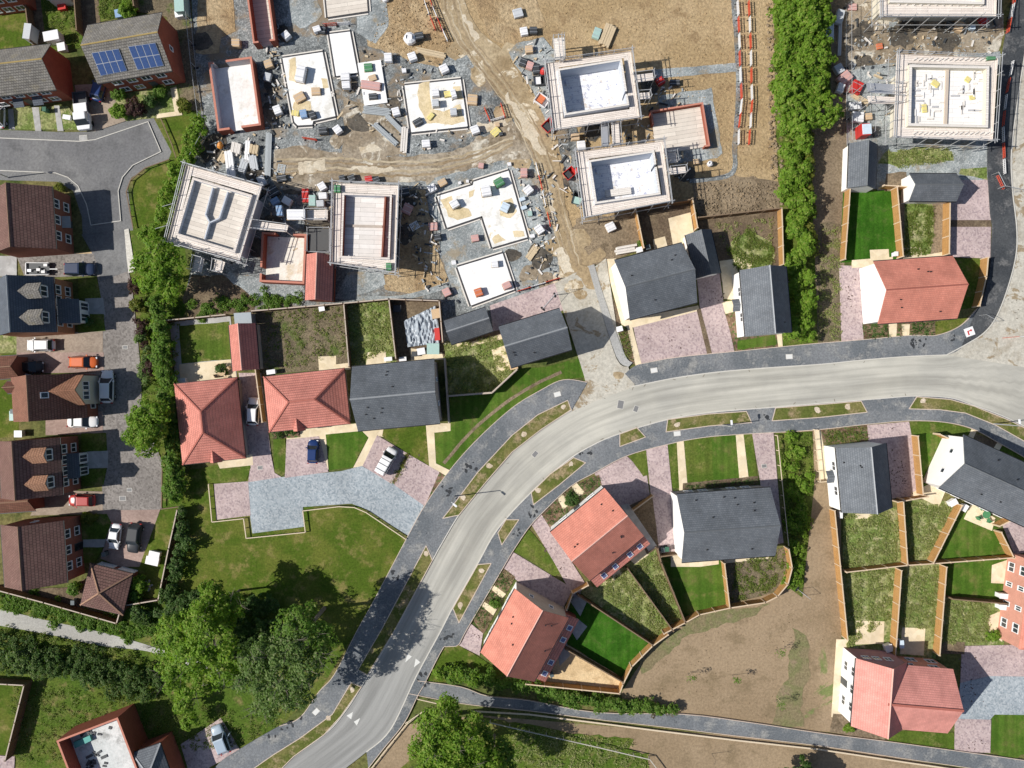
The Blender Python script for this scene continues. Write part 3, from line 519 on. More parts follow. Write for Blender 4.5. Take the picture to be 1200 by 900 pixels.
for pts in ([(541, 20), (546, 18), (562, 44), (558, 48)], [(590, 112), (596, 110), (612, 132), (626, 154), (640, 182), (630, 178), (614, 158), (606, 140)], [(560, 146), (590, 138), (596, 146), (572, 154), (545, 158)], [(640, 230), (644, 226), (656, 270), (650, 274)], [(648, 296), (660, 290), (672, 318), (662, 322)], [(404, 196), (440, 194), (470, 200), (440, 205)], [(348, 190), (380, 188), (384, 198), (352, 204)], [(420, 172), (440, 168), (446, 176), (424, 180)]): sheet('dried_slurry', rough(rough(pts, 1.6, 3), 1.2, 3), m_smear, z=.092 + random.random() * .006)
for x, y, r in [(680, 345, 6), (690, 330, 8), (672, 336, 8), (684, 320, 8), (725, 440, 5)]: blot('mud_spread', x, y, r, m_mud, .226)
# wheel ruts along the haul track
m_rut = ground('wheel_rut', (.26, .195, .12), (.33, .26, .17), None, .2, .5, 3, .25, .5, .06); m_crust = ground('pale_rut_crust', (.36, .29, .19), (.46, .39, .28), None, .2, .5, 3, .2, .4, .05)
TK = [(520, -40), (536, 30), (560, 66), (592, 108), (618, 150), (640, 200), (656, 256), (676, 320)]
for off, m, wd in ((-7, m_rut, .9), (-4, m_crust, .6), (3, m_rut, 1.0), (7, m_crust, .7), (10, m_rut, .6), (-10, m_crust, .5)):
    sheet('wheel_rut', rough(strip(curve([(x + off + random.uniform(-1.5, 1.5), y) for x, y in TK], 5), wd * 1.5, wd), 1.3, 4), m, z=.082 + random.random() * .006)
for off, m in ((-9, m_crust), (-4, m_rut), (2, m_crust), (7, m_rut)):
    sheet('wheel_rut', rough(strip(curve([(325, 196 + off), (400, 195 + off), (470, 199 + off), (540, 190 + off * .8), (600, 166 + off * .6)], 5), 1.4, 1.0), 1.4, 4), m, z=.082 + random.random() * .006)
# utility covers set in the paths
m_cover = plain('pale_cover', (.66, .66, .64), .6, .1, 6); m_iron = plain('iron_cover', (.2, .2, .2), .6, .2, 6)
# ------------------------------------------------------------------ buildings
r_red = tiles('salmon_roof_tiles', (.57, .215, .155), (.62, .245, .18), .33, .30, .85, None, .35, .75, .16)
r_redp = tiles('red_pantiles', (.56, .215, .17), (.61, .245, .195), .30, .40, .8, None, .7, .75, .4)
r_grey = tiles('slate_grey_tiles', (.122, .135, .152), (.155, .169, .186), .33, .30, .75, None, .4, .75, .22)
r_blue = tiles('blue_slates', (.085, .10, .125), (.11, .125, .15), .3, .3, .7, None, .4)
r_brown = tiles('brown_pantiles', (.165, .09, .076), (.20, .112, .095), .36, .40, .45, ((.25, .19, .14), .3), 1.0)
r_brownr = tiles('russet_tiles', (.22, .10, .07), (.27, .13, .09), .30, .36, .4, ((.30, .2, .12), .3), 1.0)
r_tan = tiles('weathered_tiles', (.215, .20, .18), (.30, .28, .25), .33, .34, .4, ((.33, .28, .16), .5), .9)
def wallm(name, c1, c2):
    t = NT(name); br = t.n('ShaderNodeTexBrick'); t.l(t.co('UV'), br.inputs['Vector'])
    br.inputs['Color1'].default_value = (*c1, 1); br.inputs['Color2'].default_value = (*c2, 1); br.inputs['Mortar'].default_value = (*sc(c1, 1.3), 1)
    br.inputs['Scale'].default_value = 1; br.inputs['Brick Width'].default_value = .225; br.inputs['Row Height'].default_value = .075; br.inputs['Mortar Size'].default_value = .006
    n = t.noise(.8, 5, .6); return t.done(t.mix(1.0, br.outputs['Color'], t.math('ADD', t.math('MULTIPLY', n, .5), .75), 'MULTIPLY'), .9, .15)
w_red = wallm('red_brick', (.24, .07, .045), (.30, .095, .06)); w_org = wallm('orange_brick', (.36, .16, .085), (.42, .20, .11)); w_sal = wallm('salmon_brick', (.50, .24, .18), (.56, .29, .215))
w_brown = wallm('brown_brick', (.22, .085, .06), (.28, .115, .08)); w_buff = wallm('buff_brick', (.40, .34, .29), (.47, .41, .35)); w_white = plain('white_render', (.84, .83, .80), .9, .05, 1.5, 0, .15)
w_greyr = plain('grey_render', (.30, .285, .28), .9, .08, 1.5, 0, .15); w_cream = plain('cream_render', (.62, .58, .48), .9, .06, 1.5, 0, .15); w_block = plain('grey_blocks', (.42, .43, .44), .9, .15, 3, 0, .1); w_lbl = plain('light_blocks', (.52, .55, .60), .9, .12, 3, 0, .1)
m_wht = plain('white_upvc', (.80, .80, .80), .4, .03); m_glass = plain('window_glass', (.035, .045, .055), .08, .1, 1, 0, .6); m_blk = plain('black_plastic', (.02, .02, .022), .5, .1); m_dgrey = plain('dark_grey_paint', (.08, .085, .09), .5, .1)
m_ridge_g = plain('grey_ridge_tile', (.13, .14, .15), .8, .15); m_ridge_r = plain('red_ridge_tile', (.36, .12, .09), .8, .15); m_ridge_o = plain('mossy_ridge_tile', (.45, .33, .13), .85, .25, 4); m_ridge_b = plain('brown_ridge_tile', (.30, .18, .12), .85, .2); m_ridge_w = plain('pale_ridge_tile', (.32, .335, .35), .85, .2); m_ridge_p = plain('pale_red_ridge', (.62, .36, .30), .8, .15)
class House: pass
def fit(px, z):
    W = [P(x, y, z).xy for x, y in px]; h = House()
    h.c = sum(W, Vector((0, 0))) / 4
    h.u = ((W[1] - W[0]) + (W[2] - W[3])).normalized(); v = Vector((-h.u.y, h.u.x))
    if (W[3] - W[0]).dot(v) < 0: v = -v
    h.v = v
    h.a = ((W[1] - W[0]).dot(h.u) + (W[2] - W[3]).dot(h.u)) / 4; h.b = ((W[3] - W[0]).dot(v) + (W[2] - W[1]).dot(v)) / 4
    h.L = lambda s, t, z: Vector((*(h.c + h.u * s + h.v * t), z))
    h.side = {'A': (-h.v, h.u), 'C': (h.v, -h.u), 'B': (h.u, h.v), 'D': (-h.u, -h.v)}
    return h
def window(par, pos, right, n, w, h, mull=1, fm=None, name='window'):
    """frame + one pane mesh, standing 6 cm proud of the wall"""
    r = Vector((*right, 0)); nn = Vector((*n, 0)); z = Vector((0, 0, 1)); mb = MB()
    def bx(x0, x1, z0, z1, d0=-.02, d1=.07): 
        q = [pos + r * a + z * b + nn * d1 for a, b in ((x0, z0), (x1, z0), (x1, z1), (x0, z1))]; mb.slab(q, nn, d1 - d0)
    fw = .09; W, Hh = w / 2, h / 2
    bx(-W, W, -Hh - .06, -Hh + fw, -.02, .12); bx(-W, W, Hh - fw, Hh); bx(-W, -W + fw, -Hh + fw, Hh - fw); bx(W - fw, W, -Hh + fw, Hh - fw)
    for k in range(mull): x = -W + w * (k + 1) / (mull + 1); bx(x - .045, x + .045, -Hh + fw, Hh - fw)
    f = mb.build(name, fm or m_wht, par)
    MB().slab([pos + r * a + z * b + nn * .03 for a, b in ((-W + fw, -Hh + fw), (W - fw, -Hh + fw), (W - fw, Hh - fw), (-W + fw, Hh - fw))], nn, .02).build('pane', m_glass, f)
    return f
def door(par, pos, right, n, m, w=.95, h=2.05):
    r = Vector((*right, 0)); nn = Vector((*n, 0)); z = Vector((0, 0, 1)); mb = MB()
    mb.slab([pos + r * a + z * b + nn * .06 for a, b in ((-w / 2, 0), (w / 2, 0), (w / 2, h), (-w / 2, h))], nn, .08)
    d = mb.build('door', m, par); MB().slab([pos + r * a + z * b + nn * .10 for a, b in ((w * .28, .95), (w * .38, .95), (w * .38, 1.1), (w * .28, 1.1))], nn, .04).build('handle', m_dgrey, d)
    return d
def place_win(h, par, side, f, zc, w, hh, mull=1, inset=0):
    n, r = h.side[side]
    if side in 'AC': s = f * h.wa; t = -h.wb if side == 'A' else h.wb
    else: t = f * h.wb; s = h.wa if side == 'B' else -h.wa
    return window(par, h.L(s, t, zc), r, n, w, hh, mull)
def canopy(h, side, f, m):
    n, r = h.side[side]; p = h.L(f * h.wa, -h.wb if side == 'A' else h.wb, 2.45); n3, r3 = Vector((*n, 0)), Vector((*r, 0)); z = Vector((0, 0, 1)); c = None
    for sg in (-1, 1): c = MB().slab([p + r3 * sg * .85, p + n3 * 1.0 + r3 * sg * .85, p + n3 * 1.0 + z * .5, p + z * .5], r3 * sg * .5 + z * .85, .08).build('porch_canopy', m, h.root)
def facing(h, side):
    n, _ = h.side[side]; d = -h.c; return n.dot(d.normalized()) > .12
def gable(name, label, cat, px, ze, zr, wm, rm, rgm=None, group=None, ov=.32, vg=.10, rows=None, nwin=3, gwin=0, vents=0, front=None, dcol=None, fascia=True, gm=None, mid=.0):
    h = fit(px, ze); h.ze, h.zr = ze, zr; h.wa, h.wb = h.a - vg, h.b - ov
    rt = root(name, (h.c.x, h.c.y, 0), label, cat, group); h.root = rt; L = h.L
    slope = (zr - ze) / (h.b - mid if mid else h.b); wz = ze + ov * (zr - ze) / h.b - .02; wr = zr - .02; a, b = h.wa, h.wb
    m0 = mid
    mb = MB()
    for t in (-b, b):
        q = [L(-a, t, -.1), L(a, t, -.1), L(a, t, wz), L(-a, t, wz)]; mb.poly(q if t < 0 else q[::-1])
    for s in (-a, a):
        q = [L(s, -b, -.1), L(s, b, -.1), L(s, b, wz), L(s, m0, wr), L(s, -b, wz)]; mb.poly(q)
    mb.poly([L(-a, -b, wz), L(a, -b, wz), L(a, m0, wr), L(-a, m0, wr)]); mb.poly([L(-a, b, wz), L(a, b, wz), L(a, m0, wr), L(-a, m0, wr)])
    h.wall = mb.build('wall', wm, rt)
    if gm:
        for s, sg in ((-a, -1), (a, 1)):
            if gm[1] in ('both', 'D' if s < 0 else 'B'):
                MB().poly([L(s + sg * .012, -b, 0), L(s + sg * .012, b, 0), L(s + sg * .012, b, wz - .01), L(s + sg * .012, m0, wr - .02), L(s + sg * .012, -b, wz - .01)]).build('gable_wall', gm[0], rt)
    mb = MB(); A = h.a
    for sg in (-1, 1):
        n = Vector((*(h.v * sg * (zr - ze)), h.b))
        q = [L(-A, sg * h.b, ze + .06), L(A, sg * h.b, ze + .06), L(A, m0, zr + .06), L(-A, m0, zr + .06)]
        mb.slab(q, n, .13)
    h.roof = mb.build('roof', rm, rt)
    d = 0.10; mb = MB(); k = (zr - ze) / h.b
    for sg in (-1, 1): mb.slab([L(-A - .02, m0 + sg * d, zr + .10 - d * k), L(A + .02, m0 + sg * d, zr + .10 - d * k), L(A + .02, m0, zr + .13), L(-A - .02, m0, zr + .13)], Vector((*(h.v * sg * (zr - ze)), h.b)), .05)
    mb.build('ridge', rgm or rm, h.roof)
    for k in range(vents):
        sg = random.choice((-1, 1)); f = random.uniform(.25, .85); s = random.uniform(-.8, .8) * A; t = sg * h.b * f; z = zr - (zr - ze) * f + .08
        MB().obox(L(s, t, 0).xy, h.u, h.v, .09, .08, z, z + .15).build('roof_vent', m_blk, h.roof)
    if fascia:
        for sg in (-1, 1): MB().bar(L(-A, sg * (h.b + .05), ze - .03), L(A, sg * (h.b + .05), ze - .03), .11, .1).build('gutter', m_blk if fascia is True else fascia, rt)
    for side in 'ABCD':
        if not (facing(h, side) or side == front): continue
        if side in 'AC':
            for zc in (rows or ((1.35, 3.65) if ze > 4 else ())):
                for k in range(nwin):
                    f = -.8 + 1.6 * (k + .5) / nwin
                    if side == front and zc < 2 and k == nwin // 2: door(rt, L(f * a, -b if side == 'A' else b, .05), h.side[side][1], h.side[side][0], dcol or m_dgrey); continue
                    place_win(h, rt, side, f, zc, 1.25, 1.15, 1)
        elif gwin:
            for k in range(gwin): place_win(h, rt, side, -.4 + .8 * k / max(1, gwin - 1) if gwin > 1 else 0.1, 3.7, .7, .95, 0)
    return h
def hip(name, label, cat, px, ze, zr, ridge, wm, rm, rgm, group=None, ov=.35, along=True):
    """hipped roof; ridge = half length of the ridge along AB (0 = pyramid)"""
    h = fit(px, ze); h.ze, h.zr = ze, zr; h.wa, h.wb = h.a - ov, h.b - ov
    rt = root(name, (h.c.x, h.c.y, 0), label, cat, group); h.root = rt; L = h.L
    h.wall = MB().prism([tuple(L(s * h.wa, t * h.wb, 0).xy) for s, t in ((-1, -1), (1, -1), (1, 1), (-1, 1))], -.1, ze + .04).build('wall', wm, rt)
    e = [L(s * h.a, t * h.b, ze + .05) for s, t in ((-1, -1), (1, -1), (1, 1), (-1, 1))]; r0, r1 = L(-ridge, 0, zr), L(ridge, 0, zr)
    mb = MB()
    for q in ([e[0], e[1], r1, r0], [e[1], e[2], r1], [e[2], e[3], r0, r1], [e[3], e[0], r0]): mb.poly(q)
    mb.prism([tuple(p.xy) for p in e], ze - .1, ze + .045, True)
    h.roof = mb.build('roof', rm, rt)
    mb = MB()
    for p, q in ((e[0], r0), (e[3], r0), (e[1], r1), (e[2], r1)) + (((r0, r1),) if ridge > .1 else ()):
        mb.bar(p + Vector((0, 0, .0)), q + Vector((0, 0, .02)), .2, .1)
    mb.build('ridge', rgm, h.roof)
    MB().prism([tuple((h.c + h.u * s * (h.a + .06) + h.v * t * (h.b + .06))) for s, t in ((-1, -1), (1, -1), (1, 1), (-1, 1))], ze - .12, ze - .03, True).build('gutter', m_blk, rt)
    return h
def rooflight(h, sgn, f, s, w=.5, l=.6, m=None):
    """small box on the slope: f 0 ridge..1 eave"""
    t = sgn * h.b * f; z = h.zr - (h.zr - h.ze) * f; n = Vector((*(h.v * sgn * (h.zr - h.ze)), h.b)).normalized()
    dn = Vector((*(h.v * sgn * h.b), -(h.zr - h.ze))).normalized(); u = Vector((*h.u, 0)); c = h.L(s, t, z + .06)
    q = [c + u * i * w + dn * j * l + n * .12 for i, j in ((-1, -1), (1, -1), (1, 1), (-1, 1))]
    fr = MB().slab(q, n, .14).build('rooflight', m or m_wht, h.roof)
    MB().slab([c + u * i * w * .75 + dn * j * l * .75 + n * .135 for i, j in ((-1, -1), (1, -1), (1, 1), (-1, 1))], n, .015).build('pane', m_glass, h.roof)
def dormer(h, sgn, s, f0, w, hh, rm, fm=None, ln=2.4):
    """gabled dormer standing on slope side sgn at along-ridge s"""
    k = (h.zr - h.ze) / h.b; L = h.L; t1 = sgn * h.b * f0; zb = h.zr - (h.zr - h.ze) * f0 - .05; zt = zb + hh; zp = zt + w * .75
    tb = lambda z: sgn * max(0.05, (h.zr - z) / k)
    par = h.root; mb = MB()
    mb.poly([L(s - w, t1, zb), L(s + w, t1, zb), L(s + w, t1, zt), L(s, t1, zp), L(s - w, t1, zt)])
    for d in (-w, w): mb.poly([L(s + d, t1, zb), L(s + d, t1, zt), L(s + d, tb(zt), zt)])
    c = mb.build('dormer', m_ridge_w if fm is None else fm, par)
    mb = MB(); o = .16; t0 = t1 + sgn * .2
    for d in (-1, 1):
        e = s + d * (w + o); ez = zt - o * .75
        mb.slab([L(e, t0, ez + .05), L(s, t0, zp + .05), L(s, tb(zp), zp + .05), L(e, tb(ez), ez + .05)], Vector((*(h.u * d * .75), 1)), .09)
    mb.build('dormer_roof', rm, c)
    n = h.v * sgn; window(par, L(s, t1, zb + hh * .52), -h.u if sgn > 0 else h.u, n, w * 1.7, hh * .85, 1)
r_pinkr = tiles('pinkish_roof_tiles', (.60, .255, .215), (.65, .285, .24), .33, .30, .85, None, .35, .75, .16)
# ---- the new estate: grey roofed houses
GH = 'grey roofed houses of the new estate'
h = gable('house', 'large house with grey roof and pale ridge, standing right of the hipped red bungalows', 'house', [(410, 430), (508, 421), (517, 496), (422, 505)], 4.7, 8.0, w_greyr, r_grey, m_ridge_w, vents=8, gwin=2, front='C')
h = gable('house', 'small house with grey tiled roof on the corner west of the pale haul road', 'house', [(584, 383), (656, 361), (670, 410), (599, 431)], 4.6, 7.4, w_buff, r_grey, m_ridge_w, vents=3, front='C')
h = gable('house', 'grey roofed house with white gable beside the haul road, broad pink drive in front', 'house', [(721, 305), (800, 284), (816, 355), (737, 375)], 4.7, 7.9, w_buff, r_grey, m_ridge_g, vents=4, front='C', gm=(w_white, 'D'))
h = gable('house', 'grey roofed house with white windowed front, the long hedge on its right', 'house', [(921, 311), (928, 390), (873, 394), (867, 318)], 4.8, 7.7, w_white, r_grey, m_ridge_w, vents=1, front='C', nwin=2, rows=(2.9,)); canopy(h, 'C', -.0, r_grey)
h = gable('house', 'wide grey roofed house with two cream paths and a lawn in front', 'house', [(792.4, 579), (901, 571), (910, 651), (799.4, 659)], 4.8, 7.9, w_greyr, r_grey, m_ridge_g, vents=9, front='A', gm=(w_white, 'D'), nwin=5)
h = gable('house', 'narrow grey roofed house with white front beside the drive with muddy marks', 'house', [(1038, 519), (1045.6, 595), (986, 601), (979.4, 525)], 4.8, 7.9, w_white, r_grey, m_ridge_w, vents=3, front='C', nwin=2, rows=(2.9,)); canopy(h, 'C', -.05, r_grey)
h = gable('house', 'long grey roofed house with big white gable, running out of the right edge', 'house', [(1130, 510), (1240, 560), (1208, 621), (1099, 571)], 4.8, 8.0, w_white, r_grey, m_ridge_g, vents=4, gwin=2, nwin=5)
# grey garages
gable('garage', 'grey roofed garage set beside the small grey corner house', 'garage', [(520, 376), (569, 360), (578, 388), (529, 404)], 2.4, 4.3, w_buff, r_grey, m_ridge_w, ov=.2, rows=())
gable('garage', 'grey roofed garage at the back corner of the house with the broad pink drive', 'garage', [(833, 268), (844.5, 320), (815, 327), (803, 276)], 2.4, 4.2, w_white, r_grey, m_ridge_g, ov=.2, rows=())
gable('garage', 'grey roofed garage at the top end of the vivid green artificial lawn', 'garage', [(1028, 169), (1026, 220), (993, 222), (995, 168)], 2.5, 4.2, w_white, r_grey, m_ridge_g, ov=.2, rows=())
gable('garage', 'grey roofed garage with white gable lying crosswise behind the weedy strip garden', 'garage', [(1066, 203), (1122, 204), (1120, 236), (1065, 236)], 2.5, 4.2, w_white, r_grey, m_ridge_g, ov=.2, rows=())
# salmon houses
gable('house', 'salmon red roofed house with large blank white gable beside the road bend', 'house', [(1024, 307), (1117, 299), (1121, 374), (1028, 379)], 4.6, 7.7, w_white, r_red, m_ridge_r, vents=6, front='C', nwin=3)
def leanto(h, sgn, out, z1, z0, rm, wm, wins):
    L = h.L; t0, t1 = sgn * h.wb, sgn * (h.wb + out); a = h.wa - .1
    c = MB().prism([tuple(L(s, t, 0).xy) for s, t in ((-a, t0), (a, t0), (a, t1 - sgn * .15), (-a, t1 - sgn * .15))], -.1, z0 - .02).build('extension', wm, h.root)
    n = Vector((*(h.v * sgn * (z1 - z0)), out)); q = [L(-h.a, t1 + sgn * .1, z0), L(h.a, t1 + sgn * .1, z0), L(h.a, t0, z1), L(-h.a, t0, z1)]
    MB().slab(q, n, .12).build('extension_roof', rm, c)
    dn = Vector((*(h.v * sgn * out), z0 - z1)).normalized(); u = Vector((*h.u, 0)); nn = n.normalized()
    for f in wins:
        cc = L(f * h.a, (t0 * .32 + t1 * .68), z1 * .32 + z0 * .68)
        w = MB().slab([cc + u * i * .38 + dn * j * .42 + nn * .12 for i, j in ((-1, -1), (1, -1), (1, 1), (-1, 1))], nn, .15).build('rooflight', m_wht, h.root)
        MB().slab([cc + u * i * .28 + dn * j * .32 + nn * .135 for i, j in ((-1, -1), (1, -1), (1, 1), (-1, 1))], nn, .02).build('pane', m_skyl, w)
m_skyl = plain('skylight_glass', (.12, .13, .26), .1, .1, 1, 0, .6)
h = gable('house', 'salmon roofed house with white front, upper of the two along the bend', 'house', [(644, 624), (708, 572), (755, 628), (692, 680)], 4.8, 7.9, w_buff, r_red, m_ridge_p, vents=7, front='A'); leanto(h, 1, 2.1, 3.6, 2.7, r_redp, w_red, (-.62, -.2, .35, .72))
for f in (-.9, ): pass
hw = MB(); 
def facewall(h, side, m):
    n, r = h.side[side]; t = (-h.wb if side == 'A' else h.wb); s = .015 * (-1 if side == 'A' else 1); zt = h.ze + .05
    MB().poly([h.L(-h.wa, t + s, 0), h.L(h.wa, t + s, 0), h.L(h.wa, t + s, zt), h.L(-h.wa, t + s, zt)]).build('front_wall', m, h.root)
facewall(h, 'A', w_white)
h = gable('house', 'salmon roofed house with beige brick gable, beside the golden gravel garden', 'house', [(561, 766), (603, 692), (667, 722), (628, 797)], 4.8, 8.2, w_buff, r_red, m_ridge_p, vents=6, front='A', gwin=2); leanto(h, 1, 2.0, 3.6, 2.7, r_redp, w_red, (-.78, -.42, .3, .68)); facewall(h, 'A', w_white)
# corner red house: two wings
h = gable('house', 'large L shaped salmon red house with white front at the end of the path', 'house', [(1003, 770), (997, 850), (1057, 856), (1063, 777)], 4.7, 8.0, w_sal, r_pinkr, m_ridge_p, front='A', ov=.3); facewall(h, 'A', w_white); rt = h.root
MB().poly([h.L(-h.wa - .015, -h.wb, 0), h.L(-h.wa - .015, h.wb, 0), h.L(-h.wa - .015, h.wb, h.ze), h.L(-h.wa - .015, 0, h.zr - .1), h.L(-h.wa - .015, -h.wb, h.ze)]).build('gable_wall', plain('mauve_render', (.36, .2, .22), .9, .06, 2), rt)
for f in (-.55, -.1, .4): window(rt, h.L(-h.wa - .02, f * h.wb, 4.0 if f else 3.2), -h.v, -h.u, 1.0, 1.1, 1)
h2 = fit([(1064, 779), (1117, 784), (1110, 859), (1057, 855)], 4.7); L = h2.L; zr2 = 7.8; ex = 4.4
mb = MB(); a0, a1, b = -h2.a - ex * .5, h2.a - .1, h2.b - .3
for t in (-b, b): mb.poly([L(a0, t, -.1), L(a1, t, -.1), L(a1, t, 4.95), L(a0, t, 4.95)])
mb.poly([L(a1, -b, -.1), L(a1, b, -.1), L(a1, b, 4.95), L(a1, 0, zr2 - .05), L(a1, -b, 4.95)]); mb.build('wing_wall', w_sal, rt)
mb = MB()
for sg in (-1, 1):
    q = [L(-h2.a, sg * h2.b, 4.76), L(h2.a, sg * h2.b, 4.76), L(h2.a, 0, zr2 + .06), L(-h2.a - ex * .86, 0, zr2 + .06)]; mb.slab(q, Vector((*(h2.v * sg * (zr2 - 4.7)), h2.b)), .13)
wr = mb.build('wing_roof', r_pinkr, rt); MB().bar(L(-h2.a - ex * .86, 0, zr2 + .1), L(h2.a, 0, zr2 + .1), .3, .08).build('ridge', m_ridge_r, wr)
for s, zc in ((-.75, 3.8), (.35, 3.8), (-.3, 1.4), (.6, 1.4)): window(rt, L(s * h2.a, -b, zc), h2.u, -h2.v, 1.3, 1.15, 1)
# salmon brick house at the right edge
x = fit([(1204, 655), (1300, 668), (1292, 774), (1196, 761)], 4.9); rt = root('house', (x.c.x, x.c.y, 0), 'salmon brick house with white windows cut by the right edge of the frame', 'house'); L = x.L
x.wa, x.wb = x.a - .1, x.b - .1; MB().prism([tuple(L(s * x.wa, t * x.wb, 0).xy) for s, t in ((-1, -1), (1, -1), (1, 1), (-1, 1))], -.1, 5.0).build('wall', w_sal, rt)
mb = MB(); e = [L(s * x.a, t * x.b, 5.0) for s, t in ((-1, -1), (1, -1), (1, 1), (-1, 1))]; r0, r1 = L(0, -x.b * .4, 8), L(0, x.b * .4, 8)
for q in ([e[0], e[1], r0], [e[1], e[2], r1, r0], [e[2], e[3], r1], [e[3], e[0], r0, r1]): mb.poly(q)
mb.build('roof', r_red, rt)
for f in (-.7, -.3, .15, .6):
    for zc in (1.3, 3.8): window(rt, L(-x.wa, f * x.wb, zc), -x.v, -x.u, 1.3 if abs(f) > .4 else .7, 1.2, 1)
# red hipped bungalows
h = hip('bungalow', 'hipped red tiled bungalow next to the hedge, leftmost of the pair', 'bungalow', [(204, 449), (214, 545.6), (288, 536), (278, 443)], 2.5, 5.4, 1.4, w_greyr, r_redp, m_ridge_r)
h3 = hip('bungalow', 'hipped red tiled bungalow between the white parked car and the big grey house', 'bungalow', [(308, 441), (403, 432), (411, 496), (316, 507)], 2.5, 5.2, 1.75, w_buff, r_redp, m_ridge_r)
def gablet(hh, px, py, rm):
    p = P(px, py, 2.9); n = Vector((hh.v.x, hh.v.y, 0)) if abs(hh.v.y) > .7 else Vector((hh.u.x, hh.u.y, 0))
    if n.y > 0: n = -n
    r = Vector((-n.y, n.x, 0)); f = p + n * .5; bk = p - n * 2.4; mb = MB()
    for sg in (-1, 1): mb.slab([f + r * sg * .85 + Vector((0, 0, -.35)), f + Vector((0, 0, .75)), bk + Vector((0, 0, .75)), bk + r * sg * .85 + Vector((0, 0, -.35))], r * sg * 1.1 + Vector((0, 0, .85)), .1)
    mb.build('porch_roof', rm, hh.root); f2 = f - n * .12
    MB().poly([f2 + r * .75 + Vector((0, 0, -.4)), f2 - r * .75 + Vector((0, 0, -.4)), f2 + Vector((0, 0, .6))]).build('porch_gable', w_white, hh.root)
    q = f2 - n * .3; q.z = 0.05; door(hh.root, q + n * .05, (r.x, r.y), (n.x, n.y), m_dgrey); MB().obox((q - n * .4).xy, r, n, .8, .5, -.1, 2.5).build('porch_wall', w_buff, hh.root)
gablet(h, 252, 538, r_redp); gablet(h3, 350, 501, r_redp)
h = gable('garage', 'red tiled garage beside the small lawn garden with a grey lean-to at its end', 'garage', [(300, 379), (304, 433), (273, 435), (268, 381)], 2.4, 4.1, w_buff, r_redp, m_ridge_p, ov=.2, rows=())
s_ = root('shed', P(285, 373, 0), 'flat grey roofed shed tucked against the end of the red garage', 'shed'); f = fit([(274, 367), (294, 366), (295, 379), (275, 380)], 2.2)
MB().prism([tuple(f.L(i * (f.a - .1), j * (f.b - .1), 0).xy) for i, j in ((-1, -1), (1, -1), (1, 1), (-1, 1))], -.1, 2.1).build('wall', w_greyr, s_); MB().slab([f.L(-f.a, -f.b, 2.3), f.L(f.a, -f.b, 2.3), f.L(f.a, f.b, 2.1), f.L(-f.a, f.b, 2.1)], (0, 0, 1), .08).build('roof', plain('felt_roof', (.36, .40, .42), .9), s_)
gable('garage', 'red tiled garage standing on the building site beside the scaffolded brick shell', 'garage', [(391, 299), (390, 353), (357, 352), (360, 298)], 2.5, 4.3, w_red, r_redp, m_ridge_p, ov=.2, rows=())
# ---- old estate on the left
h = gable('house', 'brick terrace with weathered tan roof and small slate porches at the top left', 'house', [(-40, 63), (59, 52), (67, 105), (-32, 117)], 4.6, 7.3, w_red, r_tan, m_ridge_o, nwin=5, front='C')
for s in (-.15, .32): MB().slab([h.L(s * h.a + i, h.wb + j, 2.6 if j < .5 else 2.3) for i, j in ((-.7, 0), (.7, 0), (.7, 1.1), (-.7, 1.1))], (0, 0, 1), .1).build('porch_roof', r_blue, h.root)
h = gable('house', 'brick house with weathered roof carrying two solar panel arrays', 'house', [(100, 31), (191, 14), (201, 84), (117, 97)], 4.9, 7.8, w_red, r_tan, m_ridge_o, nwin=4, front='C', gwin=1)
m_sol = NT('solar_cell')
br = m_sol.n('ShaderNodeTexBrick'); m_sol.l(m_sol.co('UV'), br.inputs['Vector']); br.offset = 0
for k_, v_ in (('Color1', (.035, .075, .20, 1)), ('Color2', (.045, .09, .24, 1)), ('Mortar', (.10, .14, .26, 1)), ('Scale', 1), ('Brick Width', .16), ('Row Height', .16), ('Mortar Size', .008)): br.inputs[k_].default_value = v_
m_sol = m_sol.done(br.outputs[0], .25, .5)
m_alu = plain('aluminium', (.62, .63, .65), .35, .05, 2, .6)
for arr, c0 in enumerate([[(107, 62), (139, 57), (149, 83), (118, 89)], [(150, 54.5), (182, 50), (192, 77), (161, 82)]]):
    zq = [7.0, 7.0, 5.4, 5.4]; q = []
    kk = (h.zr - h.ze) / h.b
    for x_, y_ in c0:
        p = None; z = 6.2
        for it in range(6):
            p = P(x_, y_, z); t = (p.xy - h.c).dot(h.v); z = h.zr - abs(t) * kk + .2
        q.append(p)
    n = Vector((*(h.v * (h.zr - h.ze)), h.b)).normalized(); ar = MB().slab(q, n, .05).build('solar_array', m_alu, h.root)
    for i in range(4):
        for j in range(2):
            f = lambda u, v: (q[0].lerp(q[1], u)).lerp(q[3].lerp(q[2], u), v) + n * .03
            g_ = .018; u0, u1, v0, v1 = i / 4 + g_, (i + 1) / 4 - g_, j / 2 + g_, (j + 1) / 2 - g_
            MB().slab([f(u0, v0), f(u1, v0), f(u1, v1), f(u0, v1)], n, .04).build('solar_panel', m_sol, ar)
h = gable('house', 'brown pantiled brick house by the junction of the old estate road', 'house', [(61, 218), (66, 291), (-7, 297), (-12, 224)], 4.9, 8.0, w_brown, r_brown, m_ridge_b, nwin=3, front='A'); MB().slab([h.L(.02 * h.a + i, -h.wb - j, 2.6 if j < .5 else 2.3) for i, j in ((-.8, 0), (.8, 0), (.8, 1.0), (-.8, 1.0))], (0, 0, 1), .1).build('porch_roof', m_ridge_w, h.root)
h = gable('house', 'house with blue slate roof, two grey gabled dormers and a slate roofed double porch', 'house', [(63, 324), (67, 389), (-3, 394), (-7, 329)], 5.0, 8.6, w_org, r_blue, m_ridge_w, nwin=4, rows=(3.7, 1.4))
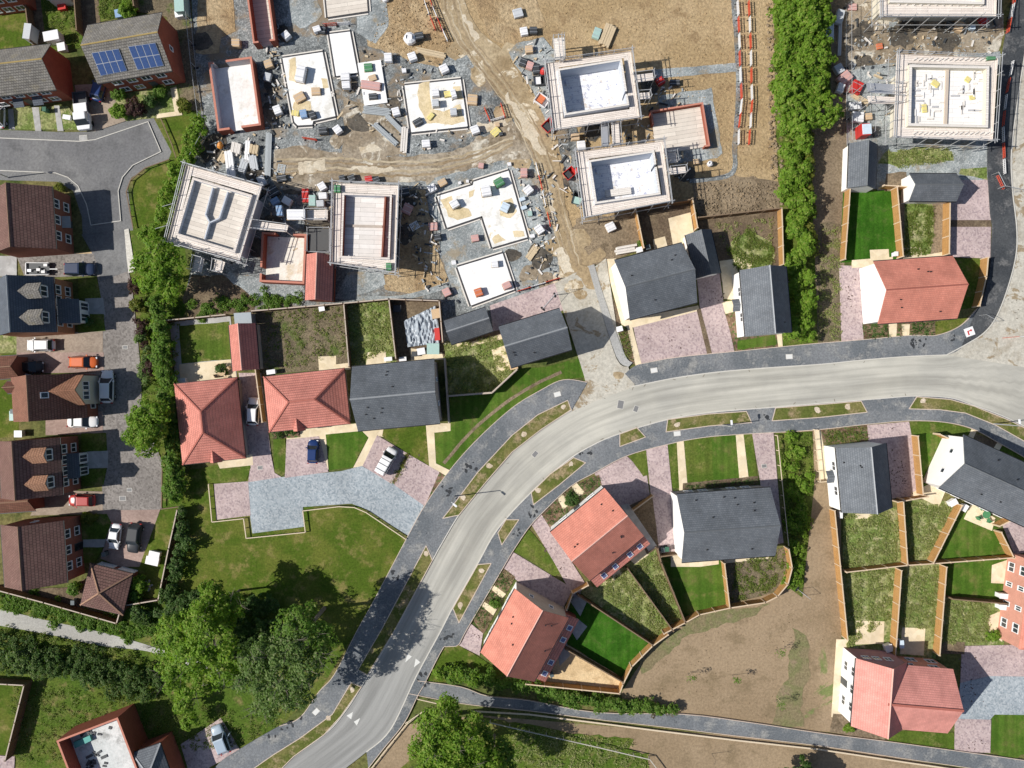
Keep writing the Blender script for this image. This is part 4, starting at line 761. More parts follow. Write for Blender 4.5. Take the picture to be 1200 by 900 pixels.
for s in (-.45, .48): dormer(h, -1, s * h.a, .84, .85, 1.75, r_tan)
def porch(h, s0, s1, out, z, rm, wm, doors, zt=None):
    L = h.L; zt = zt or z + .9; t0, t1 = -h.wb, -h.wb - out
    c = MB().prism([tuple(L(s, t, 0).xy) for s, t in ((s0, t0), (s1, t0), (s1, t1 + .15), (s0, t1 + .15))], -.1, z - .02).build('porch', wm, h.root)
    MB().slab([L(s0 - .15, t1, z), L(s1 + .15, t1, z), L(s1 + .15, t0, zt), L(s0 - .15, t0, zt)], Vector((*(-h.v * (zt - z)), out)), .1).build('porch_roof', rm, c)
    for f in doors: window(h.root, L(s0 + (s1 - s0) * f, t1 + .15, 1.15), h.u, -h.v, 1.1, 2.0, 1, name='porch_door')
porch(h, -.2 * h.a, .62 * h.a, 2.2, 2.6, r_blue, m_wht, (.25, .75), 4.2)
h = gable('house', 'brown roofed house with a large cream front gable and small skylight', 'house', [(100, 437), (103, 489), (16, 495), (13, 443)], 3.4, 8.2, w_brown, r_brownr, m_ridge_b, nwin=2, rows=(1.4,), fascia=False)
L = h.L; a_ = .72 * h.a; s0, s1 = -h.a + .2, .42 * h.a; sm = (s0 + s1) / 2; tf = -h.wb - .35; ze_, zp_ = 4.3, 6.7; k = (h.zr - h.ze) / h.b
MB().poly([L(s0 + .1, tf, 0), L(s1 - .1, tf, 0), L(s1 - .1, tf, ze_), L(sm, tf, zp_ - .05), L(s0 + .1, tf, ze_)]).build('front_gable', w_cream, h.root)
mb = MB()
for sg, e in ((-1, s0), (1, s1)): mb.poly([L(e - sg * .1, tf, 0), L(e - sg * .1, tf, ze_), L(e - sg * .1, -(h.zr - ze_) / k, ze_), L(e - sg * .1, -h.wb, 0)])
mb.build('wing_wall', w_brown, h.root); mb = MB(); t9 = tf - .2
for sg, e in ((-1, s0), (1, s1)): mb.slab([L(e, t9, ze_), L(sm, t9, zp_), L(sm, -(h.zr - zp_) / k, zp_), L(e, -(h.zr - ze_) / k, ze_)], Vector((*(h.u * sg * (zp_ - ze_)), abs(e - sm))), .12)
mb.build('wing_roof', tiles('orange_wing_tiles', (.34, .165, .10), (.40, .20, .125), .3, .36, .4, ((.36, .25, .14), .3)), h.root)
for f in (.36, .68): window(h.root, L(s0 + (s1 - s0) * f, tf, 3.6), h.u, -h.v, 1.2, 1.5, 1)
rooflight(h, -1, .28, -.1 * h.a, .4, .5)
gable('house', 'low russet roofed annexe beside the cream gabled house', 'annexe', [(8, 447), (26, 446), (27, 460), (9, 461)], 3.4, 4.5, w_brown, r_brownr, m_ridge_b, ov=.2, rows=())
h = gable('house', 'brown pantiled house with two orange gabled dormers and twin white porches', 'house', [(70, 512), (74, 579), (2, 585), (-2, 518)], 5.0, 8.6, w_brown, r_brown, m_ridge_b, nwin=4, rows=(3.7, 1.4))
for s in (-.45, .5): dormer(h, -1, s * h.a, .82, .85, 1.7, tiles('orange_dormer_tiles', (.34, .18, .11), (.40, .22, .14), .3, .34, .4))
porch(h, -.36 * h.a, .02 * h.a, 1.3, 2.4, r_blue, m_wht, (.5,)); porch(h, .1 * h.a, .46 * h.a, 1.3, 2.4, r_blue, plain('green_door', (.16, .26, .22), .5), (.5,))
h = gable('house', 'brown pantiled brick house with three pane windows next to the pyramid roofed garage', 'house', [(74, 609), (79, 682), (6, 689), (1, 616)], 4.9, 7.9, w_brown, r_brown, m_ridge_b, nwin=3, front='A', gwin=1); door(h.root, h.L(.1, -h.wb, .05), h.u, -h.v, m_blk)
gable('garage', 'red brick garage with russet roof between the two brown houses', 'garage', [(-30, 576), (40, 572), (42, 598), (-28, 604)], 2.4, 4.0, w_red, r_brownr, m_ridge_b, ov=.2, rows=())
gable('garage', 'russet roofed garage at the left edge above the cream gabled house', 'garage', [(-30, 420), (21, 416), (23, 443), (-28, 446)], 2.4, 4.2, w_brown, r_brownr, m_ridge_b, ov=.2, rows=())
h = hip('garage', 'pyramid roofed double garage with two white doors in the corner of the old estate', 'garage', [(107, 661), (158, 672), (142, 721), (93, 708)], 2.5, 4.6, 0, w_brown, r_brown, m_ridge_b)
for s in (-.5, .48):
    d = window(h.root, h.L(s * h.a, -h.wb, 1.1), h.u, -h.v, 2.3, 2.0, 0, name='garage_door')
    MB().slab([h.L(s * h.a + i, -h.wb - .12, z) for i, z in ((-1.05, .15), (1.05, .15), (1.05, 2.0), (-1.05, 2.0))], (-h.v.x, -h.v.y, 0), .08).build('door_leaf', m_wht, d)
gable('house', 'blue grey roof corner of a house at the very top left', 'house', [(-40, -22), (18, -30), (20, -4), (-38, 4)], 4.6, 7.4, w_red, r_blue, m_ridge_w, rows=())
# open brick shell, lower left
def shell(name, label, px, zt, zf, th, wm, fm, capm=None, cat='building shell', gaps=(), group=None, floor_name='floor'):
    h = fit(px, zt); rt = root(name, (h.c.x, h.c.y, 0), label, cat, group); L = h.L; h.root = rt; a, b = h.a, h.b
    seg = {'A': (-a, -b, a, -b + th), 'C': (-a, b - th, a, b), 'D': (-a, -b + th, -a + th, b - th), 'B': (a - th, -b + th, a, b - th)}
    for sd, (s0, t0, s1, t1) in seg.items():
        pieces = [(0, 1)]
        for g in gaps:
            if g[0] == sd: pieces = [q for p0, p1 in pieces for q in ((p0, min(p1, g[1])), (max(p0, g[2]), p1)) if q[1] - q[0] > .01]
        for p0, p1 in pieces:
            if sd in 'AC': q = (s0 + (s1 - s0) * p0, t0, s0 + (s1 - s0) * p1, t1)
            else: q = (s0, t0 + (t1 - t0) * p0, s1, t0 + (t1 - t0) * p1)
            mm = wm[sd] if isinstance(wm, dict) else wm
            w = MB().prism([tuple(L(s, t, 0).xy) for s, t in ((q[0], q[1]), (q[2], q[1]), (q[2], q[3]), (q[0], q[3]))], -.1, zt + random.uniform(-.02, .02)).build('wall', mm, rt)
            if capm: MB().prism([tuple(L(s, t, 0).xy) for s, t in ((q[0], q[1]), (q[2], q[1]), (q[2], q[3]), (q[0], q[3]))], zt + .025, zt + .04).build('wall_top', capm, w)
    h.floor = MB().prism([tuple(L(s, t, 0).xy) for s, t in ((-a + th, -b + th), (a - th, -b + th), (a - th, b - th), (-a + th, b - th))], -.1, zf).build(floor_name, fm, rt)
    return h
# ------------------------------------------------------------------ unfinished buildings and scaffolds
m_deck = boards('scaffold_boards', (.68, .61, .55), (.80, .73, .67), .23, 3.0, .4, .22)
m_deckw = boards('pale_boards', (.68, .64, .59), (.79, .75, .70), .23, 3.6, .6, .1)
m_tube = plain('galvanised_tube', (.55, .56, .57), .45, .1, 4, .5)
m_cap = plain('mortar_top', (.70, .66, .60), .9, .1, 3); m_capr = plain('brick_top', (.50, .21, .15), .9, .12, 3)
def chip():
    t = NT('white_chipboard_deck')
    br = t.n('ShaderNodeTexBrick'); t.l(t.co('UV'), br.inputs['Vector'])
    for k, v in (('Color1', (.76, .77, .79, 1)), ('Color2', (.84, .84, .85, 1)), ('Mortar', (.55, .55, .60, 1)), ('Scale', 1), ('Brick Width', 2.4), ('Row Height', .6), ('Mortar Size', .02)): br.inputs[k].default_value = v
    col = t.mix(t.ramp(t.noise(1.6, 7, .85), .54, .60), br.outputs['Color'], (.36, .38, .50)); col = t.mix(t.ramp(t.noise(.7, 6, .75), .55, .66), col, (.58, .50, .42))
    return t.done(col, .8, .2)
m_chip = chip()
m_planks = boards('white_plank_floor', (.66, .62, .58), (.78, .745, .71), .62, 4.0, .55, .16)
m_blkfloor = boards('concrete_beam_floor', (.60, .54, .47), (.72, .66, .58), .55, 6.0, .5, .2)
def scaffold(label, outer, inner, zd, zt, legs=True, name='scaffold'):
    """ring of board lifts between outer px quad and inner px quad at height zd, standards up to zt"""
    O = [P(x, y, zd) for x, y in outer]; I = [P(x, y, zd) for x, y in inner]; c = sum(O, Vector()) / 4
    rt = root(name, (c.x, c.y, 0), label, 'scaffold', 'scaffolds round the unfinished houses')
    for i in range(4):
        j = (i + 1) % 4; q = [O[i], O[j], I[j], I[i]]
        e = (O[j] - O[i]).normalized() * .012; MB().slab([q[0] + e, q[1] - e, q[2] - e, q[3] + e], (0, 0, 1), .06).build('board_lift', m_deck, rt)
        n = max(3, round((O[j] - O[i]).length / 2.2)); out = (O[i] + O[j]) / 2 - c; out.z = 0; out.normalize()
        for k in range(n):
            p = O[i].lerp(O[j], k / n) + out * .1; p.z = 0; zt2 = zt + random.uniform(-.3, .7)
            MB().tube(p, (p.x, p.y, zt2), .05, 6).build('standard', m_tube, rt)
            if k % 2: MB().tube((p.x, p.y, zd - .15), tuple((p - out * 1.5 + Vector((0, 0, zd - .15 - p.z)))), .04, 5).build('transom', m_tube, rt)
        for zz in (zd + .55, zd + 1.05, zd - 2.0):
            a, b = O[i] + out * .14 - e * 40, O[j] + out * .14 + e * 40; a.z = b.z = zz; MB().tube(a, b, .045, 6).build('guard_rail', m_tube, rt)
        a, b = O[i] + out * .05, O[j] + out * .05; MB().slab([a + Vector((0, 0, .2)), b + Vector((0, 0, .2)), b, a], out, .04).build('toe_board', m_deck, rt)
    return rt
def bay(rt, px, zd, m=None, rail=True):
    """small extra platform belonging to a scaffold"""
    q = [P(x, y, zd) for x, y in px]; MB().slab(q, (0, 0, 1), .06).build('board_lift', m or m_deck, rt)
    for i, p in enumerate(q):
        MB().tube((p.x, p.y, 0), (p.x, p.y, zd + 1.2 + .3 * i), .05, 6).build('standard', m_tube, rt); r = q[(i + 1) % 4]
        if rail: MB().tube((p.x, p.y, zd + 1), (r.x, r.y, zd + 1), .045, 6).build('guard_rail', m_tube, rt)
def frompx(px, z, z2):  # same ground position seen at another height
    return px
# NW tilted house with white timber deck
s1 = scaffold('scaffold round the tilted unfinished house nearest the left hedge', [(219, 194), (307, 219), (281, 306), (197, 283)], [(224, 206), (297, 227), (276, 297), (206, 276)], 4.4, 5.4)
h = shell('unfinished_house', 'tilted roofless house with a Y shaped inner wall on its pale plank floor', [(225, 208), (296, 228), (275, 297), (206, 275)], 4.9, 4.2, .32, w_lbl, m_blkfloor, m_deck); L = h.L
def inwall(h, pts, z0, z1, w, m, name='partition'):
    W = [P(x, y, z0) for x, y in pts]; 
    for a, b in zip(W, W[1:]): MB().bar(Vector((a.x, a.y, (z0 + z1) / 2)), Vector((b.x, b.y, (z0 + z1) / 2)), w, z1 - z0).build(name, m, h.root)
for pp in ([(251.5, 221), (243, 253)], [(269, 226), (259, 257)], [(243, 253), (248, 262), (259, 257)], [(247.5, 262), (242, 281)]): inwall(h, pp, 4.15, 4.85, .16, w_lbl)
bay(s1, [(293, 258), (338, 264), (336, 272), (291, 268)], 3.6); bay(s1, [(229, 300), (240, 303), (236, 320), (226, 317)], 3.4); bay(s1, [(252, 304), (264, 307), (260, 320), (250, 318)], 3.0)
for x, y in ((182, 262), (190, 236)): MB().tube(P(x + 14, y + 2, 3.5), P(x, y + 6, 3.6), .04, 5).build('loose_tube', m_tube, s1)
# middle house with red brick inner face
s2 = scaffold('scaffold round the upright unfinished house beside the golden soil strip', [(392, 215), (467, 218), (463, 319), (390, 308)], [(402, 225), (461, 228), (455, 304), (399, 302)], 4.0, 5.0)
h = shell('unfinished_house', 'upright roofless house with two white floor halves and one red brick side', [(402, 226), (461, 228), (455, 304), (398, 302)], 4.4, 3.3, .26, {'A': w_lbl, 'B': w_brown, 'C': w_lbl, 'D': w_red}, m_planks, m_deck)
h.dd = MB().slab([P(404, 263, 3.45), P(448, 264, 3.45), P(448, 267, 3.45), P(404, 266, 3.45)], (0, 0, 1), .1).build('joint_strip', w_buff, h.root)
inwall(h, [(453, 231), (449, 302)], 3.2, 4.2, .22, w_brown)
bay(s2, [(358, 246), (384, 246), (384, 258), (358, 258)], 3.2); bay(s2, [(362, 268), (388, 268), (388, 297), (362, 296)], 1.6, plain('dark_deck', (.10, .10, .10), .9))
# two centre top houses
s3 = scaffold('scaffold round the roofless house next to the golden soil, upper of the near identical pair', [(640, 75), (739, 61), (749, 138), (649, 153)], [(655, 79), (731, 68), (738, 128), (660, 139)], 4.4, 5.4)
h = shell('unfinished_house', 'roofless grey block house with clear white deck, upper of the near identical pair', [(655, 80), (729, 69), (737, 123), (660, 136)], 5.2, 2.6, .28, w_lbl, m_chip, m_deckw, gaps=(('B', .72, .78),))
bay(s3, [(654, 44), (658, 44), (660, 71), (656, 71)], 5); bay(s3, [(648, 45), (661, 44), (662, 70), (650, 71)], 4.0, m_deckw); bay(s3, [(741, 88), (765, 85), (766, 94), (743, 97)], 4.2); bay(s3, [(747, 109), (761, 108), (762, 116), (748, 117)], 4.2)
bay(s3, [(716, 144), (726, 143), (728, 170), (718, 171)], 3.8); bay(s3, [(704, 146), (712, 145), (713, 170), (705, 171)], 3.6, m_alu)
s4 = scaffold('scaffold round the roofless house above the fenced brown garden, lower of the near identical pair', [(675, 179), (776, 166), (785, 236), (685, 255)], [(690, 186), (768, 176), (776, 228), (697, 241)], 4.4, 5.4)
h = shell('unfinished_house', 'roofless grey block house with a board stack on its white deck, lower of the pair', [(690, 187), (767, 177), (774, 227), (697, 240)], 5.2, 2.6, .28, w_lbl, m_chip, m_deckw, gaps=(('B', .3, .36),))
MB().slab([P(709, 223, 3.1), P(739, 219, 3.1), P(740, 227, 3.1), P(710, 231, 3.1)], (0, 0, 1), .35).build('board_stack', m_deckw, h.root)
bay(s4, [(784, 197), (803, 195), (804, 203), (785, 205)], 4.2); bay(s4, [(782, 180), (792, 178), (794, 190), (783, 192)], 2.8)
# right: joist houses
m_pwhite = boards('white_joist_floor', (.76, .74, .71), (.85, .83, .80), .6, 3.0, .65, .1)
s5 = scaffold('scaffold with a wide boarded rim round the long joisted house by the dusty side road', [(1051, 64), (1168, 69), (1162, 165), (1047, 161)], [(1064, 74), (1161, 77), (1157, 149), (1064, 147)], 4.6, 5.6)
h = shell('unfinished_house', 'roofless house with a beam across its white floor and yellow packs lying inside', [(1065, 75), (1160, 78), (1157, 149), (1065, 148)], 5.2, 4.3, .35, w_cream, m_pwhite, m_deckw)
zf = 4.0; m_beam = plain('beam_timber', (.52, .44, .36), .85, .15, 3)
MB().slab([P(1109, 78, 4.6), P(1112.5, 78, 4.6), P(1110, 147, 4.6), P(1106.5, 147, 4.6)], (0, 0, 1), .4).build('beam', m_beam, h.root)
m_joist = boards('joist_timber', (.66, .58, .48), (.74, .66, .56), .3, 4, .6, .1)
for k in range(26):
    x = 1068 + (k % 13) * 7; y0, y1 = (77, 146)
    if 1106 < x < 1114: continue
    if k < 13: MB().bar(P(x, y0, 4.06), P(x - .5, y1, 4.06), .07, .1).build('floor_joist', m_joist, h.root)
for k in range(16):
    for yy in (70.5, 157): p = P(1070 + k * 6, yy + (k % 3) * .3, 4.7); MB().bar(p, p + Vector((.55, .3, 0)), .16, .14).build('spacer_block', m_deckw, s5)
m_steelg = plain('grey_batten', (.45, .45, .46), .7)
for k in range(60):
    x, y = random.choice((random.uniform(1070, 1102), random.uniform(1117, 1152))), random.uniform(80, 144); p = P(x, y, 4.1); mb = MB(); r = random.choice((0, 1.57)); 
    mb.obox(p.xy, (math.cos(r), math.sin(r)), (-math.sin(r), math.cos(r)), random.uniform(.3, .6), .1, 4.0, 4.45).build('floor_batten', random.choice((m_deckw, m_pwhite, m_steelg, m_deckw)), h.root)
bay(s5, [(1015, 97), (1054, 99), (1052, 110), (1017, 108)], 4.4, m_alu); bay(s5, [(1016, 112), (1056, 114), (1054, 122), (1018, 121)], 4.2)
s6 = scaffold('scaffold round the joisted house cut by the top edge of the frame', [(1031, -70), (1168, -66), (1166, 20), (1031, 20)], [(1042, -60), (1156, -58), (1154, 6), (1042, 4)], 4.6, 5.6)
h = shell('unfinished_house', 'roofless house with white floor cut by the top edge of the frame', [(1043, -60), (1155, -58), (1153, 5), (1043, 3)], 5.1, 3.6, .35, w_cream, m_planks, m_deckw)
for k in range(12): p = P(1048 + k * 8.7, 2 + .1 * k, 4.7); MB().bar(p, p + Vector((.75, -.35, 0)), .3, .18).build('spacer_block', m_deckw, s6)
# brick shells
m_dusty = ground('dusty_slab', (.72, .68, .60), (.80, .77, .70), (.60, .50, .36), .25, .35, 3, .12, .2, .03)
h = shell('garage_shell', 'open block shell with one red brick side, white floor half in shade', [(243, 73), (292, 67), (309, 146), (256, 154)], 1.9, .35, .3, {'A': w_block, 'B': w_red, 'C': w_red, 'D': w_lbl}, m_slab, m_capr, gaps=(('A', .12, .4), ('C', .28, .55)))
h = shell('garage_shell', 'long narrow red brick shell cut by the top edge', [(287, -40), (312, -44), (321, 48), (294, 51)], 2.0, .3, .24, w_red, m_blkfloor, m_capr, gaps=(('C', .25, .75),))
h = shell('garage_shell', 'red brick shell with cream slab floor and high right side', [(764, 130), (825, 119), (831, 172), (768, 181)], 1.3, .4, .24, w_red, m_blkfloor, m_capr, gaps=(('C', .05, .9), ('D', .3, .95)))
h = shell('garage_shell', 'red brick shell with stained tan floor between the scaffolded houses', [(306, 272), (359, 274), (357, 333), (305, 330)], 2.0, .3, .28, w_red, m_dusty, m_capr, gaps=(('A', .3, .7), ('D', .72, .86)))
m_greysl = ground('stained_grey_slab', (.55, .58, .57), (.66, .68, .67), (.34, .35, .34), .2, .5, 3, .12, .2, .03)
h = shell('building_shell', 'unroofed brick house with white floor and teal box at the lower left', [(69, 865), (139, 842), (172, 930), (98, 962)], 4.6, 2.3, .26, w_red, m_greysl, m_capr)
MB().slab([P(86, 870, 2.8), P(105, 862, 2.8), P(107, 868, 2.8), P(88, 877, 2.8)], (0, 0, 1), .5).build('teal_sheeting', plain('teal_film', (.10, .36, .32), .5), h.root)
for k in range(26): 
    p = P(random.uniform(92, 130), random.uniform(880, 905) if k > 8 else random.uniform(852, 862) + 0, 2.42); p.x += 0; a = random.uniform(0, 3); MB().obox(p.xy, (math.cos(a), math.sin(a)), (-math.sin(a), math.cos(a)), random.uniform(.15, .5), random.uniform(.1, .2), 2.28, 2.4).build('debris', m_dgrey, h.root)
h = hip('house', 'small grey pyramid roof on red brick joined to the unroofed lower left house', 'annexe', [(155, 882), (187, 871), (206, 920), (172, 932)], 4.0, 5.6, 0, w_red, r_grey, m_ridge_w, ov=.1)
# ground slabs with dark upstand blocks round them
m_upst = plain('dark_blockwork', (.06, .06, .065), .9, .2, 4)
def slab(label, pts, z=.3, m=None, edge=True):
    W = [P(x, y, z) for x, y in pts]; c = sum(W, Vector()) / len(W); rt = root('foundation_slab', (c.x, c.y, 0), label, 'foundation slab', 'new ground floor slabs')
    MB().prism([tuple(p.xy) for p in W], -.1, z).build('slab_top', m or m_slab, rt)
    if edge:
        mb = MB(); a = sum(W[i].x * W[(i + 1) % len(W)].y - W[(i + 1) % len(W)].x * W[i].y for i in range(len(W))); sg = 1 if a > 0 else -1
        for i in range(len(W)):
            p, q = W[i], W[(i + 1) % len(W)]; d = (q - p).normalized(); n = Vector((d.y, -d.x, 0)) * sg
            mb.slab([p + n * .22 + Vector((0, 0, -.06)), q + n * .22 + Vector((0, 0, -.06)), q + n * .04 + Vector((0, 0, -.06)), p + n * .04 + Vector((0, 0, -.06))], (0, 0, 1), .2)
        mb.build('damp_course', m_upst, rt); mb = MB()
        for i in range(len(W)):
            p, q = W[i], W[(i + 1) % len(W)]; d = (q - p).normalized(); n = Vector((d.y, -d.x, 0)) * sg
            mb.slab([p + n * .42 + Vector((0, 0, -.1)), q + n * .42 + Vector((0, 0, -.1)), q + n * .25 + Vector((0, 0, -.1)), p + n * .25 + Vector((0, 0, -.1))], (0, 0, 1), .15)
        mb.build('outer_leaf', m_cap, rt)
    return rt
slab('white slab crowded with packs right of the open block shell', [(331, 68), (378, 61), (393, 136), (367, 142), (366, 146), (349, 147), (345, 143)])
slab('plain narrow white slab between two busier slabs', [(386, 40), (410, 37), (419, 85), (394, 89)], m=m_slabw)
slab('small white pad with green pallet and dark pile', [(419, 74), (446, 70), (454, 120), (427, 124)], m=m_slabw, edge=False)
slab('square white slab half covered in spread sand', [(474, 100), (540, 93), (548, 148), (482, 155)])
slab('tan slab cut by the top edge', [(380, -20), (428, -26), (431, 13), (384, 20)], m=m_blkfloor)
slab('L shaped white slab with sandy stains and a green crate', [(512, 230), (554, 217), (555, 213), (596, 200), (618, 278), (577, 290), (565, 253), (524, 267)])
slab('plain white slab with an orange pack near its lower edge', [(536, 313), (589, 297), (603, 339), (552, 358)], m=m_slabw)
m_spread = ground('spread_sand', (.60, .49, .30), (.68, .57, .38), (.52, .42, .25), .3, .9, 5, .15, .4, .04)
def spread(par_label, pts):
    par = [o for o in bpy.data.objects if o.get('label') == par_label][0]; q = rough(pts, 1.2, 4); MB().prism([tuple(P(x, y, .3).xy) for x, y in q], .28, .312 + random.random() * .004).build('sand_layer', m_spread, par)
SQ, LS, CR = 'square white slab half covered in spread sand', 'L shaped white slab with sandy stains and a green crate', 'white slab crowded with packs right of the open block shell'
spread(SQ, [(490, 98), (504, 96), (504, 116), (506, 126), (520, 130), (540, 122), (544, 142), (530, 146), (500, 144), (490, 124)]); spread(SQ, [(530, 102), (540, 100), (542, 116), (534, 116)])
spread(LS, [(516, 234), (530, 229), (534, 240), (550, 246), (552, 254), (536, 258), (526, 254)]); spread(LS, [(588, 236), (600, 232), (606, 248), (598, 256), (586, 252)]); spread(LS, [(577, 280), (584, 274), (592, 282), (579, 287)]); spread(LS, [(549, 224), (556, 222), (555, 230), (549, 231)]); spread(LS, [(602, 272), (614, 270), (615, 276), (604, 277)])
spread(CR, [(338, 70), (346, 68), (350, 84), (346, 97), (339, 94)]); spread(CR, [(348, 112), (364, 120), (366, 134), (350, 138), (343, 126)]); spread(CR, [(377, 92), (383, 92), (385, 104), (378, 104)])
# ------------------------------------------------------------------ fences
m_fence = boards('fence_boards', (.46, .25, .09), (.54, .31, .125), .125, 2.0, .5, .2); m_fenced = boards('dark_shaded_fence_boards', (.17, .105, .06), (.23, .145, .085), .125, 2, .5, .2); m_post = plain('pale_post', (.60, .47, .33), .85, .1); m_postd = plain('dark_post', (.2, .14, .09), .85, .1); m_conc = plain('concrete_post', (.55, .53, .49), .9, .1)  # darker boards carry painted shade on dim fences, plain dark timber elsewhere
m_rail = plain('pale_timber_rail', (.62, .52, .38), .85, .1); m_brickcap = plain('brick_coping', (.48, .40, .33), .9, .1)
def fence(label, pts, z=1.8, m=None, pm=None, step=2.4, name='garden_fence', cat='fence', cap=None, th=.05):
    W = [P(x, y, 0) for x, y in pts]; rt = root(name, tuple(W[0]), label, cat, 'timber garden fences' if name == 'garden_fence' else None)
    for a, b in zip(W, W[1:]):
        d = b - a; ln = d.length; d.normalize(); n = Vector((-d.y, d.x, 0)); q = [a + n * th / 2, b + n * th / 2, b - n * th / 2, a - n * th / 2]; mb = MB()
        up = Vector((0, 0, z)); mb.poly([a + n * th, b + n * th, b + n * th + up, a + n * th + up]); mb.poly([b - n * th, a - n * th, a - n * th + up, b - n * th + up]); mb.poly([a + n * th + up, b + n * th + up, b - n * th + up, a - n * th + up]); mb.poly([a - n * th, a + n * th, a + n * th + up, a - n * th + up]); mb.poly([b + n * th, b - n * th, b - n * th + up, b + n * th + up])
        mb.build('board_panel', m or m_fence, rt)
        MB().bar(a + up + Vector((0, 0, .03)), b + up + Vector((0, 0, .03)), .15, .05).build('capping', cap or pm or m_post, rt)
        if step:
            k = max(1, round(ln / step))
            for i in range(k + 1):
                p = a.lerp(b, i / k); MB().obox(p.xy, d, n, .06, .11, -.1, z + .1).build('post', pm or m_post, rt)
    return rt
def railing(label, pts, z=.5, m=None, step=1.6, name='knee_rail', w=.12):
    W = [P(x, y, 0) for x, y in pts]; rt = root(name, tuple(W[0]), label, 'rail fence')
    for a, b in zip(W, W[1:]):
        MB().bar(a + Vector((0, 0, z)), b + Vector((0, 0, z)), w, .1).build('rail', m or m_rail, rt); k = max(1, round((b - a).length / step))
        for i in range(k): p = a.lerp(b, i / k); MB().obox(p.xy, (1, 0), (0, 1), .05, .05, -.1, z - .04).build('post', m or m_rail, rt)
    return rt
FN = [
 ('sunlit timber fence left of the lower weedy gardens, running down beside the bare track', [(972, 596), (987, 745)]),
 ('timber fence between the two weedy gardens behind the narrow grey house', [(1051, 583), (1056, 658)]),
 ('slanting timber fence between the weedy garden and the mown lawn under the long grey house', [(1119, 590), (1086, 656)]),
 ('short timber fence between mown lawn and pink drive at the right edge', [(1164, 621), (1179, 651)]),
 ('long crosswise timber fence separating upper and lower garden rows on the right', [(986, 667), (1056, 659), (1087, 657), (1181, 650)]),
 ('timber fence between the two lower left weedy gardens', [(1049, 665), (1042, 764)]),
 ('timber fence between the lower weedy garden and the green lawn garden', [(1101, 661), (1093, 763)]),
 ('low shaded fence between lawn and weedy plot at the salmon brick house', [(1108, 698), (1176, 704)]),
 ('timber fence along the right side of the muddy pink drive', [(1068, 510), (1074, 578)]),
 ('timber fence across the lower end of the muddy pink drive', [(1045, 586), (1080, 580)]),
 ('short timber fence behind the white gable of the long grey house', [(1093, 508), (1108, 515)]),
 ('short timber gate fence beside the green garden chairs', [(1162, 614), (1178, 606)]),
 ('timber fence left of the artificial lawn beside the track', [(990, 223), (984, 306)]),
 ('timber fence between the artificial lawn and the half weedy garden', [(1044, 223), (1051, 303)]),
 ('timber fence right of the half weedy garden beside the pink drives', [(1105, 238), (1104, 300)]),
 ('curving timber fence on the bend right of the salmon roofed house', [(1149, 304), (1147, 326), (1139, 360)]),
 ('timber fence behind the artificial lawn between the two grey garages', [(1029, 221), (1062, 223)]),
 ('timber fence left of the shady brown garden behind the broad drive house', [(743, 249), (752, 293)]),
 ('thin backlit fence across the top of the shady brown garden', [(741, 247), (808, 237)]),
 ('timber fence between the shady brown garden and the weedy garden below the gold soil', [(808, 236), (814, 270)]),
 ('backlit fence across the top of the weedy garden below the gold soil', [(815, 258), (911, 247)]),
 ('sunlit timber fence along the dark hedge right of the weedy garden', [(911, 247), (913, 312)]),
 ('bent timber fence between the turf and weedy gardens and the earth field', [(728, 796), (738, 776), (762, 752), (780, 739)]),
 ('curved timber fence round the two gardens behind the wide grey house', [(775, 738), (800, 725), (816, 716), (852, 708), (892, 702), (906, 695), (918, 681), (923, 662), (919, 640)]),
 ('rust brown fence along the bottom of the gravel garden', [(616, 796), (724, 807), (728, 796)]),
 ('fence between the gravel garden and the turf garden', [(662, 756), (728, 794)]),
 ('fence between the turf garden and the weedy garden above it', [(676, 694), (762, 751)]),
 ('fence dividing the two weedy gardens of the middle salmon house', [(734, 664), (786, 735)]),
 ('fence between the weedy salmon house garden and the striped lawn', [(768, 640), (772, 656), (800, 725)]),
 ('timber fence between the striped lawn and the soil garden of the wide grey house', [(845, 657), (851, 708)]),
 ('short fence across the shaded drive end by two dustbins', [(772, 649), (794, 646)]),
 ('short sunlit gate fence in the shade between salmon house and shared drive', [(740, 596), (763, 579)]),
 ('curved gate fence joining the two salmon houses', [(663, 711), (670, 692), (688, 682)]),
]
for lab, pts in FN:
    dim = 'backlit' in lab or 'shaded' in lab or lab.startswith('fence ')  # dim fences: shade put into darker board and post colours
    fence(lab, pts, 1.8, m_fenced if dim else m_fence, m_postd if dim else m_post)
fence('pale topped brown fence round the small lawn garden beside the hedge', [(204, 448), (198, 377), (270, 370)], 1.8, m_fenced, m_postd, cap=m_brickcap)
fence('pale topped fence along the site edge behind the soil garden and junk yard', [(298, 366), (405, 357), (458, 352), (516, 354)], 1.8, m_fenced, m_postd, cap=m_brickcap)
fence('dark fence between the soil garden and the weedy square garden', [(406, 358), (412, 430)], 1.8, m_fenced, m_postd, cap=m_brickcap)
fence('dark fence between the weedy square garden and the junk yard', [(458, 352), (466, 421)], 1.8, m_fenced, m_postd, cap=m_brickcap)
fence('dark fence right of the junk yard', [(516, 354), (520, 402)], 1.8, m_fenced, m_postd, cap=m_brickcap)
fence('thin pale topped wall right of the large grey house', [(522, 420), (525, 465), (527, 495)], 1.7, w_greyr, m_brickcap, 0, 'garden_wall', 'wall', th=.1)
fence('brick garden wall with pale coping round the corner garden below the small grey house', [(525, 464), (577, 460), (606, 433)], 1.8, w_buff, m_brickcap, 0, 'garden_wall', 'wall', th=.12)
fence('brown fence along the driveway between the two hipped bungalows', [(304, 433), (312, 494)], 1.8, m_fence, m_post)
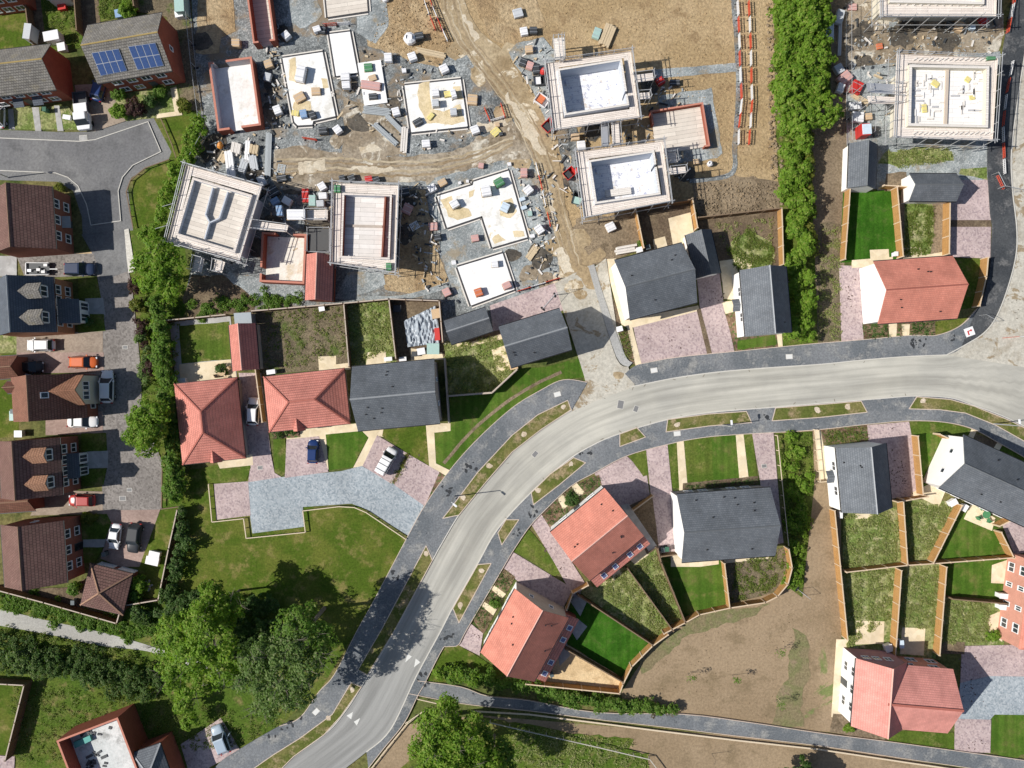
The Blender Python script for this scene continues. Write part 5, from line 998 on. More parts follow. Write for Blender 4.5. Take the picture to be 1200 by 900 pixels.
fence('tall boundary fence with pale coping round the old estate corner by the lane', [(0, 686), (60, 702), (144, 726), (150, 706), (192, 699), (204, 640), (214, 595)], 1.8, m_fenced, m_postd, cap=m_brickcap)
fence('pale capped fence of the garden at the lower left edge', [(-20, 794), (38, 797), (16, 884)], 1.9, m_fenced, m_postd, cap=m_brickcap)
fence('dark fence left of the narrow hedge garden at the top left', [(36, -10), (44, 54)], 1.8, m_fenced, m_postd); fence('dark fence between the two top left back gardens', [(94, -10), (98, 42)], 1.8, m_fenced, m_postd)
fence('timber fence behind the solar house garden top', [(160, -10), (164, 14)], 1.8, m_fenced, m_postd)
railing('low white timber knee rail round the blue grey private drive', [(246, 567), (250, 611), (287, 607), (290, 630), (359, 623), (356, 598), (398, 593), (416, 594), (430, 600), (476, 631)], .55)
railing('dark knee rail along the curving footway of the old estate', [(200, 188), (172, 198), (155, 212), (150, 226), (158, 268)], .5, m_postd)
railing('dark knee rail beside the drive of the solar panel house', [(190, 140), (203, 170), (208, 186)], .5, m_postd); railing('dark knee rail at the bottom of the setted court', [(190, 596), (213, 593)], .5, m_postd); railing('dark knee rail along the right side of the setted court', [(192, 540), (191, 594)], .5, m_postd)
railing('pale timber rail following the path edge left of the lower tree', [(476, 845), (498, 830)], .8); railing('short pale rail at the mouth of the lower path', [(490, 817), (512, 822)], .7)
railing('long pale field rail below the tarmac path', [(552, 838), (620, 854), (700, 872), (742, 882), (760, 886), (772, 902)], 1.0, plain('grey_rail', (.45, .43, .37), .9), 2.4, 'field_rail')
railing('timber edging rail along the lower side of the tarmac path', [(552, 832), (620, 836), (700, 846), (770, 855), (860, 866), (960, 877), (1060, 892), (1150, 905)], .35, m_rail, 2.4, 'edge_rail', .2)
railing('pale timber trip rail curving along the pavement at the bottom', [(430, 906), (452, 878), (476, 848), (496, 832)], .5)
railing('timber post and rail along the right of the drive by the wide grey house', [(908, 510), (915, 580), (921, 638)], 1.1, m_rail, 1.9, 'drive_rail', .09)
railing('timber rails beside the cream path of the narrow white fronted house', [(952, 503), (958, 564), (968, 563)], 1.0, m_rail, 1.6, 'drive_rail', .09)
# ------------------------------------------------------------------ site hoardings
m_rplas = plain('red_barrier_plastic', (.62, .09, .045), .5, .12); m_wplas = plain('white_barrier_plastic', (.78, .78, .78), .5, .06)
def barrier_proto(m):
    o = root('plastic_barrier', (0, 0, 0), '', 'barrier'); mb = MB()
    for z in (.1, .45, .82): mb.bar((-1, 0, z), (1, 0, z), .05, .1)
    for k in range(9): mb.bar((-1 + k * .25, 0, .1), (-1 + k * .25, 0, .84), .04, .05)
    mb.build('panel', m, o)
    for x in (-.75, .75): MB().bar((x, -.3, .05), (x, .3, .05), .12, .06).build('foot', m_blk, o)
    return o
BP = {}
def barrier(px, py, a, red, label, z=.05):
    if red not in BP: o = barrier_proto(m_rplas if red else m_wplas); BP[red] = o
    else: o = copy_tree(BP[red])
    p = P(px, py); o.location = (p.x, p.y, z); o.rotation_euler = (0, 0, a); o['label'] = label; o['group'] = 'red and white plastic barriers'
    return o
def barrier_run(pts, lab, first=True):
    W = [P(x, y) for x, y in pts]; red = first; i = 0
    for a, b in zip(W, W[1:]):
        d = b - a; n = max(1, round(d.length / 2.08)); ang = math.atan2(d.y, d.x)
        for k in range(n):
            p = a.lerp(b, (k + .5) / n); barrier(p.x * 8.4 + 600, 450 - p.y * 8.4, ang + random.uniform(-.03, .03), red, lab % ('red' if red else 'white')); red = not red; i += 1
barrier_run([(863, 2), (865, 40), (866, 80), (868, 118), (865, 150), (864, 174)], '%s plastic barrier in the left row along the trench in the gold soil', False)
barrier_run([(876, 2), (878, 40), (879, 80), (880, 120), (878, 150), (876, 174)], '%s plastic barrier in the right row along the trench, on the hedge side')
barrier_run([(497, 2), (511, 38)], '%s barrier in the left row beside the top of the site track', False); barrier_run([(502, -4), (513, 24), (524, 48)], '%s barrier in the right row beside the top of the site track')
barrier_run([(628, 193), (635, 222), (640, 246), (646, 270)], '%s barrier edging the site track right of the L shaped slab', False)
barrier_run([(606, 342), (656, 326)], '%s barrier between the plain white slab and the pink drive')
barrier_run([(352, 162), (376, 166)], '%s barrier near the pipe bundles')
barrier_run([(1188, -10), (1178, 40)], '%s barrier on the fresh tarmac at the top right'); barrier_run([(1184, 72), (1176, 112), (1172, 150), (1174, 206)], '%s barrier in the row between joisted house and dusty side road', False)
barrier_run([(1166, 208), (1172, 222)], '%s barrier standing alone at the bend of fresh tarmac'); barrier_run([(1174, 396), (1206, 394)], '%s barrier across the dusty mouth of the side road')
barrier_run([(568, 128), (574, 143), (592, 138), (587, 124)], '%s barrier forming the small square pen beside the sandy slab'); barrier_run([(381, 31), (410, 29)], '%s barrier beyond the plain narrow slab')
def heras(pts, lab, z=2.0):
    W = [P(x, y) for x, y in pts]
    for a, b in zip(W, W[1:]):
        d = b - a; n = max(1, round(d.length / 3.4))
        for k in range(n):
            p, q = a.lerp(b, k / n), a.lerp(b, (k + .97) / n); rt = root('mesh_fence_panel', tuple(p), lab, 'site fence', 'wire mesh site fence panels'); mb = MB()
            up = Vector((0, 0, z)); 
            for u, v in ((p, p + up), (q, q + up), (p + up, q + up), (p + up * .1, q + up * .1)): mb.tube(u, v, .03, 5)
            mb.build('frame', m_tube, rt); mb = MB()
            for i in range(1, 12): u = p.lerp(q, i / 12); mb.bar(u + up * .1, u + up, .008)
            mb.build('wire_mesh', m_tube, rt); mb = MB(); dd = d.normalized(); mb.obox(p.xy, dd, (-dd.y, dd.x), .12, .35, 0, .14); mb.build('foot', m_blk, rt)
heras([(222, 0), (230, 80), (241, 164), (232, 180), (222, 200)], 'grey wire mesh panel along the left boundary of the building site')
heras([(991, 10), (991, 80), (992, 170)], 'grey wire mesh panel between the bare track and the upper right site')
heras([(1020, 120), (1018, 160)], 'grey wire mesh panel beside the boarded access tower')
heras([(636, 362), (650, 346), (668, 340)], 'grey wire mesh panel beside the small corner house drive')
heras([(1160, 206), (1168, 222), (1188, 226)], 'white framed mesh panel across the fresh tarmac bend'); heras([(1146, 370), (1160, 378)], 'grey mesh panel leaning at the path corner by the salmon house')
heras([(912, 330), (934, 338), (940, 320)], 'wire mesh panel closing the hedge end'); heras([(934, 690), (944, 698)], 'loose mesh panel lying by the weedy plot')
# ------------------------------------------------------------------ vehicles
def paint(name, c): return plain(name, c, .3, .03, 1, 0, .5)
c_white = paint('white_car_paint', (.80, .80, .80)); c_org = paint('orange_car_paint', (.62, .13, .03)); c_red = paint('red_car_paint', (.38, .03, .025)); c_navy = paint('navy_car_paint', (.03, .045, .09)); c_blk = paint('black_car_paint', (.035, .038, .042)); c_sil = paint('pale_blue_car_paint', (.34, .42, .50)); c_blue = paint('blue_car_paint', (.012, .035, .13)); c_grey = paint('silver_car_paint', (.5, .51, .53))
m_tyre = plain('tyre_rubber', (.02, .02, .02), .9, .1); m_lamp = plain('headlight_glass', (.7, .72, .75), .15, .05, 2, 0, .5); m_tail = plain('tail_light_red', (.35, .01, .01), .3, .05)
CAR = {'hatch': dict(L=4.1, W=1.78, prof=[(-2.05, .5, .60), (-2.0, .72, .82), (-1.75, .84, .93), (-1.2, .89, .95), (0, .89, .93), (.9, .88, .90), (1.5, .83, .82), (1.85, .70, .72), (2.0, .52, .62), (2.05, .36, .5)], cab=(-1.78, -1.45, .42, 1.05), zr=1.47),
       'saloon': dict(L=4.6, W=1.82, prof=[(-2.3, .5, .60), (-2.24, .72, .84), (-1.95, .84, .94), (-1.4, .90, .97), (0, .91, .93), (1.0, .90, .90), (1.75, .84, .82), (2.1, .70, .72), (2.25, .52, .62), (2.3, .36, .5)], cab=(-1.65, -.95, .35, 1.15), zr=1.43),
       'suv': dict(L=4.6, W=1.9, prof=[(-2.3, .6, .62), (-2.24, .80, .96), (-2.0, .90, 1.05), (-1.5, .94, 1.08), (0, .95, 1.06), (1.0, .94, 1.03), (1.8, .90, .95), (2.2, .78, .80), (2.3, .64, .55)], cab=(-2.1, -1.75, .4, 1.05), zr=1.70),
       'van': dict(L=4.9, W=1.92, prof=[(-2.45, .86, .6), (-2.42, .93, 1.05), (-1.5, .96, 1.08), (0, .96, 1.06), (1.2, .95, 1.03), (2.0, .90, .95), (2.35, .78, .78), (2.45, .64, .55)], cab=(-2.38, -2.25, .85, 1.6), zr=1.92)}
PROTO = {}
def car_proto(kind, m):
    S = CAR[kind]; o = root('parked_car', (0, 0, 0), '', 'car'); v = []; f = []; pr = S['prof']
    for x, w, z in pr:
        zb = .28 if abs(x) < S['L'] / 2 - .15 else .36
        v += [(x, -w * .9, zb), (x, -w, (zb + z) / 2), (x, -w * .93, z - .03), (x, -w * .5, z + .03), (x, w * .5, z + .03), (x, w * .93, z - .03), (x, w, (zb + z) / 2), (x, w * .9, zb)]
    for i in range(len(pr) - 1):
        for k in range(8): f.append((i * 8 + k, i * 8 + (k + 1) % 8, (i + 1) * 8 + (k + 1) % 8, (i + 1) * 8 + k))
    n = len(pr) - 1; f += [tuple(range(7, -1, -1)), tuple(n * 8 + k for k in range(8))]
    me = bpy.data.meshes.new('body'); me.from_pydata(v, [], f); me.materials.append(m); me.update(); me.polygons.foreach_set('use_smooth', [True] * len(f))
    b = bpy.data.objects.new('body', me); COL.objects.link(b); b.parent = o; md = b.modifiers.new('s', 'SUBSURF'); md.levels = md.render_levels = 1
    x0, x1, x2, x3 = S['cab']; zb = 1.0 if kind == 'suv' else .9; zr = S['zr']; wb, wr = S['W'] / 2 * .93, S['W'] / 2 * .74
    if kind in ('van', 'suv'): wb, wr = S['W'] / 2 * .95, S['W'] / 2 * .82
    lo = [Vector((x0, -wb * .92, zb)), Vector((x3, -wb, zb - .04)), Vector((x3, wb, zb - .04)), Vector((x0, wb * .92, zb))]; hi = [Vector((x1, -wr * .95, zr - .03)), Vector((x2, -wr, zr)), Vector((x2, wr, zr)), Vector((x1, wr * .95, zr - .03))]
    c = Vector((0, 0, .03))
    cx = (x1 + x2) / 2; q = [Vector((cx + (p.x - cx) * .82, p.y * .85, zr + .05)) for p in hi]; mb = MB().poly(q)
    for i in range(4): j = (i + 1) % 4; mb.poly([hi[i], hi[j], q[j], q[i]])
    mb.build('roof', m, o, True)
    def glass(nm, a, b2, c2, d, mm=m_glass): MB().poly([a, b2, c2, d]).build(nm, mm, o)
    glass('windscreen', lo[1], lo[2], hi[2], hi[1]); glass('rear_window', lo[3], lo[0], hi[0], hi[3]); side = m if kind == 'van' else m_glass
    glass('side_window', lo[0], lo[1], hi[1], hi[0], m_glass); glass('side_window', lo[2], lo[3], hi[3], hi[2], m_glass)
    for i, j in ((0, 0), (1, 1), (2, 2), (3, 3)): MB().bar(lo[i], hi[i], .09).build('pillar', m, o)
    for sx in (-1, 1):
        for sy in (-1, 1):
            x, y = sx * S['L'] * .31, sy * (S['W'] / 2 - .12); w = MB().tube((x, y - .11, .32), (x, y + .11, .32), .32, 16).build('tyre', m_tyre, o); MB().tube((x, y + sy * .10, .32), (x, y + sy * .125, .32), .2, 12).build('rim', m_alu, w)
    xf, xr = pr[-2][0], pr[1][0]
    for sy in (-1, 1):
        MB().box(xf - .2, xf - .02, sy * .6 - .14, sy * .6 + .14, .56, .68).build('headlight', m_lamp, o); MB().box(xr - .09, xr + .03, sy * .68 - .12, sy * .68 + .12, .7, .92).build('tail_light', m_tail, o)
        MB().box(x3 - .5, x3 - .32, sy * (S['W'] / 2 + .07) - .1, sy * (S['W'] / 2 + .07) + .1, .9, 1.05).build('wing_mirror', m, o)
    return o
def car(kind, m, px, py, deg, label, z=.1, L=None):
    """deg: heading in the picture plane (0 = nose right, 90 = nose up)"""
    first = kind not in PROTO
    if first: PROTO[kind] = car_proto(kind, m); o = PROTO[kind]
    else: o = copy_tree(PROTO[kind]); recolour(o, m, ('body', 'roof', 'pillar', 'wing_mirror'))
    p = P(px, py, .7); o.location = (p.x, p.y, z); o.rotation_euler = (0, 0, R(deg)); o['label'] = label; o['group'] = 'cars parked on the drives'
    if L: k = L / CAR[kind]['L']; o.scale = (k, k ** .5, k ** .3)
    return o
car('hatch', c_white, 48, 404.5, 180, 'white hatchback on the tan drive under the slate roofed house', L=3.9)
car('hatch', c_org, 98, 424.5, 0, 'orange hatchback on the rosy setts drive'); car('hatch', c_white, 126, 453, 90, 'long white car parked across the front of the cream gabled house', L=4.6)
car('saloon', c_white, 97, 494, 0, 'white car on the drive above the house with orange dormers', L=4.2); car('hatch', c_red, 96, 586.5, 180, 'red car with silver roof on the drive below the house with orange dormers', L=3.7)
car('saloon', c_white, 135, 628.5, 262, 'white saloon beside the black car on the lower drive', L=3.6); car('suv', c_blk, 158, 630.5, 262, 'black car next to the white saloon on the lower drive', L=4.2)
car('suv', c_navy, 94, 315.5, 0, 'dark navy pickup like car with a trailer behind it', L=4.2); car('hatch', c_white, 297, 482, 88, 'white hatchback in the shaded drive between the two hipped bungalows', L=3.9)
car('hatch', c_blue, 367, 529, 88, 'blue hatchback on the pink pad in front of the second bungalow', L=3.3); car('van', c_white, 453, 540, 61, 'white van with roof bars on the pink drive by the blue grey court', L=4.0)
o = car('suv', c_sil, 259, 866, 112, 'pale blue car with open rear door on the pad at the lower left', L=4.1); MB().box(-1.0, 0.1, -1.75, -1.0, .4, 1.2) ; 
d = MB().slab([(-.1, -.95, .4), (.5, -1.7, .4), (.5, -1.7, 1.15), (-.1, -.95, 1.15)], (1, 1, 0), .07).build('open_door', c_sil, o)
car('hatch', c_white, -1, 134, 90, 'white car cut by the left edge in front of the terrace', L=3.9); car('hatch', c_blue, 117, 103, 75, 'blue car half hidden in the shade beside the solar panel house', L=3.8); car('saloon', c_blk, 35, 430, 0, 'dark car in the shaded end of the drive by the russet garage', L=3.9)
# roof bars on the van
for x in (-1.6, -.6, .3): MB().bar((453 * 0 + x, -.8, 2.0), (x, .8, 2.0), .07).build('roof_bar', m_dgrey, [q for q in bpy.data.objects if q.get('label', '').startswith('white van with roof')][0])
# tipper truck and trailer
t = root('tipper_truck', (*P(101, 133).xy, .1), 'white tipper truck with empty dark bed in front of the brick terrace', 'truck', rz=R(277))
MB().box(-2.6, .3, -.95, .95, .75, .85).build('bed_floor', m_dgrey, t)
for a in ((-2.6, -2.5, -.95, .95), (-2.5, .3, -.95, -.87), (-2.5, .3, .87, .95)): MB().box(*a, .85, 1.3).build('bed_side', m_dgrey, t)
MB().box(-.9, .3, -.9, .9, .86, 1.5).build('tool_box', c_white, t)
MB().prism([(.4, -.95), (2.0, -.95), (2.6, -.85), (2.6, .85), (2.0, .95), (.4, .95)], .45, 1.15, True).build('cab', c_white, t, bevel=.08); MB().box(.45, 1.5, -.85, .85, 1.15, 2.05).build('cab_roof', c_white, t, bevel=.12)
MB().poly([(1.52, -.82, 2.0), (2.05, -.9, 1.17), (2.05, .9, 1.17), (1.52, .82, 2.0)]).build('windscreen', m_glass, t)
for x in (-1.7, 1.7):
    for y in (-.85, .85): MB().tube((x, y - .12, .36), (x, y + .12, .36), .36, 14).build('tyre', m_tyre, t)
t = root('car_trailer', (*P(50, 316).xy, .12), 'low white and dark trailer loaded with odds and ends behind the navy car', 'trailer', rz=0)
ORG[t.name] = Vector(); MB().box(-1.9, 1.3, -.85, .85, .4, .5).build('trailer_bed', m_dgrey, t)
for a in ((-1.9, -1.8, -.85, .85), (-1.9, 1.3, .8, .87), (-1.9, 1.3, -.87, -.8)): MB().box(*a, .5, .75).build('side_rail', m_wht, t)
MB().bar((1.3, 0, .45), (2.4, 0, .45), .09).build('drawbar', m_tube, t)
for k in range(9): x, y = random.uniform(-1.6, 1), random.uniform(-.6, .6); MB().box(x - .25, x + .25, y - .18, y + .18, .5, .6 + random.random() * .5).build('load', random.choice((m_wht, m_dgrey, m_alu, m_wht)), t)
for y in (-.9, .9): MB().tube((-.3, y - .08, .3), (-.3, y + .08, .3), .3, 12).build('tyre', m_tyre, t)
# ------------------------------------------------------------------ foliage
lf_br = leafmat('bright_leaves', (.13, .25, .022), (.205, .33, .035), (.29, .34, .075)); lf_mid = leafmat('mid_leaves', (.10, .20, .028), (.155, .27, .04), (.21, .26, .07)); lf_dk = leafmat('dark_leaves', (.06, .125, .03), (.10, .18, .042), (.15, .19, .075))
lf_oak = leafmat('grey_green_leaves', (.11, .195, .045), (.175, .26, .075), (.27, .30, .15)); lf_pur = leafmat('purple_leaves', (.07, .035, .035), (.11, .055, .05), (.10, .10, .05)); lf_yel = leafmat('yellowish_leaves', (.13, .17, .02), (.19, .21, .035), (.25, .22, .06)); lf_dry = leafmat('dry_weed_leaves', (.22, .29, .065), (.35, .37, .15), (.52, .48, .28)); lf_grs = leafmat('grass_blades', (.13, .20, .03), (.19, .24, .05), (.28, .27, .10))
lf_lane = leafmat('lane_leaves', (.065, .135, .03), (.11, .18, .045), (.17, .20, .08)); m_bark = plain('grey_bark', (.20, .17, .14), .95, .2, 4)
def leaves(name, m, cen, nrm, size, parent=None, var=None, asp=.62):
    """many small leaf faces: cen (n,3), nrm (n,3)"""
    n = len(cen); rnd = np.random.randn(n, 3); nrm = nrm / np.linalg.norm(nrm, axis=1, keepdims=True)
    a = np.cross(nrm, rnd); a /= np.linalg.norm(a, axis=1, keepdims=True) + 1e-9; b = np.cross(nrm, a)
    s = (size * np.random.uniform(.6, 1.35, n))[:, None]; a = a * s; b = b * s * asp; fold = nrm * s * .18
    V = np.stack([cen - a, cen - b * .9 + fold, cen + a, cen + b * .9 + fold], 1).reshape(-1, 3)
    o0 = np.array(ORG.get(parent.name, Vector())) if parent else np.zeros(3); V = V - o0
    me = bpy.data.meshes.new(name); me.vertices.add(4 * n); me.vertices.foreach_set('co', V.astype(np.float32).ravel()); me.loops.add(4 * n); me.loops.foreach_set('vertex_index', np.arange(4 * n, dtype=np.int32)); me.polygons.add(n); me.polygons.foreach_set('loop_start', np.arange(0, 4 * n, 4, dtype=np.int32)); me.polygons.foreach_set('loop_total', np.full(n, 4, dtype=np.int32))
    me.update(calc_edges=True); at = me.color_attributes.new('leafvar', 'FLOAT_COLOR', 'POINT'); c = np.ones((n, 4, 4), dtype=np.float32)
    v = np.random.rand(n) if var is None else np.clip(var + np.random.randn(n) * .22, 0, 1); c[:, :, 0] = v[:, None]; c[:, :, 1] = np.random.rand(n)[:, None]
    at.data.foreach_set('color', c.ravel()); me.materials.append(m)
    o = bpy.data.objects.new(name, me); COL.objects.link(o)
    if parent: o.parent = parent; ORG[o.name] = ORG.get(parent.name, Vector())
    return o
def crown(name, m, blobs, dens=1.0, size=.28, parent=None, lump=.42, clr=.55, per=46):
    """blobs: (x,y,z,r[,rz]); leaf clumps over the lit shell of each lobe"""
    C, N, Vv = [], [], []
    for bl in blobs:
        x, y, z, r = bl[:4]; rz = bl[4] if len(bl) > 4 else r * .8; sx, sy = random.uniform(.8, 1.25), random.uniform(.8, 1.25); k = max(6, int(dens * 9 * r * r / (clr * clr) * .42))
        for _ in range(k):
            d = Vector((random.gauss(0, 1), random.gauss(0, 1), random.gauss(.35, .9))).normalized()
            if d.z < -.35: d.z = -d.z
            q = 1 + lump * noise.noise(Vector((d.x * 1.9 + x, d.y * 1.9 + y, d.z * 1.9 + z * .7))) * 1.6; rad = random.uniform(.72, 1.0) * q
            c = np.array((x + d.x * r * rad * sx, y + d.y * r * rad * sy, max(.15, z + d.z * rz * rad))); cr = clr * random.uniform(.5, 1.5); n = int(per * (cr / clr) ** 2)
            g = np.random.randn(n, 3); g /= np.linalg.norm(g, axis=1, keepdims=True); g[:, 2] = np.abs(g[:, 2]) * .9 - .15; rr = np.random.uniform(.35, 1, n)[:, None] ** .5
            C.append(c + g * rr * cr); N.append(g * .6 + np.array(d) * .5 + np.random.randn(n, 3) * .5 + np.array((0, 0, .5))); Vv.append(np.full(n, np.clip(.5 + random.gauss(0, .28), 0, 1)))
    C = np.concatenate(C); C[:, 2] = np.maximum(C[:, 2], .08); return leaves(name, m, C, np.concatenate(N), size, parent, np.concatenate(Vv))
def limb(mb, a, b, r0, r1, dep):
    mb.tube(a, b, r0, 7, r1)
    if dep:
        for _ in range(3):
            d = (b - a).normalized() + Vector((random.gauss(0, .55), random.gauss(0, .55), random.gauss(.15, .3))); limb(mb, b, b + d.normalized() * (b - a).length * random.uniform(.55, .8), r1, r1 * .45, dep - 1)
def tree(label, blobs_px, m, trunk_px, h0=2.2, tr=.28, dens=1.0, size=.28, cat='tree', name='tree', clr=.55, group=None, per=46, zf=1.0):
    """blobs_px: (px,py,z,r) with z the height of the lobe centre"""
    B = []
    for px, py, z, r in blobs_px: z = z * zf + random.uniform(-.6, .6) * (zf > 1); p = P(px, py, z); B.append((p.x, p.y, z, r * (HC - z) / HC * 1.03))
    t = Vector((sum(b[0] for b in B) / len(B), sum(b[1] for b in B) / len(B), 0)); h0 *= zf; rt = root(name, tuple(t), label, cat, group)
    top = Vector((t.x, t.y, h0)); mb = MB(); mb.tube(t - Vector((0, 0, .1)), top, tr, 9, tr * .75)
    for b in B:
        e = Vector(b[:3]); mid = top.lerp(e, .55) + Vector((0, 0, .3)); mb.tube(top, mid, tr * .5, 6, tr * .3); limb(mb, mid, e + Vector((0, 0, b[3] * .2)), tr * .3, tr * .12, 2 if b[3] > 1.6 else 1)
    mb.build('trunk', m_bark, rt); crown('crown', m, B, dens, size, rt, clr=clr, per=per); return rt
def along(pts, step, z, r, jit=.3, zj=.2, side=0):
    out = []; W = [Vector(p) for p in pts]
    for a, b in zip(W, W[1:]):
        n = max(1, round((b - a).length / step))
        for k in range(n):
            p = a.lerp(b, (k + random.random() * .6) / n); f = random.uniform(.75, 1.25); out.append((p.x + random.gauss(0, jit) * 8.4, p.y + random.gauss(0, jit) * 8.4, z * random.uniform(1 - zj, 1 + zj), r * f))
    return out
# large trees lower left
tree('broad bright green tree at the lower left spreading over the lane end', [(212, 742, 5.5, 2.6), (240, 722, 6, 2.4), (225, 770, 6, 2.8), (250, 752, 6.8, 3.0), (205, 785, 4.6, 2.2), (232, 798, 5, 2.3), (262, 780, 5.6, 2.4), (196, 752, 4.4, 1.8), (270, 712, 5.0, 1.8), (250, 700, 4.6, 1.5)], lf_br, (236, 762), 3, .4, 1.0, .19, clr=.6, per=30, zf=1.55)
tree('grey green oak like tree at the lower left, its crown reaching the tarmac path', [(318, 768, 6, 2.8), (345, 752, 6, 2.6), (300, 795, 5.6, 2.5), (330, 800, 6, 2.8), (356, 785, 5.6, 2.5), (345, 815, 4.8, 2.2), (312, 822, 4.6, 2.0), (368, 765, 5, 1.8), (296, 770, 5, 1.9)], lf_oak, (332, 780), 3, .42, .95, .18, clr=.6, per=28, zf=1.8)
tree('taller dark green tree rising behind the grey green one beside the lawn', [(352, 730, 6.2, 2.2), (370, 742, 5.4, 2.0), (340, 740, 5.6, 1.9), (358, 720, 5.0, 1.5), (374, 758, 4.4, 1.5)], lf_mid, (352, 742), 3, .3, 1.0, .19, clr=.6, per=30, zf=1.8)
tree('small bright tree with a narrow top at the lower left edge of the lawn', [(247, 692, 4.4, 1.2), (246, 706, 4.4, 1.4), (258, 716, 4.2, 1.2), (275, 706, 4, 1.3), (268, 722, 4.2, 1.2)], lf_br, (256, 710), 2, .18, 1.0, .19, clr=.5, per=26, zf=1.7)
tree('low sprig of a tree hanging above the paved pad at the lower left', [(216, 826, 2.6, 1.1), (224, 842, 2.2, .9), (214, 815, 3, 1.0)], lf_br, (216, 820), 1.2, .12, 1, .22)
# bottom centre
tree('bushy tree with yellow green crown cut by the bottom edge', [(505, 850, 4.6, 2.2), (520, 838, 4.6, 1.8), (512, 870, 5, 2.4), (540, 868, 5, 2.4), (530, 890, 5, 2.5), (556, 886, 4.8, 2.3), (500, 890, 4.6, 2.2), (570, 900, 4.6, 2.2), (528, 824, 4, 1.3), (548, 845, 4.0, 1.5)], lf_br, (528, 868), 2.6, .35, 1.0, .19, clr=.6, per=30, zf=1.7)
tree('smaller darker tree tangled into the right side of the bottom edge tree', [(566, 862, 3.6, 1.6), (585, 880, 3.6, 1.8), (590, 900, 3.4, 1.8), (572, 895, 3.6, 1.6)], lf_mid, (578, 882), 1.8, .2, 1, .19, clr=.55, per=28, zf=1.7)
tree('dark tree top peeping in at the bottom edge of the earth strip', [(938, 910, 3.2, 1.9), (925, 916, 3, 1.5), (955, 914, 3, 1.5)], lf_dk, (938, 916), 1.6, .2, 1, .24)
# the tall hedge right of the gold soil
big = []
for y in range(-12, 402, 9):
    xw = 940 if y < 150 else 938; half = 24 if y < 140 else (14 if y < 240 else 11); c = 939 if y < 140 else (932 if y < 240 else 938)
    for _ in range(2 if half < 20 else 3): big.append((c + random.uniform(-half, half), y + random.uniform(-4, 4), random.uniform(1.6, 3.4) * (1 if y < 150 else .75), random.uniform(1.1, 1.9) * (1 if y < 150 else .62)))
def hedge(label, B, m, dens=.9, size=.24, name='hedge', cat='hedge', clr=.32, per=18, group=None):
    size *= .78
    c = P(B[0][0], B[0][1]); rt = root(name, tuple(c), label, cat, group); L = []
    for px, py, z, r in B: p = P(px, py, z); L.append((p.x, p.y, z, r, min(r, z)))
    mb = MB()
    for b in L[::2]: mb.tube((b[0], b[1], -.1), (b[0] + .1, b[1], b[2]), .07, 5, .03)
    mb.build('stems', m_bark, rt); crown('foliage', m, L, dens, size, rt, clr=clr, per=per); return rt
hedge('tall bright green hedge between the gold soil and the bare track, wide upper part', [b for b in big if b[1] < 140], lf_br, .9, .26)
hedge('long green hedge running down from the wide hedge to the dark tarmac path', [b for b in big if b[1] >= 140], lf_br, .85, .24)
hedge('yellowish shrub row along the right flank of the long hedge', along([(946, 150), (946, 235), (949, 270), (950, 300)], 8, 1.2, .75), lf_yel, .8, .22)
# left hedge column
tree('round green tree at the top of the left hedge beside the tilted scaffold', [(176, 308, 3.6, 2.0), (190, 298, 4, 2.0), (186, 322, 4, 2.1), (200, 318, 3.6, 1.8), (178, 334, 3.2, 1.6), (198, 340, 3.2, 1.6)], lf_br, (188, 316), 2, .22, 1, .18, clr=.5, per=26, zf=1.4)
tree('round bright tree in the left hedge overhanging the setted court', [(165, 492, 3.6, 1.9), (176, 484, 4, 2.0), (170, 508, 4, 2.0), (184, 500, 3.6, 1.8), (160, 512, 3.2, 1.4), (176, 522, 3.2, 1.5)], lf_br, (174, 502), 2, .22, 1.05, .18, clr=.5, per=26, zf=1.2)
hedge('young green shrubs below the mesh fence beside the tilted scaffold', along([(232, 140), (226, 165), (212, 205), (196, 235), (182, 262), (172, 285)], 9, 1.4, .95), lf_br, .8, .22)
hedge('dark green hedge running down between the setted court and the hipped bungalow', along([(186, 350), (190, 400), (194, 440), (198, 480), (204, 530), (208, 585)], 7, 1.7, 1.1, .25), lf_mid, .9, .22)
hedge('second hedge line of brighter shrubs against the bungalow garden', along([(188, 380), (192, 420), (200, 470), (206, 520), (212, 560), (208, 590)], 9, 1.5, .9, .2), lf_br, .7, .22)
hedge('purple leaved shrubs mixed in at the court side of the left hedge', along([(156, 322), (162, 348), (164, 372), (168, 400), (174, 436), (176, 450)], 11, .9, .8, .25), lf_pur, .7, .2)
hedge('pale silvery shrubs between the purple ones beside the court', along([(166, 385), (168, 410), (172, 445), (174, 462)], 13, .9, .75), lf_oak, .7, .2)
hedge('yellow green shrub at the court edge by the slate roofed house', along([(160, 355), (172, 364)], 7, .9, .8), lf_yel, .8, .2)
hedge('dark shrub line along the outside of the old estate corner wall', along([(216, 600), (212, 640), (202, 690), (196, 706)], 7, 1.1, .8), lf_dk, .8, .2)
hedge('undergrowth band below the boundary fence beside the lane', along([(0, 696), (60, 710), (110, 727), (150, 738), (190, 735)], 4, .2, .75, .5, .5) + along([(0, 706), (60, 720), (110, 732)], 4, .15, .6, .5, .5), lf_mid, .6, .17)
hedge('dense low growth joining the lane end to the lower left trees', along([(160, 716), (190, 716), (225, 700), (280, 712), (330, 712)], 8, 1.0, 1.1, .6), lf_dk, .7, .22)
hedge('dark tangle of bushes between the two lower left tree crowns', along([(262, 740), (290, 735), (316, 735), (285, 765), (276, 790)], 8, 1.8, 1.4, .5), lf_dk, .7, .24)
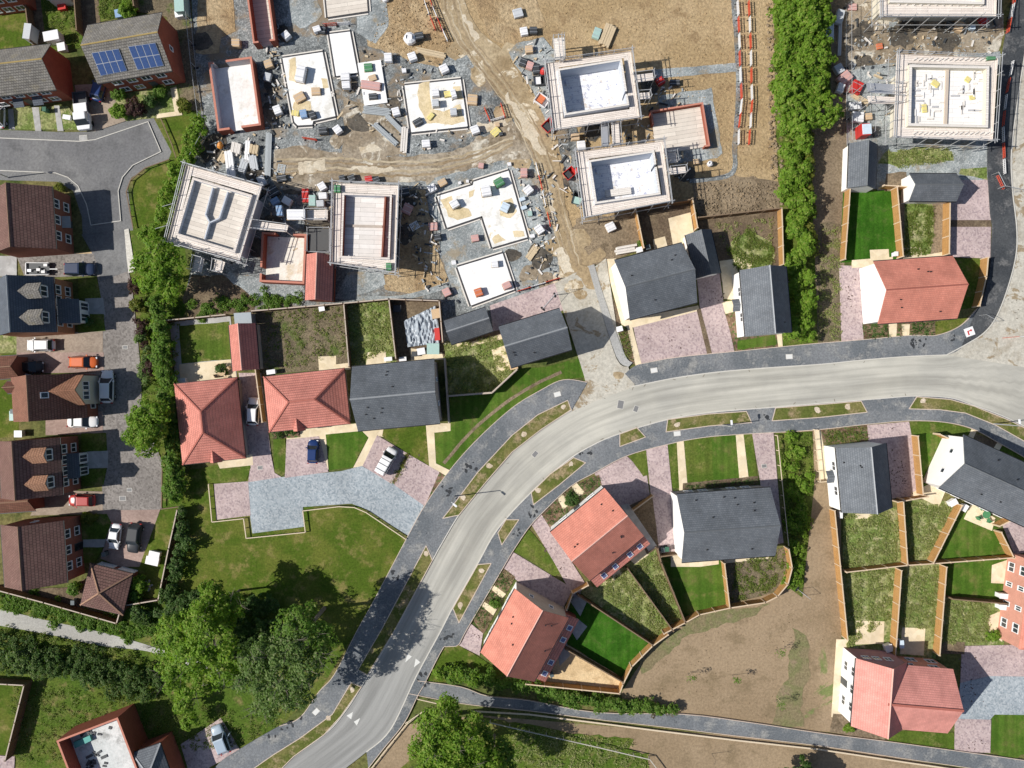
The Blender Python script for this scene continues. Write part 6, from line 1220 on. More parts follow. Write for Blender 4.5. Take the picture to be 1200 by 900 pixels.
hedge('broad dark hedge along the lower side of the lane', along([(0, 752), (50, 764), (100, 776), (150, 788), (190, 800)], 5, .6, 1.0, .6, .7) + along([(0, 770), (60, 780), (120, 794), (170, 806)], 5, .8, 1.1, .6, .7), lf_lane, .55, .17)
hedge('ragged paler shrubs at the left end of the lane hedge', along([(10, 768), (30, 778), (50, 790)], 8, 1.4, .9), lf_oak, .7, .2)
hedge('thin weedy fringe along the upper edge of the lane hedge', along([(0, 742), (60, 750), (120, 764), (180, 778)], 9, .4, .5, .3), lf_grs, .6, .16)
hedge('green shrub border along the lower path under the salmon house', along([(520, 784), (550, 792), (600, 802), (640, 808), (700, 822)], 6, .8, .85, .3), lf_mid, .85, .2)
hedge('bright bushes at the corner of the lower path', along([(515, 788), (545, 790), (560, 796)], 6, 1.1, .8, .3), lf_br, .8, .2)
hedge('overgrown shrubs between the rust fence and the lower path', along([(700, 824), (740, 826), (770, 828), (795, 832)], 6, .8, .8, .3), lf_mid, .8, .2)
hedge('dry brown bramble heap at the end of the lower path shrubs', along([(762, 832), (794, 834)], 6, .7, .5, .25), leafmat('dry_bramble', (.16, .11, .085), (.25, .19, .15), (.12, .13, .05)), .8, .16)
hedge('tall weeds filling the strip beside the wide grey house', along([(930, 520), (940, 560), (938, 600), (930, 640), (928, 690)], 7, .5, .9, .7), lf_br, .6, .2)
hedge('green weeds on the site bank above the garden fences', along([(225, 362), (290, 358), (350, 352)], 4, .15, .7, .5, .5), lf_mid, .6, .16)
hedge('clipped shrub bed beside the second bungalow porch', along([(322, 508), (350, 505)], 7, .5, .4, .1), lf_dk, .8, .16)
# single shrubs
for lab, x, y, z, r, m in [('round dark shrub by the solar house windows', 140, 108, .9, .8, lf_mid), ('bright round shrub in front of the solar house', 141, 130, 1.0, 1.05, lf_br), ('purple shrub in front of the solar house', 159, 127, 1.0, 1.15, lf_pur), ('blue green round shrub in front of the solar house', 177, 117, .8, .8, lf_dk), ('low green shrub under the solar house porch', 188, 107, .7, .75, lf_mid), ('yellow green shrub by the corner of the brown pantiled house', 71, 220, .6, .6, lf_yel), ('clipped yellow hedge bush at the three pane house', 104, 606, .5, .8, lf_yel), ('dark bush in the shaded front lawn of the slate house', 103, 377, .6, .6, lf_dk),
  ('leafy shrub beside the pyramid garage', 164, 684, 1.0, .9, lf_br), ('lower leafy shrub beside the pyramid garage', 158, 696, .9, .8, lf_mid), ('garden bush behind the three pane house', 88, 690, .9, .9, lf_mid), ('round bush at the end of the weedy plot by the salmon brick house', 1164, 744, .6, .65, lf_br), ('blue green shrub in the bark bed of the middle salmon house', 670, 586, .4, .7, lf_dk), ('green shrub in the bark bed of the lower salmon house', 580, 706, .4, .6, lf_mid), ('potted plant on the bungalow patio', 260, 432, .5, .7, lf_dk), ('clump of weeds at the front of the L shaped house', 995, 853, .3, .6, lf_br),
  ('young weed bush on the soil by the gate of the site', 752, 286, .3, .4, lf_mid), ('shrub mass along the top of the back garden', 150, 12, .9, 1.0, lf_br), ('climbing shrub at the corner of the top left garden', 216, 124, .8, .8, lf_yel)]:
    hedge(lab, [(x, y, z, r), (x + r * 3, y + r * 2, z * .8, r * .7), (x - r * 3, y + r, z * .8, r * .7)], m, 1.0, .17, 'shrub', 'shrub', .3, 30)
# thin saplings on the earth field with long shadows
for i, (x, y, lab) in enumerate([(806, 789, 'sapling on the earth field, nearest the turf gardens'), (858, 791, 'bare sapling in the middle of the earth field'), (909, 761, 'twiggy sapling, the highest on the earth field'), (909, 820, 'leafy sapling on the green patch near the path'), (834, 883, 'bare thin sapling on the earth strip below the tarmac path')]):
    p = P(x, y); rt = root('sapling', tuple(p), lab, 'sapling', 'saplings planted in the earth field'); mb = MB(); limb(mb, p, p + Vector((0, 0, 1.5)), .035, .025, 0); limb(mb, p + Vector((0, 0, 1.5)), p + Vector((.05, 0, 2.1)), .025, .015, 3); mb.build('trunk', m_bark, rt)
    if i != 4: crown('crown', lf_mid, [(p.x, p.y, 2.0, .5), (p.x + .2, p.y + .2, 2.4, .35)], .22, .1, rt, clr=.3, per=6)
    if i in (0, 3): MB().obox((p + Vector((.3, .2, 0))).xy, (1, 0), (0, 1), .03, .03, 0, 1.2).build('stake', m_post, rt)
# ------------------------------------------------------------------ weeds and grass scattered over plots
def inside(pt, poly):
    x, y = pt; c = False; j = len(poly) - 1
    for i in range(len(poly)):
        if (poly[i][1] > y) != (poly[j][1] > y) and x < (poly[j][0] - poly[i][0]) * (y - poly[i][1]) / (poly[j][1] - poly[i][1]) + poly[i][0]: c = not c
        j = i
    return c
NOGO = [[(574, 689), (577, 684), (593, 696), (588, 701)], [(563, 709), (566, 704), (582, 714), (578, 721)], [(652, 582), (658, 578), (668, 590), (660, 597)], [(669, 569), (675, 565), (685, 577), (678, 582)], [(1040, 376), (1052, 376), (1051, 398), (1041, 398)], [(1055, 378), (1067, 378), (1066, 397), (1057, 397)]]
def weeds(label, poly, n, m, size=.14, h=.12, clump=.12, name='weeds', cover=.0):
    xs = [p[0] for p in poly]; ys = [p[1] for p in poly]; C, N = [], []; k = 0; tries = 0
    while k < n and tries < n * 12:
        tries += 1; q = (random.uniform(min(xs), max(xs)), random.uniform(min(ys), max(ys)))
        if not inside(q, poly) or any(inside(q, g_) for g_ in NOGO) or noise.noise(Vector((q[0] * clump, q[1] * clump, 5))) < cover + random.gauss(0, .15): continue
        p = P(*q); k += 1; g = np.random.randn(5, 3) * np.array((.14, .14, .05)) + np.array((p.x, p.y, .14 + random.random() * h)); C.append(g); N.append(np.random.randn(5, 3) * .45 + np.array((0, 0, 1.0)))
    tag(leaves(name, m, np.concatenate(C), np.concatenate(N), size, None, None, .35), label, 'weeds', None, 'stuff')
WD = [('rough weeds over the square garden above the grey house', [(407, 358), (458, 354), (465, 420), (452, 411), (412, 428)], 900, lf_dry), ('weeds over the corner garden below the small grey house', [(521, 402), (580, 394), (606, 432), (577, 459), (525, 463)], 900, lf_dry), ('scattered weeds on the soil garden behind the bungalow', [(312, 366), (404, 358), (408, 416), (312, 436)], 350, lf_grs),
 ('weeds in the garden below the gold soil', [(850, 290), (876, 268), (906, 290), (905, 315), (864, 318)], 600, lf_grs), ('sparse weeds in the upper part of the same plot as the sunlit hedge fence', [(835, 262), (905, 255), (905, 285), (850, 290)], 120, lf_dry), ('weeds in the half green garden by the artificial lawn', [(1062, 240), (1093, 240), (1094, 272), (1088, 298), (1060, 300)], 500, lf_grs),
 ('rough weeds in the garden behind the narrow grey house', [(989, 604), (1050, 598), (1058, 658), (988, 666)], 900, lf_dry), ('rough weeds in the wedge garden under the long grey house', [(1056, 588), (1118, 592), (1086, 654), (1062, 658)], 900, lf_dry), ('rough weeds in the lower left garden of the right rows', [(990, 670), (1046, 666), (1042, 728), (1036, 727), (992, 760)], 900, lf_dry), ('rough weeds in the lower middle garden of the right rows', [(1054, 668), (1100, 664), (1096, 760), (1084, 736), (1054, 734)], 800, lf_dry), ('rough weeds in the plot at the salmon brick house', [(1108, 704), (1160, 706), (1156, 752), (1102, 754)], 800, lf_dry),
 ('dense weeds in the wedge garden of the middle salmon house', [(694, 684), (732, 668), (784, 734), (762, 750)], 1000, lf_dry), ('dense weeds in the narrow garden beside the striped lawn', [(736, 664), (768, 648), (798, 722), (786, 733)], 700, lf_dry), ('weeds on the soil garden of the wide grey house', [(862, 660), (918, 642), (918, 664), (904, 692), (856, 706)], 450, lf_grs), ('green weeds beside the drive rail strip', [(912, 510), (950, 508), (950, 590), (936, 690), (922, 640)], 900, lf_grs),
 ('weeds along the bare track by the hedge', [(962, 265), (984, 265), (985, 395), (958, 400)], 350, lf_dry), ('dry grass on the stone beside the joisted house', [(1034, 178), (1115, 174), (1117, 188), (1050, 196)], 450, lf_dry), ('rough grass tufts on the bottom strip', [(600, 850), (700, 864), (742, 870), (760, 898), (600, 900)], 900, lf_dry), ('wild grass round the unroofed brick house', [(10, 800), (200, 815), (330, 846), (280, 874), (210, 880), (20, 895)], 1600, lf_grs), ('grass along the left hedge bank', [(160, 330), (215, 350), (205, 450), (214, 590), (192, 540), (166, 470)], 500, lf_grs), ('tufts in the top left gardens', [(52, 0), (92, 0), (96, 54), (62, 56)], 350, lf_grs), ('tufts in the small top garden', [(116, 0), (160, 0), (160, 12), (118, 24)], 200, lf_grs)]
for lab, poly, n, m in WD: weeds(lab, poly, n, m)
def planting(label, poly, n, m): weeds(label, poly, n, m, .11, .3, .5, 'bedding_plants', -.3)
planting('low plants in the bark bed at the middle salmon house', [(636, 602), (668, 572), (702, 558), (704, 568), (646, 616)], 160, lf_dk); planting('low plants in the bark bed at the lower salmon house', [(554, 722), (588, 666), (602, 676), (566, 740)], 160, lf_dk); planting('low plants in the bark bed under the salmon roofed house', [(1012, 381), (1094, 378), (1092, 393), (1014, 397)], 160, lf_dk); planting('low plants in the bed above the narrow grey house', [(964, 506), (1014, 500), (1016, 516), (966, 522)], 200, lf_grs); planting('hedging plants along the front of the wide grey house', [(802, 568), (888, 561), (889, 568), (802, 575)], 160, lf_dk); planting('yellow striped planting between the two pink drives', [(476, 531), (482, 534), (464, 566), (458, 564)], 60, lf_yel); planting('low plants by the haul road corner', [(724, 390), (734, 388), (742, 422), (733, 418)], 90, lf_grs)
# clods and stones scattered on the site
def clods(label, poly, n, m, s0, s1, name='clods'):
    xs = [p[0] for p in poly]; ys = [p[1] for p in poly]; V, F = [], []
    for _ in range(n):
        q = (random.uniform(min(xs), max(xs)), random.uniform(min(ys), max(ys)))
        if not inside(q, poly): continue
        p = P(*q); s = random.uniform(s0, s1); k = len(V); a = random.uniform(0, 6.28)
        for i in range(4): V.append((p.x + math.cos(a + i * 1.57) * s, p.y + math.sin(a + i * 1.57) * s * random.uniform(.6, 1), 0))
        V.append((p.x + s * .1, p.y, .08 + s * random.uniform(.5, .9))); F += [(k + i, k + (i + 1) % 4, k + 4) for i in range(4)]
    me = bpy.data.meshes.new(name); me.from_pydata(V, [], F); me.materials.append(m); me.update(); o = bpy.data.objects.new(name, me); COL.objects.link(o); tag(o, label, 'clods', None, 'stuff')
clods('soil clods strewn over the gold soil field', [(640, 0), (905, 0), (910, 240), (815, 245), (770, 110), (745, 60), (650, 40)], 1500, m_tan, .05, .16); clods('clods in the dug soil left of the site track', [(452, 0), (510, 0), (540, 65), (480, 72), (436, 50)], 500, m_gold, .06, .22); clods('ridge of clods along the foot of the tall hedge', [(898, 0), (912, 0), (918, 240), (904, 240)], 350, m_soil, .12, .4); clods('churned clods above the weedy garden', [(815, 214), (910, 214), (910, 244), (820, 254)], 500, m_soil, .1, .3); clods('rubble scattered over the grey stone ground', [(240, 60), (500, 60), (640, 200), (655, 330), (460, 340), (320, 200)], 900, m_gravel2, .05, .14, 'rubble'); clods('stones on the upper right site ground', [(992, 10), (1170, 24), (1160, 64), (1050, 70), (992, 100)], 450, m_gravel2, .06, .2, 'rubble'); clods('small clods over the lower earth field', [(745, 800), (800, 730), (980, 700), (975, 850), (760, 830)], 220, m_earth, .04, .12)
# ------------------------------------------------------------------ loose things on the building site
k_white = plain('white_wrap', (.74, .74, .75), .45, .1, 5); k_tan = plain('tan_bricks', (.55, .40, .25), .9, .2, 6); k_pink = plain('pink_bricks', (.56, .33, .30), .9, .15, 6); k_dark = plain('dark_sheet', (.05, .055, .06), .5, .2, 4); k_orange = plain('orange_bricks', (.55, .16, .07), .85, .15, 6); k_green = plain('green_net', (.07, .22, .10), .7, .2, 8); k_teal = plain('teal_wrap', (.35, .50, .46), .5, .15, 5); k_grey = plain('grey_blocks_pack', (.50, .52, .54), .8, .15, 6); k_blue = plain('blue_wrap', (.22, .34, .52), .5, .2, 5); k_yel = plain('yellow_sack', (.70, .60, .22), .6, .15, 5); k_lblue = plain('pale_blue_wrap', (.55, .65, .74), .5, .15, 5); k_red = plain('red_steel', (.50, .035, .03), .5, .12, 5)
m_pallet = boards('pallet_wood', (.45, .33, .2), (.52, .40, .26), .14, 1.2, .3, .15)
MATS = dict(w=k_white, t=k_tan, p=k_pink, d=k_dark, o=k_orange, g=k_green, e=k_teal, y=k_grey, b=k_blue, s=k_yel, l=k_lblue, r=k_red)
PK = None
def pack_proto():
    o = root('block_pack', (0, 0, 0), '', 'pallet load'); mb = MB()
    for y in (-.45, 0, .45): mb.box(-.55, .55, y - .06, y + .06, 0, .1)
    for x in (-.48, -.16, .16, .48): mb.box(x - .09, x + .09, -.52, .52, .1, .13)
    mb.build('pallet', m_pallet, o); b = MB().prism([(-.5, -.49), (.52, -.5), (.5, .49), (-.53, .5)], .13, .98, True).build('load', k_white, o, bevel=.06); mb = MB()
    for y in (-.25, .25): mb.box(-.54, .535, y - .02, y + .02, .14, .992)
    mb.build('strap', m_alu, b); return o
def pack(px, py, c, lab, sx=1.0, sy=1.0, sz=1.0, rot=None, z=.03):
    global PK
    if PK is None: PK = pack_proto(); o = PK
    else: o = copy_tree(PK)
    recolour(o, MATS[c], ('load',)); p = P(px, py, z); o.location = (p.x, p.y, z); o.rotation_euler = (0, 0, R(random.uniform(-25, 25) if rot is None else rot)); o.scale = (sx, sy, sz); o['label'] = lab; o['group'] = 'packs and pallets of building materials'
for a in [
 (278.5, 53, 't', 'tan pack standing on stone above the open block shell', 1.1, 1.1, .9), (337, 44, 'w', 'white wrapped pack below the long narrow brick shell', 1.0, 1.0, 1.0, 40), (373, 37, 'w', 'white pack beside the barrier near the tan slab', 1.0, .8, 1), (378, 37, 'd', 'dark pack beside the barrier near the tan slab', 1, 1, .7), (354, 89, 'w', 'tall white pack on the crowded slab', 1.2, 2.1, 1.1, -12, .3), (352, 115, 't', 'tan pack leaning askew on the crowded slab', 1.4, 1.2, .5, 30, .3), (371, 108, 't', 'tan pack right of the askew one on the crowded slab', 1.2, 1, .5, 2, .3), (346.5, 133, 's', 'yellow sack pile at the corner of the crowded slab', .7, 1, .3, 80, .3), (357, 135, 'b', 'blue and white pack on the crowded slab', .9, 1.1, .8, 10, .3), (367, 136, 'd', 'dark pack next to the blue one on the crowded slab', .8, 1, .6, 20, .3),
 (327, 131, 'w', 'white pack between the block shell and the crowded slab', 1, 1.2, 1, 20), (397, 154, 'w', 'white pack below the crowded slab', 1, 1.1, 1, 35), (380, 155, 'd', 'dark pack below the crowded slab', 1.1, 1, 1, 5), (316, 77, 't', 'brick heap in the shade beside the open block shell', 1.1, 1.1, .8, 20), (315, 92, 'y', 'grey pack in the shade beside the open block shell', .9, 1.1, .8), (406, 92, 'w', 'upper of two white packs stuck together left of the small pad', 1.2, 1.1, 1, 3), (407, 102, 'w', 'lower of two white packs stuck together left of the small pad', 1.1, 1, 1, 4), (432, 80, 'g', 'green pallet crate on the small white pad', 1.1, 1.1, .4, 5, .3), (437, 92, 't', 'brown pallet under the green crate on the small pad', 1, .8, .3, 20, .3), (437.5, 114, 'd', 'dark pile at the lower end of the small pad', 1.1, .8, .5, 5, .3), (435, 101, 'p', 'pale board heap across the small pad', 2.6, 1.1, .5, -8, .3),
 (492, 45, 'd', 'dark pack beside the big white bag on the dug soil', 1.1, 1, 1, 10), (456, 70, 'w', 'white pack on the stone left of the timber heap', 1, 1.2, 1, 2), (484, 69, 'w', 'white pack right of the plain one beside the timber heap', 1.1, 1.1, 1, 20), (521, 83, 'w', 'white pack above the sandy slab', 1.1, 1.1, 1, 25), (474, 84, 'w', 'small white cube above the sandy slab', .6, .6, .5, 5), (511, 111, 'w', 'white pack, top left on the sandy slab', 1, 1, 1, 5, .3), (511, 123, 'y', 'grey pack below the white one on the sandy slab', .9, 1, 1, 5, .3), (532, 133, 'y', 'grey pack near the lower edge of the sandy slab', .9, 1, .9, 5, .3), (526, 111, 's', 'sandy sacks on the sandy slab', 1.2, .8, .5, 10, .3), (532, 112, 'w', 'white pack at the right of the sandy slab', .7, 1.1, 1, 15, .3), (505, 137, 's', 'yellowish board on the sand of the sandy slab', 1, .6, .3, 50, .3), (490, 144, 'd', 'dark heap at the lower left of the sandy slab', 1.2, .9, .5, 30, .3), (465, 133, 'w', 'white pack left of the sandy slab', 1, 1.1, 1, 15), (557, 154, 'w', 'white pack right below the sandy slab', 1.1, 1.1, 1, 20), (500, 170, 'w', 'white pack at the lower edge of the stone, below the sandy slab', 1.1, 1, .9, 5), (554, 118, 't', 'tan pack right of the sandy slab', 1.3, 1.4, .6, -5), (583, 147, 't', 'small tan crate below the square barrier pen', .6, .6, .5, 5), (581, 155, 's', 'sandy sacks below the square barrier pen', 1.2, 1, .3, 40), (587, 158, 'd', 'dark bucket stack below the square barrier pen', .5, .5, .5),
 (607, 17, 'y', 'pale pack alone on the soil right of the site track', 1.3, 1.2, .6, 15), (614, 39, 'w', 'white pack next to a dark one above the stone pad', 1, 1.1, .8, 10), (625, 38, 'd', 'dark pack next to a white one above the stone pad', 1, 1, .8, 0), (620, 60, 't', 'tan pack on the stone pad left of the upper roofless house', 1, 1, .8, 5), (613, 75, 'd', 'dark pack on the stone pad, tied to a pale one', .9, 1.1, .9, -20), (621, 79, 'p', 'pale pack on the stone pad, tied to a dark one', .9, 1, .9, -20), (628, 83, 'd', 'black bag on the stone pad beside the access tower', .9, 1.3, .8, 5), (699, 41, 'e', 'pale green pack beside the plank stack on the gold soil', 1.0, 1.5, .7, -20),
 (379, 220, 'w', 'white pack top of the column of three beside the scaffold', 1.0, 1.1, 1, 30), (380, 231, 'w', 'white pack middle of the column of three beside the scaffold', 1.1, .9, 1, 3), (377, 240, 'y', 'pale pack bottom of the column of three beside the scaffold', 1.0, .9, 1, 3), (338, 237, 'w', 'white pack between the tilted house and the column of packs', 1.2, 1, 1, -30), (324, 237, 'b', 'dark blue pack between the tilted house and a white pack', 1.1, .9, .9, 30), (331, 210, 'd', 'black bag under the scaffold rack', 1.3, 1, .6, 10), (367, 236, 'e', 'pale green pack left of the column of three', .9, 1.5, .7, 0), (359, 230, 'r', 'rusty red pack left of the pale green one', .9, 1.9, .6, 2), (308, 213, 'y', 'grey striped pack at the corner of the tilted scaffold', 1.0, 1.4, .7, 25), (322, 226, 'd', 'black open bin beside the tilted scaffold', 1.4, 1.3, .9, 30), (348, 252, 'w', 'long white pack on the linking platform', 2.4, 1.4, .4, 0, 3.65), (329, 248, 'b', 'blue sheeted pack beside the linking platform', .8, 1.4, .8, 5, 2),
 (402, 210, 'd', 'first black bag above the upright scaffold', .8, .8, .8, 15), (413, 210, 'd', 'second black bag above the upright scaffold', .9, .9, .8, 20), (433, 211, 'r', 'red and white pack above the upright scaffold', 1, .8, .8, 10), (442, 212, 'd', 'black bag right of the red pack above the upright scaffold', .9, .8, .8), (474, 226, 'd', 'black bin at the upper right corner of the upright scaffold', 1.4, 1.3, 1, 10), (478, 246, 'p', 'pink pack on the golden strip beside the upright scaffold', 1.2, 1.4, .8, -25), (396, 222, 'g', 'green crate on the upright scaffold top corner', .8, 1.0, .5, 0, 4.05), (456, 313, 'g', 'green crate on the upright scaffold lower corner', .7, 1, .5, 0, 4.05), (419, 240, 't', 'tan pack on the upper floor half of the upright house', .6, 1, .5, 5, 2.65),
 (507, 222, 'w', 'cream pack above the left arm of the L shaped slab', 1.1, 1, 1, 30), (519, 215, 't', 'tan heap above the left arm of the L shaped slab', 1.1, .9, .7, 30), (548, 213, 'w', 'small cream box right above the L shaped slab', .4, .4, .4), (539, 215, 'w', 'small cream box left above the L shaped slab', .4, .4, .4), (564, 195, 'p', 'small pink pack at the track edge above the L shaped slab', .7, .7, .6), (533, 240, 'w', 'white pack on the sandy left arm of the L shaped slab', 1.1, 1.1, .9, 30, .3), (570, 225, 'w', 'big white pack on the L shaped slab beside the green crate', 1.3, 1.4, 1.1, 10, .3), (585, 215, 'g', 'green crate on the L shaped slab', 1.2, 1.1, 1.0, 30, .3), (592, 244, 'l', 'pale blue pack on the right arm of the L shaped slab', 1.1, 1.2, .9, -25, .3), (508, 266, 'p', 'pinkish pallet left of the L shaped slab', 1.2, 1.1, .4, 5), (513, 279, 'd', 'dark mixed heap left of the L shaped slab', .9, 1, .8, 10), (557, 280, 'p', 'pink pack in the inner corner of the L shaped slab', 1, .9, .8, 10), (532, 308, 'w', 'white lid at the corner of the plain white slab', .6, .6, .3, 10), (524, 343, 'p', 'pale pink pack on the stone left of the plain white slab', 1, 1.1, .9, 25), (580, 310, 'w', 'white pack at the upper part of the plain white slab', .9, .9, .7, 5, .3), (594, 335, 'p', 'pale pack at the right of the plain white slab', 1.1, .9, .9, 25, .3), (561, 343, 'o', 'orange brick pack on the plain white slab', 1.0, 1.1, .8, 20, .3), (614, 204, 'p', 'pink pack at the right of the L shaped slab', .9, 1.2, 1, 0), (619, 224, 'w', 'white bag at the right of the L shaped slab', 1.1, 1.1, 1, 40), (612, 234, 'l', 'pale blue block stack at the edge of the L shaped slab, upper', .8, .5, .5, 20), (614, 244, 'l', 'pale blue block stack at the edge of the L shaped slab, lower', .8, .5, .5, 20), (621, 251, 'e', 'small teal pack at the right of the L shaped slab', .6, .7, .6, 5), (632, 270, 'w', 'white and red pack by the lower end of the track barriers', 1, 1.2, 1, 35), (624, 277, 'w', 'small white block at the lower tip of the L shaped slab', .6, .5, .4, 10), (597, 193, 'w', 'small white block above the L shaped slab tip', .5, .5, .4, 10),
 (674, 162, 't', 'tan pack between the two roofless houses', 1.1, .9, .8, 0), (681, 172, 'w', 'white block heap between the two roofless houses', 1.1, 1.3, .7, 5), (715, 267, 'w', 'white and teal pack on the churned soil', 1.2, 1.2, .9, 25), (740, 100, 'd', 'dark bin right of the upper roofless house', .8, .6, .5, 5), (790, 98, 'd', 'black box on the soil beside the gravel path', 1.3, .8, .6, 0), (773, 97, 'r', 'red crate in the shade by the gravel path', 1, 1, .8, 30), (816, 190, 't', 'tan heap below the cream floored shell', .9, .7, .4, 5),
 (982, 22, 'y', 'pale grey bin under the tall hedge', 1, 2, .8, -15), (970, 40, 'l', 'pale blue pack standing under the tall hedge', 1.1, 2.3, .8, 0), (998, 9, 'p', 'pink pallet at the top of the upper right site', 1.2, .9, .3, 0), (981, 83, 'y', 'dark rimmed bin in the hedge shade', 1.1, 1.3, .9, 30), (988, 93, 'p', 'pink and white heap in the hedge shade', 1.8, 1.4, .8, 40), (983, 105, 'w', 'white bags at the foot of the hedge', .9, 1.3, .8, -20), (1002, 104, 'r', 'red pallet beside the boarded access tower', 1.4, 1.8, .7, -25), (1000, 126, 'w', 'white bag below the access tower, upper', 1.6, 1, .9, 5), (1003, 139, 'w', 'white bag below the access tower, lower', 1.5, 1.4, .9, -5), (1016, 138, 't', 'tan crate right of the two white bags', .9, .9, .7, 5), (1112, 31, 'd', 'dark pallet between the two joisted houses', 1.2, 1, .4, -20), (1121, 33, 't', 'tan pack between the two joisted houses', 1.1, 1.4, .7, -15), (1137, 34, 'l', 'pale blue cube between the two joisted houses', .7, .7, .7, 0), (1150, 26, 'r', 'red crate under the scaffold of the top joisted house', 1, 1, .7, 30), (1030, 55, 'o', 'small orange pack on the upper right site ground', .8, .8, .3, 10), (1095, 99, 's', 'yellow pack on the white floor, upper left', 1.0, .7, .4, -35, 4.15), (1082, 128, 's', 'yellow pack on the white floor, lower left', .6, 1.1, .4, 5, 4.15), (1133, 94, 's', 'yellow pack on the white floor, upper right', .7, .7, .3, -35, 4.15), (1138, 115, 's', 'yellow pack on the white floor, lower right', .7, .6, .3, 10, 4.15), (1160, 69, 'g', 'green pack on the scaffold corner by the side road', 1.1, .5, .4, 5, 4.65),
]: pack(*a)
def bag(px, py, r, h, m, lab):
    p = P(px, py); rt = root('bulk_bag', tuple(p), lab, 'bulk bag'); mb = MB(); n = 10
    ring = lambda rr, z, q: [p + Vector((math.cos(6.283 * i / n + q) * rr * (1 + .12 * math.sin(3 * i)), math.sin(6.283 * i / n + q) * rr, z)) for i in range(n)]
    Rg = [ring(r * .8, 0, 0), ring(r, h * .35, .1), ring(r * .95, h * .8, .1), ring(r * .55, h, .2)]
    for a, b in zip(Rg, Rg[1:]):
        for i in range(n): mb.poly([a[i], a[(i + 1) % n], b[(i + 1) % n], b[i]])
    mb.poly(Rg[-1]); mb.build('sack', m, rt, True)
    for s in (-1, 1): MB().bar(p + Vector((s * r * .5, -r * .3, h)), p + Vector((s * r * .5, r * .3, h + .12)), .07).build('lifting_loop', m_blk, rt)
bag(481, 48, .85, 1.3, k_white, 'big round white bag on the dug soil'); bag(452, 0, .5, .8, k_white, 'white bag at the top edge of the stone patch'); bag(831, 193, .4, .9, k_white, 'white sack standing on the soil below the cream floored shell')
def stack(px, py, rot, n, ln, w, h, m, lab, name='plank_stack', part='plank', z=0.02, lay=2):
    p = P(px, py); rt = root(name, (p.x, p.y, z), lab, 'material stack'); u = Vector((math.cos(R(rot)), math.sin(R(rot)), 0)); v = Vector((-u.y, u.x, 0))
    for L_ in range(lay):
        for i in range(n):
            c = p + v * ((i - (n - 1) / 2) * w * 1.08 + random.uniform(-.03, .03)) + u * random.uniform(-.2, .2) + Vector((0, 0, z + .1 + L_ * h * 1.02)); MB().bar(c - u * ln / 2, c + u * ln / 2, w, h).build(part, m, rt)
m_timb = plain('sawn_timber', (.55, .44, .29), .85, .15, 3); m_steel = plain('pale_steel', (.42, .45, .46), .45, .12, 3, .3)
for a in [(711, 43, 68, 5, 3.0, .3, .25, m_timb, 'plank stack on the gold soil beside a pale green pack'), (505, 63, -12, 4, 4.0, .18, .15, m_timb, 'loose timber heap under the big white bag'), (271, 194, 97, 3, 4.0, .35, .35, m_wht, 'white timber stack above the tilted scaffold, leftmost'), (278, 176, 80, 3, 1.4, .4, .4, m_deckw, 'short pale board pile above the tilted scaffold'), (291, 179, 86, 2, 3.0, .3, .3, m_wht, 'white timber stack above the tilted scaffold, rightmost'), (299, 176, 80, 3, 1.2, .35, .35, m_timb, 'small timber pile right of the white stacks'), (286, 196, 70, 3, 1.8, .3, .3, k_grey, 'grey lintel pile, left'), (298, 191, 100, 4, 2.0, .25, .3, k_grey, 'grey lintel pile, right'), (263, 184, 60, 3, 1.6, .3, .2, m_timb, 'brown offcut pile by the orange machine'), (474, 164, 86, 3, 3.4, .28, .2, m_deckw, 'pale plank stack below the sandy slab'), (624, 296, 55, 3, 2.0, .3, .12, m_timb, 'tan board stack lying below the L shaped slab'), (733, 293, 10, 3, 2.8, .32, .4, m_deckw, 'white board stack at the corner of the broad drive house'), (1008, 117, -30, 3, 2.6, .22, .15, m_timb, 'brown plank stack beside the access tower'), (983, 47, 88, 2, 4.4, .2, .2, k_grey, 'grey rail stack under the tall hedge'), (382, 113, 15, 3, 2.2, .22, .1, m_deckw, 'white frame lying over the edge of the crowded slab')]: stack(*a)
for a in [(315, 182, 88, 5, 6.0, .16, .16, m_steel, 'long grey steel bundle beside the upper site track'), (442, 131, -6, 5, 3.6, .2, .2, m_steel, 'pale pipe bundle below the small white pad'), (452, 158, -42, 4, 4.2, .16, .18, m_steel, 'grey steel bundle, left of the slanting pair'), (463, 146, -45, 4, 3.2, .16, .18, m_steel, 'grey steel bundle, right of the slanting pair'), (709, 158, 85, 4, 3.0, .16, .14, m_steel, 'steel tube bundle in the gap of the two roofless houses'), (440, 250, 85, 1, 2.0, .2, .1, k_blue, 'blue strip lying on the upright house floor')]: stack(*a, 'steel_bundle', 'steel_length', .02 if a[0] != 440 else 2.65)
def skip(px, py, rot, c, lab, s=1.0, fill=None):
    p = P(px, py); rt = root('tipping_skip', (p.x, p.y, .02), lab, 'skip', rz=R(rot)); a, b = .95 * s, .7 * s; t = .07
    for q in ([(-a, -b, 1), (a, -b, 1), (a * .7, -b * .85, .1), (-a * .7, -b * .85, .1)], [(a, b, 1), (-a, b, 1), (-a * .7, b * .85, .1), (a * .7, b * .85, .1)], [(-a, b, 1), (-a, -b, 1), (-a * .7, -b * .85, .1), (-a * .7, b * .85, .1)], [(a, -b, 1), (a, b, 1), (a * .7, b * .85, .1), (a * .7, -b * .85, .1)]):
        n = (Vector(q[1]) - Vector(q[0])).cross(Vector(q[3]) - Vector(q[0])); MB().slab(q, -n, t).build('side', c, rt)
    MB().box(-a * .7, a * .7, -b * .85, b * .85, .08, .14).build('base', c, rt)
    if fill: MB().box(-a * .8, a * .2, -b * .85, b * .85, .14, .75).build('contents', fill, rt)
